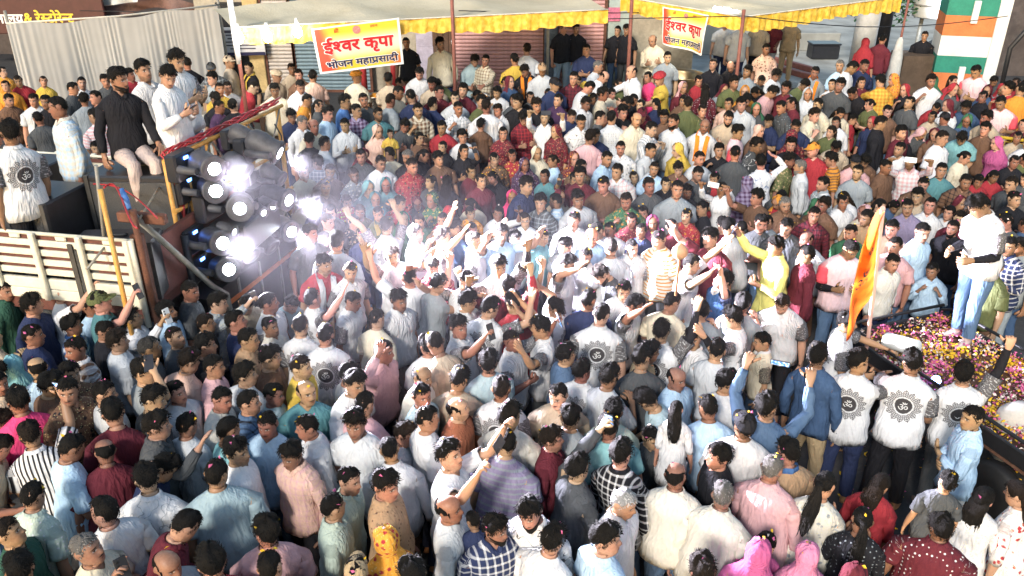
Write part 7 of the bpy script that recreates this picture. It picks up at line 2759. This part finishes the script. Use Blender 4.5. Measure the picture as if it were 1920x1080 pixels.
H|250|565|s|80|m|Dtn/br|f1.1,L|brown dotted long-sleeved shirt, glossy round hair
H|25|610|s|75|n|Ppg|L|pale green shirt in profile at the lower left centre
H|250|870|s|190|V:oy|Foy/rd|veil|orange and yellow print sari covering the head at the bottom
H|85|1050|s|180|K:kh|Pbr||khaki embroidered cap at the bottom edge
H|400|1075|s|180|m|Pbk||
H|620|705|s|80|b|Plg||light grey shirt with thinning crown beside the baby
H|740|765|s|170|n|Pnv|kd,h.95,b.55|baby with brown hair carried on an arm at the bottom centre
H|850|800|s|20|m|Cnv/wh|bd.8,f1.15,L|navy and white checked shirt, short beard, looking down
H|1060|725|s|330|m|Wwh/bk|bd1,f1.08,L|white shirt with black script print and a full black beard
H|1190|865|s|135|m|Pwh|f1.25|white T-shirt with dark wavy hair at the bottom centre
H|1185|300|s|75|m|Pmr|L|dark red shirt and neat side hair in profile
H|1280|175|s|150|m|Pgy||grey shirt with tall black hair seen from behind
H|1225|75|s|0|n|Pbe|gl,f1.1,mo|beige shirt and glasses above the tall black hair
H|1330|470|L|120|c|Pch|ph,f1.2,L|charcoal jacket stretching an arm up with a phone
H|1570|375|s|150|m|Cbk/wh|L|black shirt with thin white checks beside the raised arm
H|1500|245|s|200|n|Paq||pale aqua shirt with round head left of the phone screen
H|1675|115|q|280|m|Pbg||grey-green shirt with a bowl fringe, looking down left at a phone
H|1785|255|s|20|n|Pch|kd,h1.4|
H|1885|140|s|170|l|Pwh|kd,h1.05,b.65|small child in white with shoulder-length hair carried above the crowd
H|1590|665|s|60|n--|Pwh|L,f1.12|white shirt and pure white hair
H|1490|865|s|120|c|Psk||pale blue T-shirt and brown curly hair at the bottom centre
H|1880|510|s|170|b|Piv|f1.15,L|ivory shirt with a bald sun-browned head and a petal on it
H|480|170|s|110|n|Pwh||
I|165|150|s|185|n|Psk||pale blue shirt with very round black hair, left of the black cap
I|450|155|F|175|m|Pdn|ph,L|blue denim shirt filming with a phone held sideways
I|320|215|s|180|K:bk|Pwh||white shirt and black baseball cap turned away
I|235|355|s|285|m|Pbk|f1.1|black shirt and tall fringe in left profile
I|225|620|s|165|n-|Piv|f1.25,L|ivory shirt with grey hair, wide back, lower right
I|505|470|s|160|n-|Ppk|f1.2,L|pale pink shirt with short grey hair, back turned
I|590|380|s|215|m|Ptn|ss:bl|sand T-shirt with a blue lanyard, face turned left
I|1630|185|x|285|n|Psk|L,t:lg|sky blue kurta with folded arms at the right, back turned
I|800|560|p|175|t|Fiv/gy||ivory print blouse with a very long ponytail
I|1115|560|s|180|l|Prd||red top with straight black hair to the waist
I|1010|760|p|180|t|Dbk/gy||black spotted blouse with a long ponytail
I|1490|550|s|195|m|Pch|kd,h1.05,b.78|child in a charcoal hooded top sitting on someone's shoulders
I|1450|800|s|180|m|Dmr/wh|f1.3,h1.6|maroon dotted shirt carrying the charcoal-hooded child
I|1690|640|s|185|lw|Fwh/lg||white print top and wavy hair with a pink clip
I|1885|610|s|250|lw|Fwh/rd||white dress with red flowers at the right edge
I|460|890|s|170|V:mg|Pmg|veil|magenta sari with a gold border over the head
I|505|985|s|180|t|Pmg|kd,h1.4|girl-sized figure with tied hair and a yellow band at the bottom
I|650|935|s|190|V:pq|Ppq|veil|pink sari over the head with small gold spots
I|115|1045|s|180|m|Pgy||black straight hair at the bottom edge left of the magenta sari
I|940|1060|s|180|V:mr|Pmr||
"""
C["hx"] = (.72, .52, .54)
C["oy"] = (.70, .33, .05)
C["pq"] = (.62, .22, .36)


def parse_people():
    out = []
    for ln in PEOPLE.strip().splitlines():
        t, x, y, pose, yaw, hair, top, opts, label = ln.split("|")
        x = float(x.split(",")[0])
        ox, oy = TILES[t]
        out.append(dict(tile=t, px=ox + x / 3, py=oy + float(y) / 3, pose=pose, yaw=float(yaw), hair=hair, toptok=top, opts=opts, label=label))
    return out


def resolve(p, rng, k):
    sp = dict(p)
    o = p["opts"].split(",") if p["opts"] else []
    hair = p["hair"]
    fem = hair[0] in "ltkV" or hair == "lw"
    sp["female"] = fem
    sp["h"] = rng.normal(1.56, .045) if fem else rng.normal(1.69, .055)
    pat, rest = p["toptok"][0], p["toptok"][1:]
    c1, _, c2 = rest.partition("/")
    sp["pat"] = pat
    jit = 1 + rng.uniform(-.12, .12)
    sp["top"] = tuple(min(.8, q * jit) for q in C[c1])
    sp["top2"] = C[c2] if c2 else tuple(q * .4 for q in C[c1])
    if c1 == "hx":
        sp["sleeve_col"] = sp["collar_col"] = (.70, .09, .12)
    bots = [C["bk"], C["nv"], C["dn"], C["ch"], C["db"], C["br"]]
    sp["bot"] = bots[rng.integers(len(bots))]
    sp["skin"] = tuple(q * rng.uniform(.9, 1.12) for q in SKIN[rng.integers(len(SKIN))])
    sp["b"] = 0.0
    sp["sleeve"] = "short"
    bd, mo, bi = (0, 0, 0)
    if not fem:
        r = rng.random()
        bd = rng.uniform(.1, .45) if r < .5 else 0
        mo = rng.uniform(.5, .9) if r < .55 else .15
    else:
        bi = 1.0 if rng.random() < .4 else 0
        sp["sleeve"] = "half"
        if pat != "P" or rng.random() < .5: sp["hem"] = .50
    if pat in "CHVFDW" and not fem: sp["collar"] = "shirt"
    if pat == "O": sp["collar"], sp["collar_col"] = "shirt", (.6, .6, .6)
    for q in o:
        if not q: continue
        if q == "L":
            sp["sleeve"] = "long"; sp["collar"] = "shirt"
        elif q == "sw": sp["shoe"] = (.6, .5, .52)
        elif q == "N": sp["sleeve"] = "none"
        elif q == "k": sp["hem"] = .48
        elif q == "kd": sp["child"] = True; bd = mo = 0
        elif q == "ph": sp["phone"] = True
        elif q == "gl": sp["glasses"] = True
        elif q == "sh": sp["glasses"] = sp["shades"] = True
        elif q == "aw": sp["aw"] = True
        elif q == "L2": sp["aw"] = True
        elif q == "cb": sp["chin"] = True
        elif q == "veil": sp["veil_low"] = .8
        elif q == "bi": bi = 1.0
        elif q == "mo": mo = 1.0
        elif q.startswith("bd"): bd = float(q[2:]); mo = max(mo, bd)
        elif q.startswith("ss:"): sp["scarf"] = C[q[3:]]
        elif q.startswith("t:"): sp["bot"] = C[q[2:]]
        elif q[0] == "b": sp["b"] = float(q[1:])
        elif q[0] == "h": sp["h"] = float(q[1:])
        elif q[0] == "f": sp["fat"] = float(q[1:])
        elif q[0] == "y": sp["hy"] = float(q[1:])
        elif q[0] == "p": sp["hp"] = float(q[1:])
    if sp["pose"] in ("q", "p") and "hp" not in sp: sp["hp"] = rng.uniform(-26, -12)
    if sp["pose"] == "q": sp["lean"] = rng.uniform(14, 24)
    tr = p["tile"] == "A" and "truck" in p["label"] and "behind the truck" not in p["label"] or "loudspeaker" in p["label"]
    sp["onramp"] = not (tr or "flower cart" in p["label"] and sp["b"] > .3)
    if sp["onramp"] and not sp.get("child"): sp["b"] = .22 if "standing tall" in p["label"] else 0.0
    sp["h"] *= .93
    sp["facepar"] = (bd, mo, bi)
    hc = (.012, .0105, .0095)
    if rng.random() < .15: hc = (.022, .015, .011)
    if hair.endswith("--"): hc = (.62, .62, .62); hair = hair[:-2]
    elif hair.endswith("-"): hc = (.24, .235, .23); hair = hair[:-1]
    elif hair == "g": hc = (.06, .058, .056)
    sp["hairk"], sp["hairc"] = hair, hc
    return sp


TRIS = [0]


def locate(sp, P):
    hc = P.bend(P.head_pt(np.array([[0, .0, .125]])), 1.0)[0] * P.scale
    if sp["onramp"]:
        z = 0.0
        for _ in range(40):
            T = PZ(sp["px"], sp["py"], z + sp["b"] + hc[2])
            z = .5 * z + .5 * ramp(T.y)
        sp["b"] += z
    T = PZ(sp["px"], sp["py"], sp["b"] + hc[2])
    az = math.atan2(T.x, T.y)
    rz = math.radians(sp["yaw"]) - az * (1.0)
    c, s_ = math.cos(rz), math.sin(rz)
    return Vector((T.x - (hc[0] * c - hc[1] * s_), T.y - (hc[0] * s_ + hc[1] * c), sp["b"])), rz


def person_bufs(sp, P):
    """the parts of a person: (name, Buf, materials)"""
    parts = [("body", P.body(), [M_SKIN])]
    parts.append(("shirt" if not sp["female"] else "dress", P.shirt(), [cl(sp["pat"])]))
    parts.append(("trousers", P.trousers(), [cl("P")]))
    h = sp["hairk"]
    if h[0] == "V":
        c = C[h[2:]]
        parts.append(("headscarf", P.veil(c, sp["top2"] if sp["pat"] != "P" else c), [cl(sp["pat"] if sp["pat"] in "FH" else "P")]))
    elif h[0] == "K":
        parts.append(("hair", P.hair("n", sp["hairc"]), [M_HAIR]))
        parts.append(("cap", P.headcap(C[h[2:]]), [cl("P")]))
    elif h[0] == "T":
        parts.append(("turban", P.turban(C[h[2:]]), [cl("P")]))
    else:
        parts.append(("hair", P.hair(h, sp["hairc"]), [M_HAIR]))
    if sp.get("scarf"): parts.append(("scarf", P.scarf(sp["scarf"]), [cl("P")]))
    if sp.get("glasses"): parts.append(("glasses", P.spectacles(), [M_GLASS_FRAME]))
    if sp.get("aw"):
        for sd in (1, -1): parts.append(("arm_sleeve", P.armwarmer(sd), [cl("P")]))
    if sp.get("chin"): parts.append(("beard", P.chin_beard(sp["hairc"], .06), [M_HAIR]))
    elif sp["facepar"][0] > .75: parts.append(("beard", P.chin_beard((.012, .010, .009), .0), [M_HAIR]))
    return parts


M_GLASS_FRAME = plain("glasses_frame", (.012, .012, .012), .3, .5)
M_PRINT = plain("white_print", (.78, .78, .78), .8, .1)
M_PRINT_D = plain("dark_print", (.03, .025, .03), .8, .1)


OM_V, OM_F = glyph_mesh("ॐ", .0)
OM_V = OM_V[:, :2]
OM_V = (OM_V - (OM_V.max(0) + OM_V.min(0)) / 2) / (OM_V.max(0) - OM_V.min(0)).max()
JM_V, JM_F = glyph_mesh("जय महाकाल", .0)
JM_V = JM_V[:, :2]
JM_V = (JM_V - (JM_V.max(0) + JM_V.min(0)) / 2) / (JM_V.max(0) - JM_V.min(0)).max()


def print_on(P, V2, F, cx, cz, size, front, off=.0215):
    """flat print that follows the shirt: 2D lettering laid on the torso's surface"""
    b = Buf()
    lay = V2[:, 2] if V2.shape[1] > 2 else np.zeros(len(V2))
    zz = cz + V2[:, 1] * size
    xx = cx + V2[:, 0] * size
    pts = []
    for x, z, l_ in zip(xx, zz, lay):
        R = P.torso_ring(float(z), off + float(l_), None if z >= 1.15 else (max(np.interp(z, TZ, TA), .160), max(np.interp(z, TZ, TB), .112)))
        if front:
            seg = [NT - 4, NT - 3, NT - 2, NT - 1, 0, 1, 2, 3, 4]
            xs, ys = R[seg, 0], R[seg, 1]
            X = -x if False else x
        else:
            seg = [14, 13, 12, 11, 10, 9, 8, 7, 6]
            xs, ys = R[seg, 0], R[seg, 1]
            X = -x
        pts.append((X, float(np.interp(X, xs, ys)), z))
    pts = np.array(pts)
    i = b.pts(P.bend(pts, P.bw(pts[:, 2])), pts, (.75, .75, .75), 0)
    b.faces([tuple(i[q] for q in f) for f in F])
    return b


def phone_at(loc, M, label, screen=True, cam_toward=None, col=(.02, .02, .025), lit=None):
    root = empty("phone", loc, label, "phone", "phones held up in the crowd")
    root.rotation_euler = M.to_euler()
    m = MB().bevbox((0, 0, 0), (.074, .0095, .155), .006)
    m.build("phone_case", plain("phone_case_%d" % int(sum(col) * 1000), col, .35, .5, var=.05), None).parent = root
    s = MB().add([(-.033, -.0053, -.072), (.033, -.0053, -.072), (.033, -.0053, .072), (-.033, -.0053, .072)], [(0, 1, 2, 3)])
    s.build("screen", M_SCREEN, None).parent = root
    c = MB()
    for dz in (0, .026): c.lathe([(.0085, 0), (.0085, .003), (.006, .003)], 8, Matrix.Translation((.020, .0047, .055 - dz)) @ Matrix.Rotation(-math.pi / 2, 4, "X"))
    c.build("camera_lens", M_GLASS_FRAME, None).parent = root
    return root


def mat_screen():
    g = G("phone_screen")
    co = objco(g)
    v = g.voronoi(co, 60.0)
    c = g.ramp(g.noise(co, 45.0, 2.0), [(.3, (.02, .05, .2)), (.5, (.1, .3, .7)), (.62, (.8, .8, .9)), (.8, (.5, .25, .2))])
    g.put(g.b.inputs["Base Color"], (.01, .01, .01))
    g.put(g.b.inputs["Emission Color"], c)
    g.b.inputs["Emission Strength"].default_value = 1.1
    g.b.inputs["Roughness"].default_value = .15
    return g.mat


M_SCREEN = mat_screen()


def build_people():
    rngs = np.random.default_rng(11)
    pp = parse_people()
    built = []
    for k, p in enumerate(pp):
        rng = np.random.default_rng(1000 + k)
        sp = resolve(p, rng, k)
        Pn = Person(sp, rng)
        Pn.stance = (rng.uniform(0, 1), rng.uniform(-1, 1))
        loc, rz = locate(sp, Pn)
        built.append([sp, Pn, loc, rz, p])
    # people half hidden in the gaps, kept with the crowd mass
    fr = np.random.default_rng(77)
    spots = [(b[2].x, b[2].y) for b in built]
    pool = "wh wh cr ch ch nv bk bk mr rd br ol be db gy".split()
    pale = "wh wh lg lg pg sk cr bg gy be".split()
    added = 0
    for _ in range(26000):
        if added >= 285: break
        px, py = fr.uniform(-20, 1930), fr.uniform(150, 1060)
        if px < 590 and py < 560 or py > 430 and not (px < 1450 and 565 < py < 840) or px < 720 and py < 200: continue
        if 690 < px < 1260 and 400 < py < 640 and fr.random() < .6: continue
        fem = py < 430 and fr.random() < .4
        p = dict(tile="X", px=px, py=py, pose=fr.choice(["s", "s", "p", "q", "m", "x"]), yaw=float(fr.uniform(-40, 40) if py < 420 else fr.uniform(20, 130) if px < 700 else fr.uniform(120, 230)),
                 hair=str(fr.choice(["k", "l", "V:" + str(fr.choice(["rd", "mr", "pk", "gn", "og"]))]) if fem else fr.choice(["m", "n", "n", "c"])), toptok="P" + str(fr.choice(pool if py < 430 else pale)), opts="", label="")
        hid = False
        for q in pp:
            s_ = .0355 * (py + 293)
            if q["label"] and 0 < py - q["py"] < 2.7 * s_ and abs(px - q["px"]) < 1.05 * s_: hid = True; break
        if hid: continue
        rng = np.random.default_rng(5000 + _)
        sp = resolve(p, rng, 0)
        sp["h"] -= .04
        Pn = Person(sp, rng)
        Pn.stance = (rng.uniform(0, 1), rng.uniform(-1, 1))
        loc, rz = locate(sp, Pn)
        if min((loc.x - a) ** 2 + (loc.y - b) ** 2 for a, b in spots) < .345 ** 2: continue
        spots.append((loc.x, loc.y))
        built.append([sp, Pn, loc, rz, p]); added += 1
    print("fillers", added)
    # nobody stands inside a neighbour
    for it in range(25):
        for i in range(len(built)):
            for j in range(i + 1, len(built)):
                a, b = built[i], built[j]
                if abs(a[0]["b"] - b[0]["b"]) > .5 or a[0].get("child") and a[0]["b"] > .2 or b[0].get("child") and b[0]["b"] > .2: continue
                dx, dy = b[2].x - a[2].x, b[2].y - a[2].y
                if abs(dx) > .4 or abs(dy) > .4: continue
                d = math.hypot(dx, dy)
                m = .31
                if 1e-6 < d < m:
                    q = (m - d) * .25 / d
                    a[2].x -= dx * q * .6; b[2].x += dx * q * .6
                    a[2].y -= dy * q; b[2].y += dy * q
    crowd = {}
    npn = 0
    for sp, Pn, loc, rz, p in built:
        parts = person_bufs(sp, Pn)
        M = Matrix.Translation(loc) @ Matrix.Rotation(rz, 4, "Z") @ Matrix.Scale(Pn.scale, 4)
        if sp["pat"] == "O":
            if 90 < sp["yaw"] < 270:
                parts.append(("om_print", print_on(Pn, OM_V, OM_F, 0, 1.205, .085, False), [M_PRINT]))
                parts.append(("lettering", print_on(Pn, JM_V, JM_F, 0, .985, .20, False), [M_PRINT_D]))
            else:
                parts.append(("lettering", print_on(Pn, OM_V, OM_F, .03, .99, .085, True), [M_PRINT_D]))
                parts.append(("badge", print_on(Pn, OM_V, OM_F, .06, 1.21, .03, True), [M_BADGE]))
        if not p["label"]:
            A = np.array(M)
            for nm, b, mats in parts:
                for q in range(len(b.v)): b.v[q] = b.v[q] @ A[:3, :3].T + A[:3, 3]
                crowd.setdefault(mats[0].name, []).append(b)
        else:
            root = bpy.data.objects.new("person", None)
            root.matrix_world = M
            root.empty_display_size = .2
            COL.objects.link(root)
            tag(root, "person in " + p["label"] if not p["label"].startswith(("child", "baby", "girl", "boy", "bald", "brown crop", "black straight", "black-haired", "grey-haired", "dark hair", "small child", "khaki emb", "dark curly", "balding", "bright yellow h", "grey hair")) else "person, " + p["label"],
                "person", p.get("group") or "people in the street crowd")
            npn += 1
            for nm, b, mats in parts:
                me = buf_mesh(nm, [b], mats)
                link_mesh(nm, me, root)
        if sp.get("phone"):
            sd = {"R": 1, "L": 0, "F": 1, "f": 1, "p": 1, "e": 0}.get(sp["pose"], 1)
            hp, h, u, n = Pn.hand[sd]
            hl = Pn.hand[1 - sd][0]
            c = (hp + hl) / 2 if sp["pose"] in ("F", "f") else hp
            W = M @ Vector(c)
            # the screen looks back at the holder's face
            face = M @ Vector(Pn.bend(Pn.head_pt(np.array([[0, .08, .12]])), 1.0)[0])
            d = (face - W).normalized()
            y = -d
            up = Vector((0, 0, 1))
            xax = y.cross(up).normalized()
            up2 = xax.cross(y)
            R = Matrix((xax, y, up2)).transposed()
            if sp["pose"] == "F": R = R @ Matrix.Rotation(math.pi / 2, 3, "Y")
            wht = "white" in p["label"].split("phone")[0][-12:] or "blue phone" in p["label"]
            if p["label"]:
                phone_at(W, R, "phone held by the person in " + " ".join(p["label"].split()[:10]), col=(.7, .7, .7) if wht else (.02, .02, .025))
    bufs, mats, idx = [], [], []
    for q, (mn, bs) in enumerate(crowd.items()):
        mats.append(bpy.data.materials[mn])
        for b in bs:
            b.m = [q] * len(b.f)
            bufs.append(b)
    me = buf_mesh("crowd", bufs, mats)
    o = link_mesh("crowd", me)
    tag(o, "people of the crowd half hidden behind the others", "crowd", kind="stuff")
    print("people", npn, "crowd entries", len(built) - npn)
    return built


M_BADGE = plain("badge_orange", (.7, .18, .04), .7, .2)
BUILT = build_people()

for sp, Pn, loc, rz, p in BUILT:          # petals that fell on heads and shoulders
    if p["py"] < 330 or random.Random(int(p["px"])).random() < .35: continue
    r_ = random.Random(int(p["px"] * 7))
    for k in range(r_.choice((1, 1, 2, 3))):
        ph_, al_ = r_.uniform(0, 6.28), r_.uniform(.1, 1.0)
        L_, d_ = Pn.skull(np.array([ph_]), np.array([al_]), np.array([.030]))
        q_ = Pn.bend(Pn.head_pt(L_), 1.0)[0]
        petals(PETALS, Matrix.Translation(loc) @ Matrix.Rotation(rz, 4, "Z") @ Matrix.Scale(Pn.scale, 4) @ Vector(q_), r_.uniform(.012, .02))
tag(PETALS.build("flower_petals", [M_PETY, M_PETP, M_PETW]), "scattered yellow, pink and white flower petals", "petals", kind="stuff")
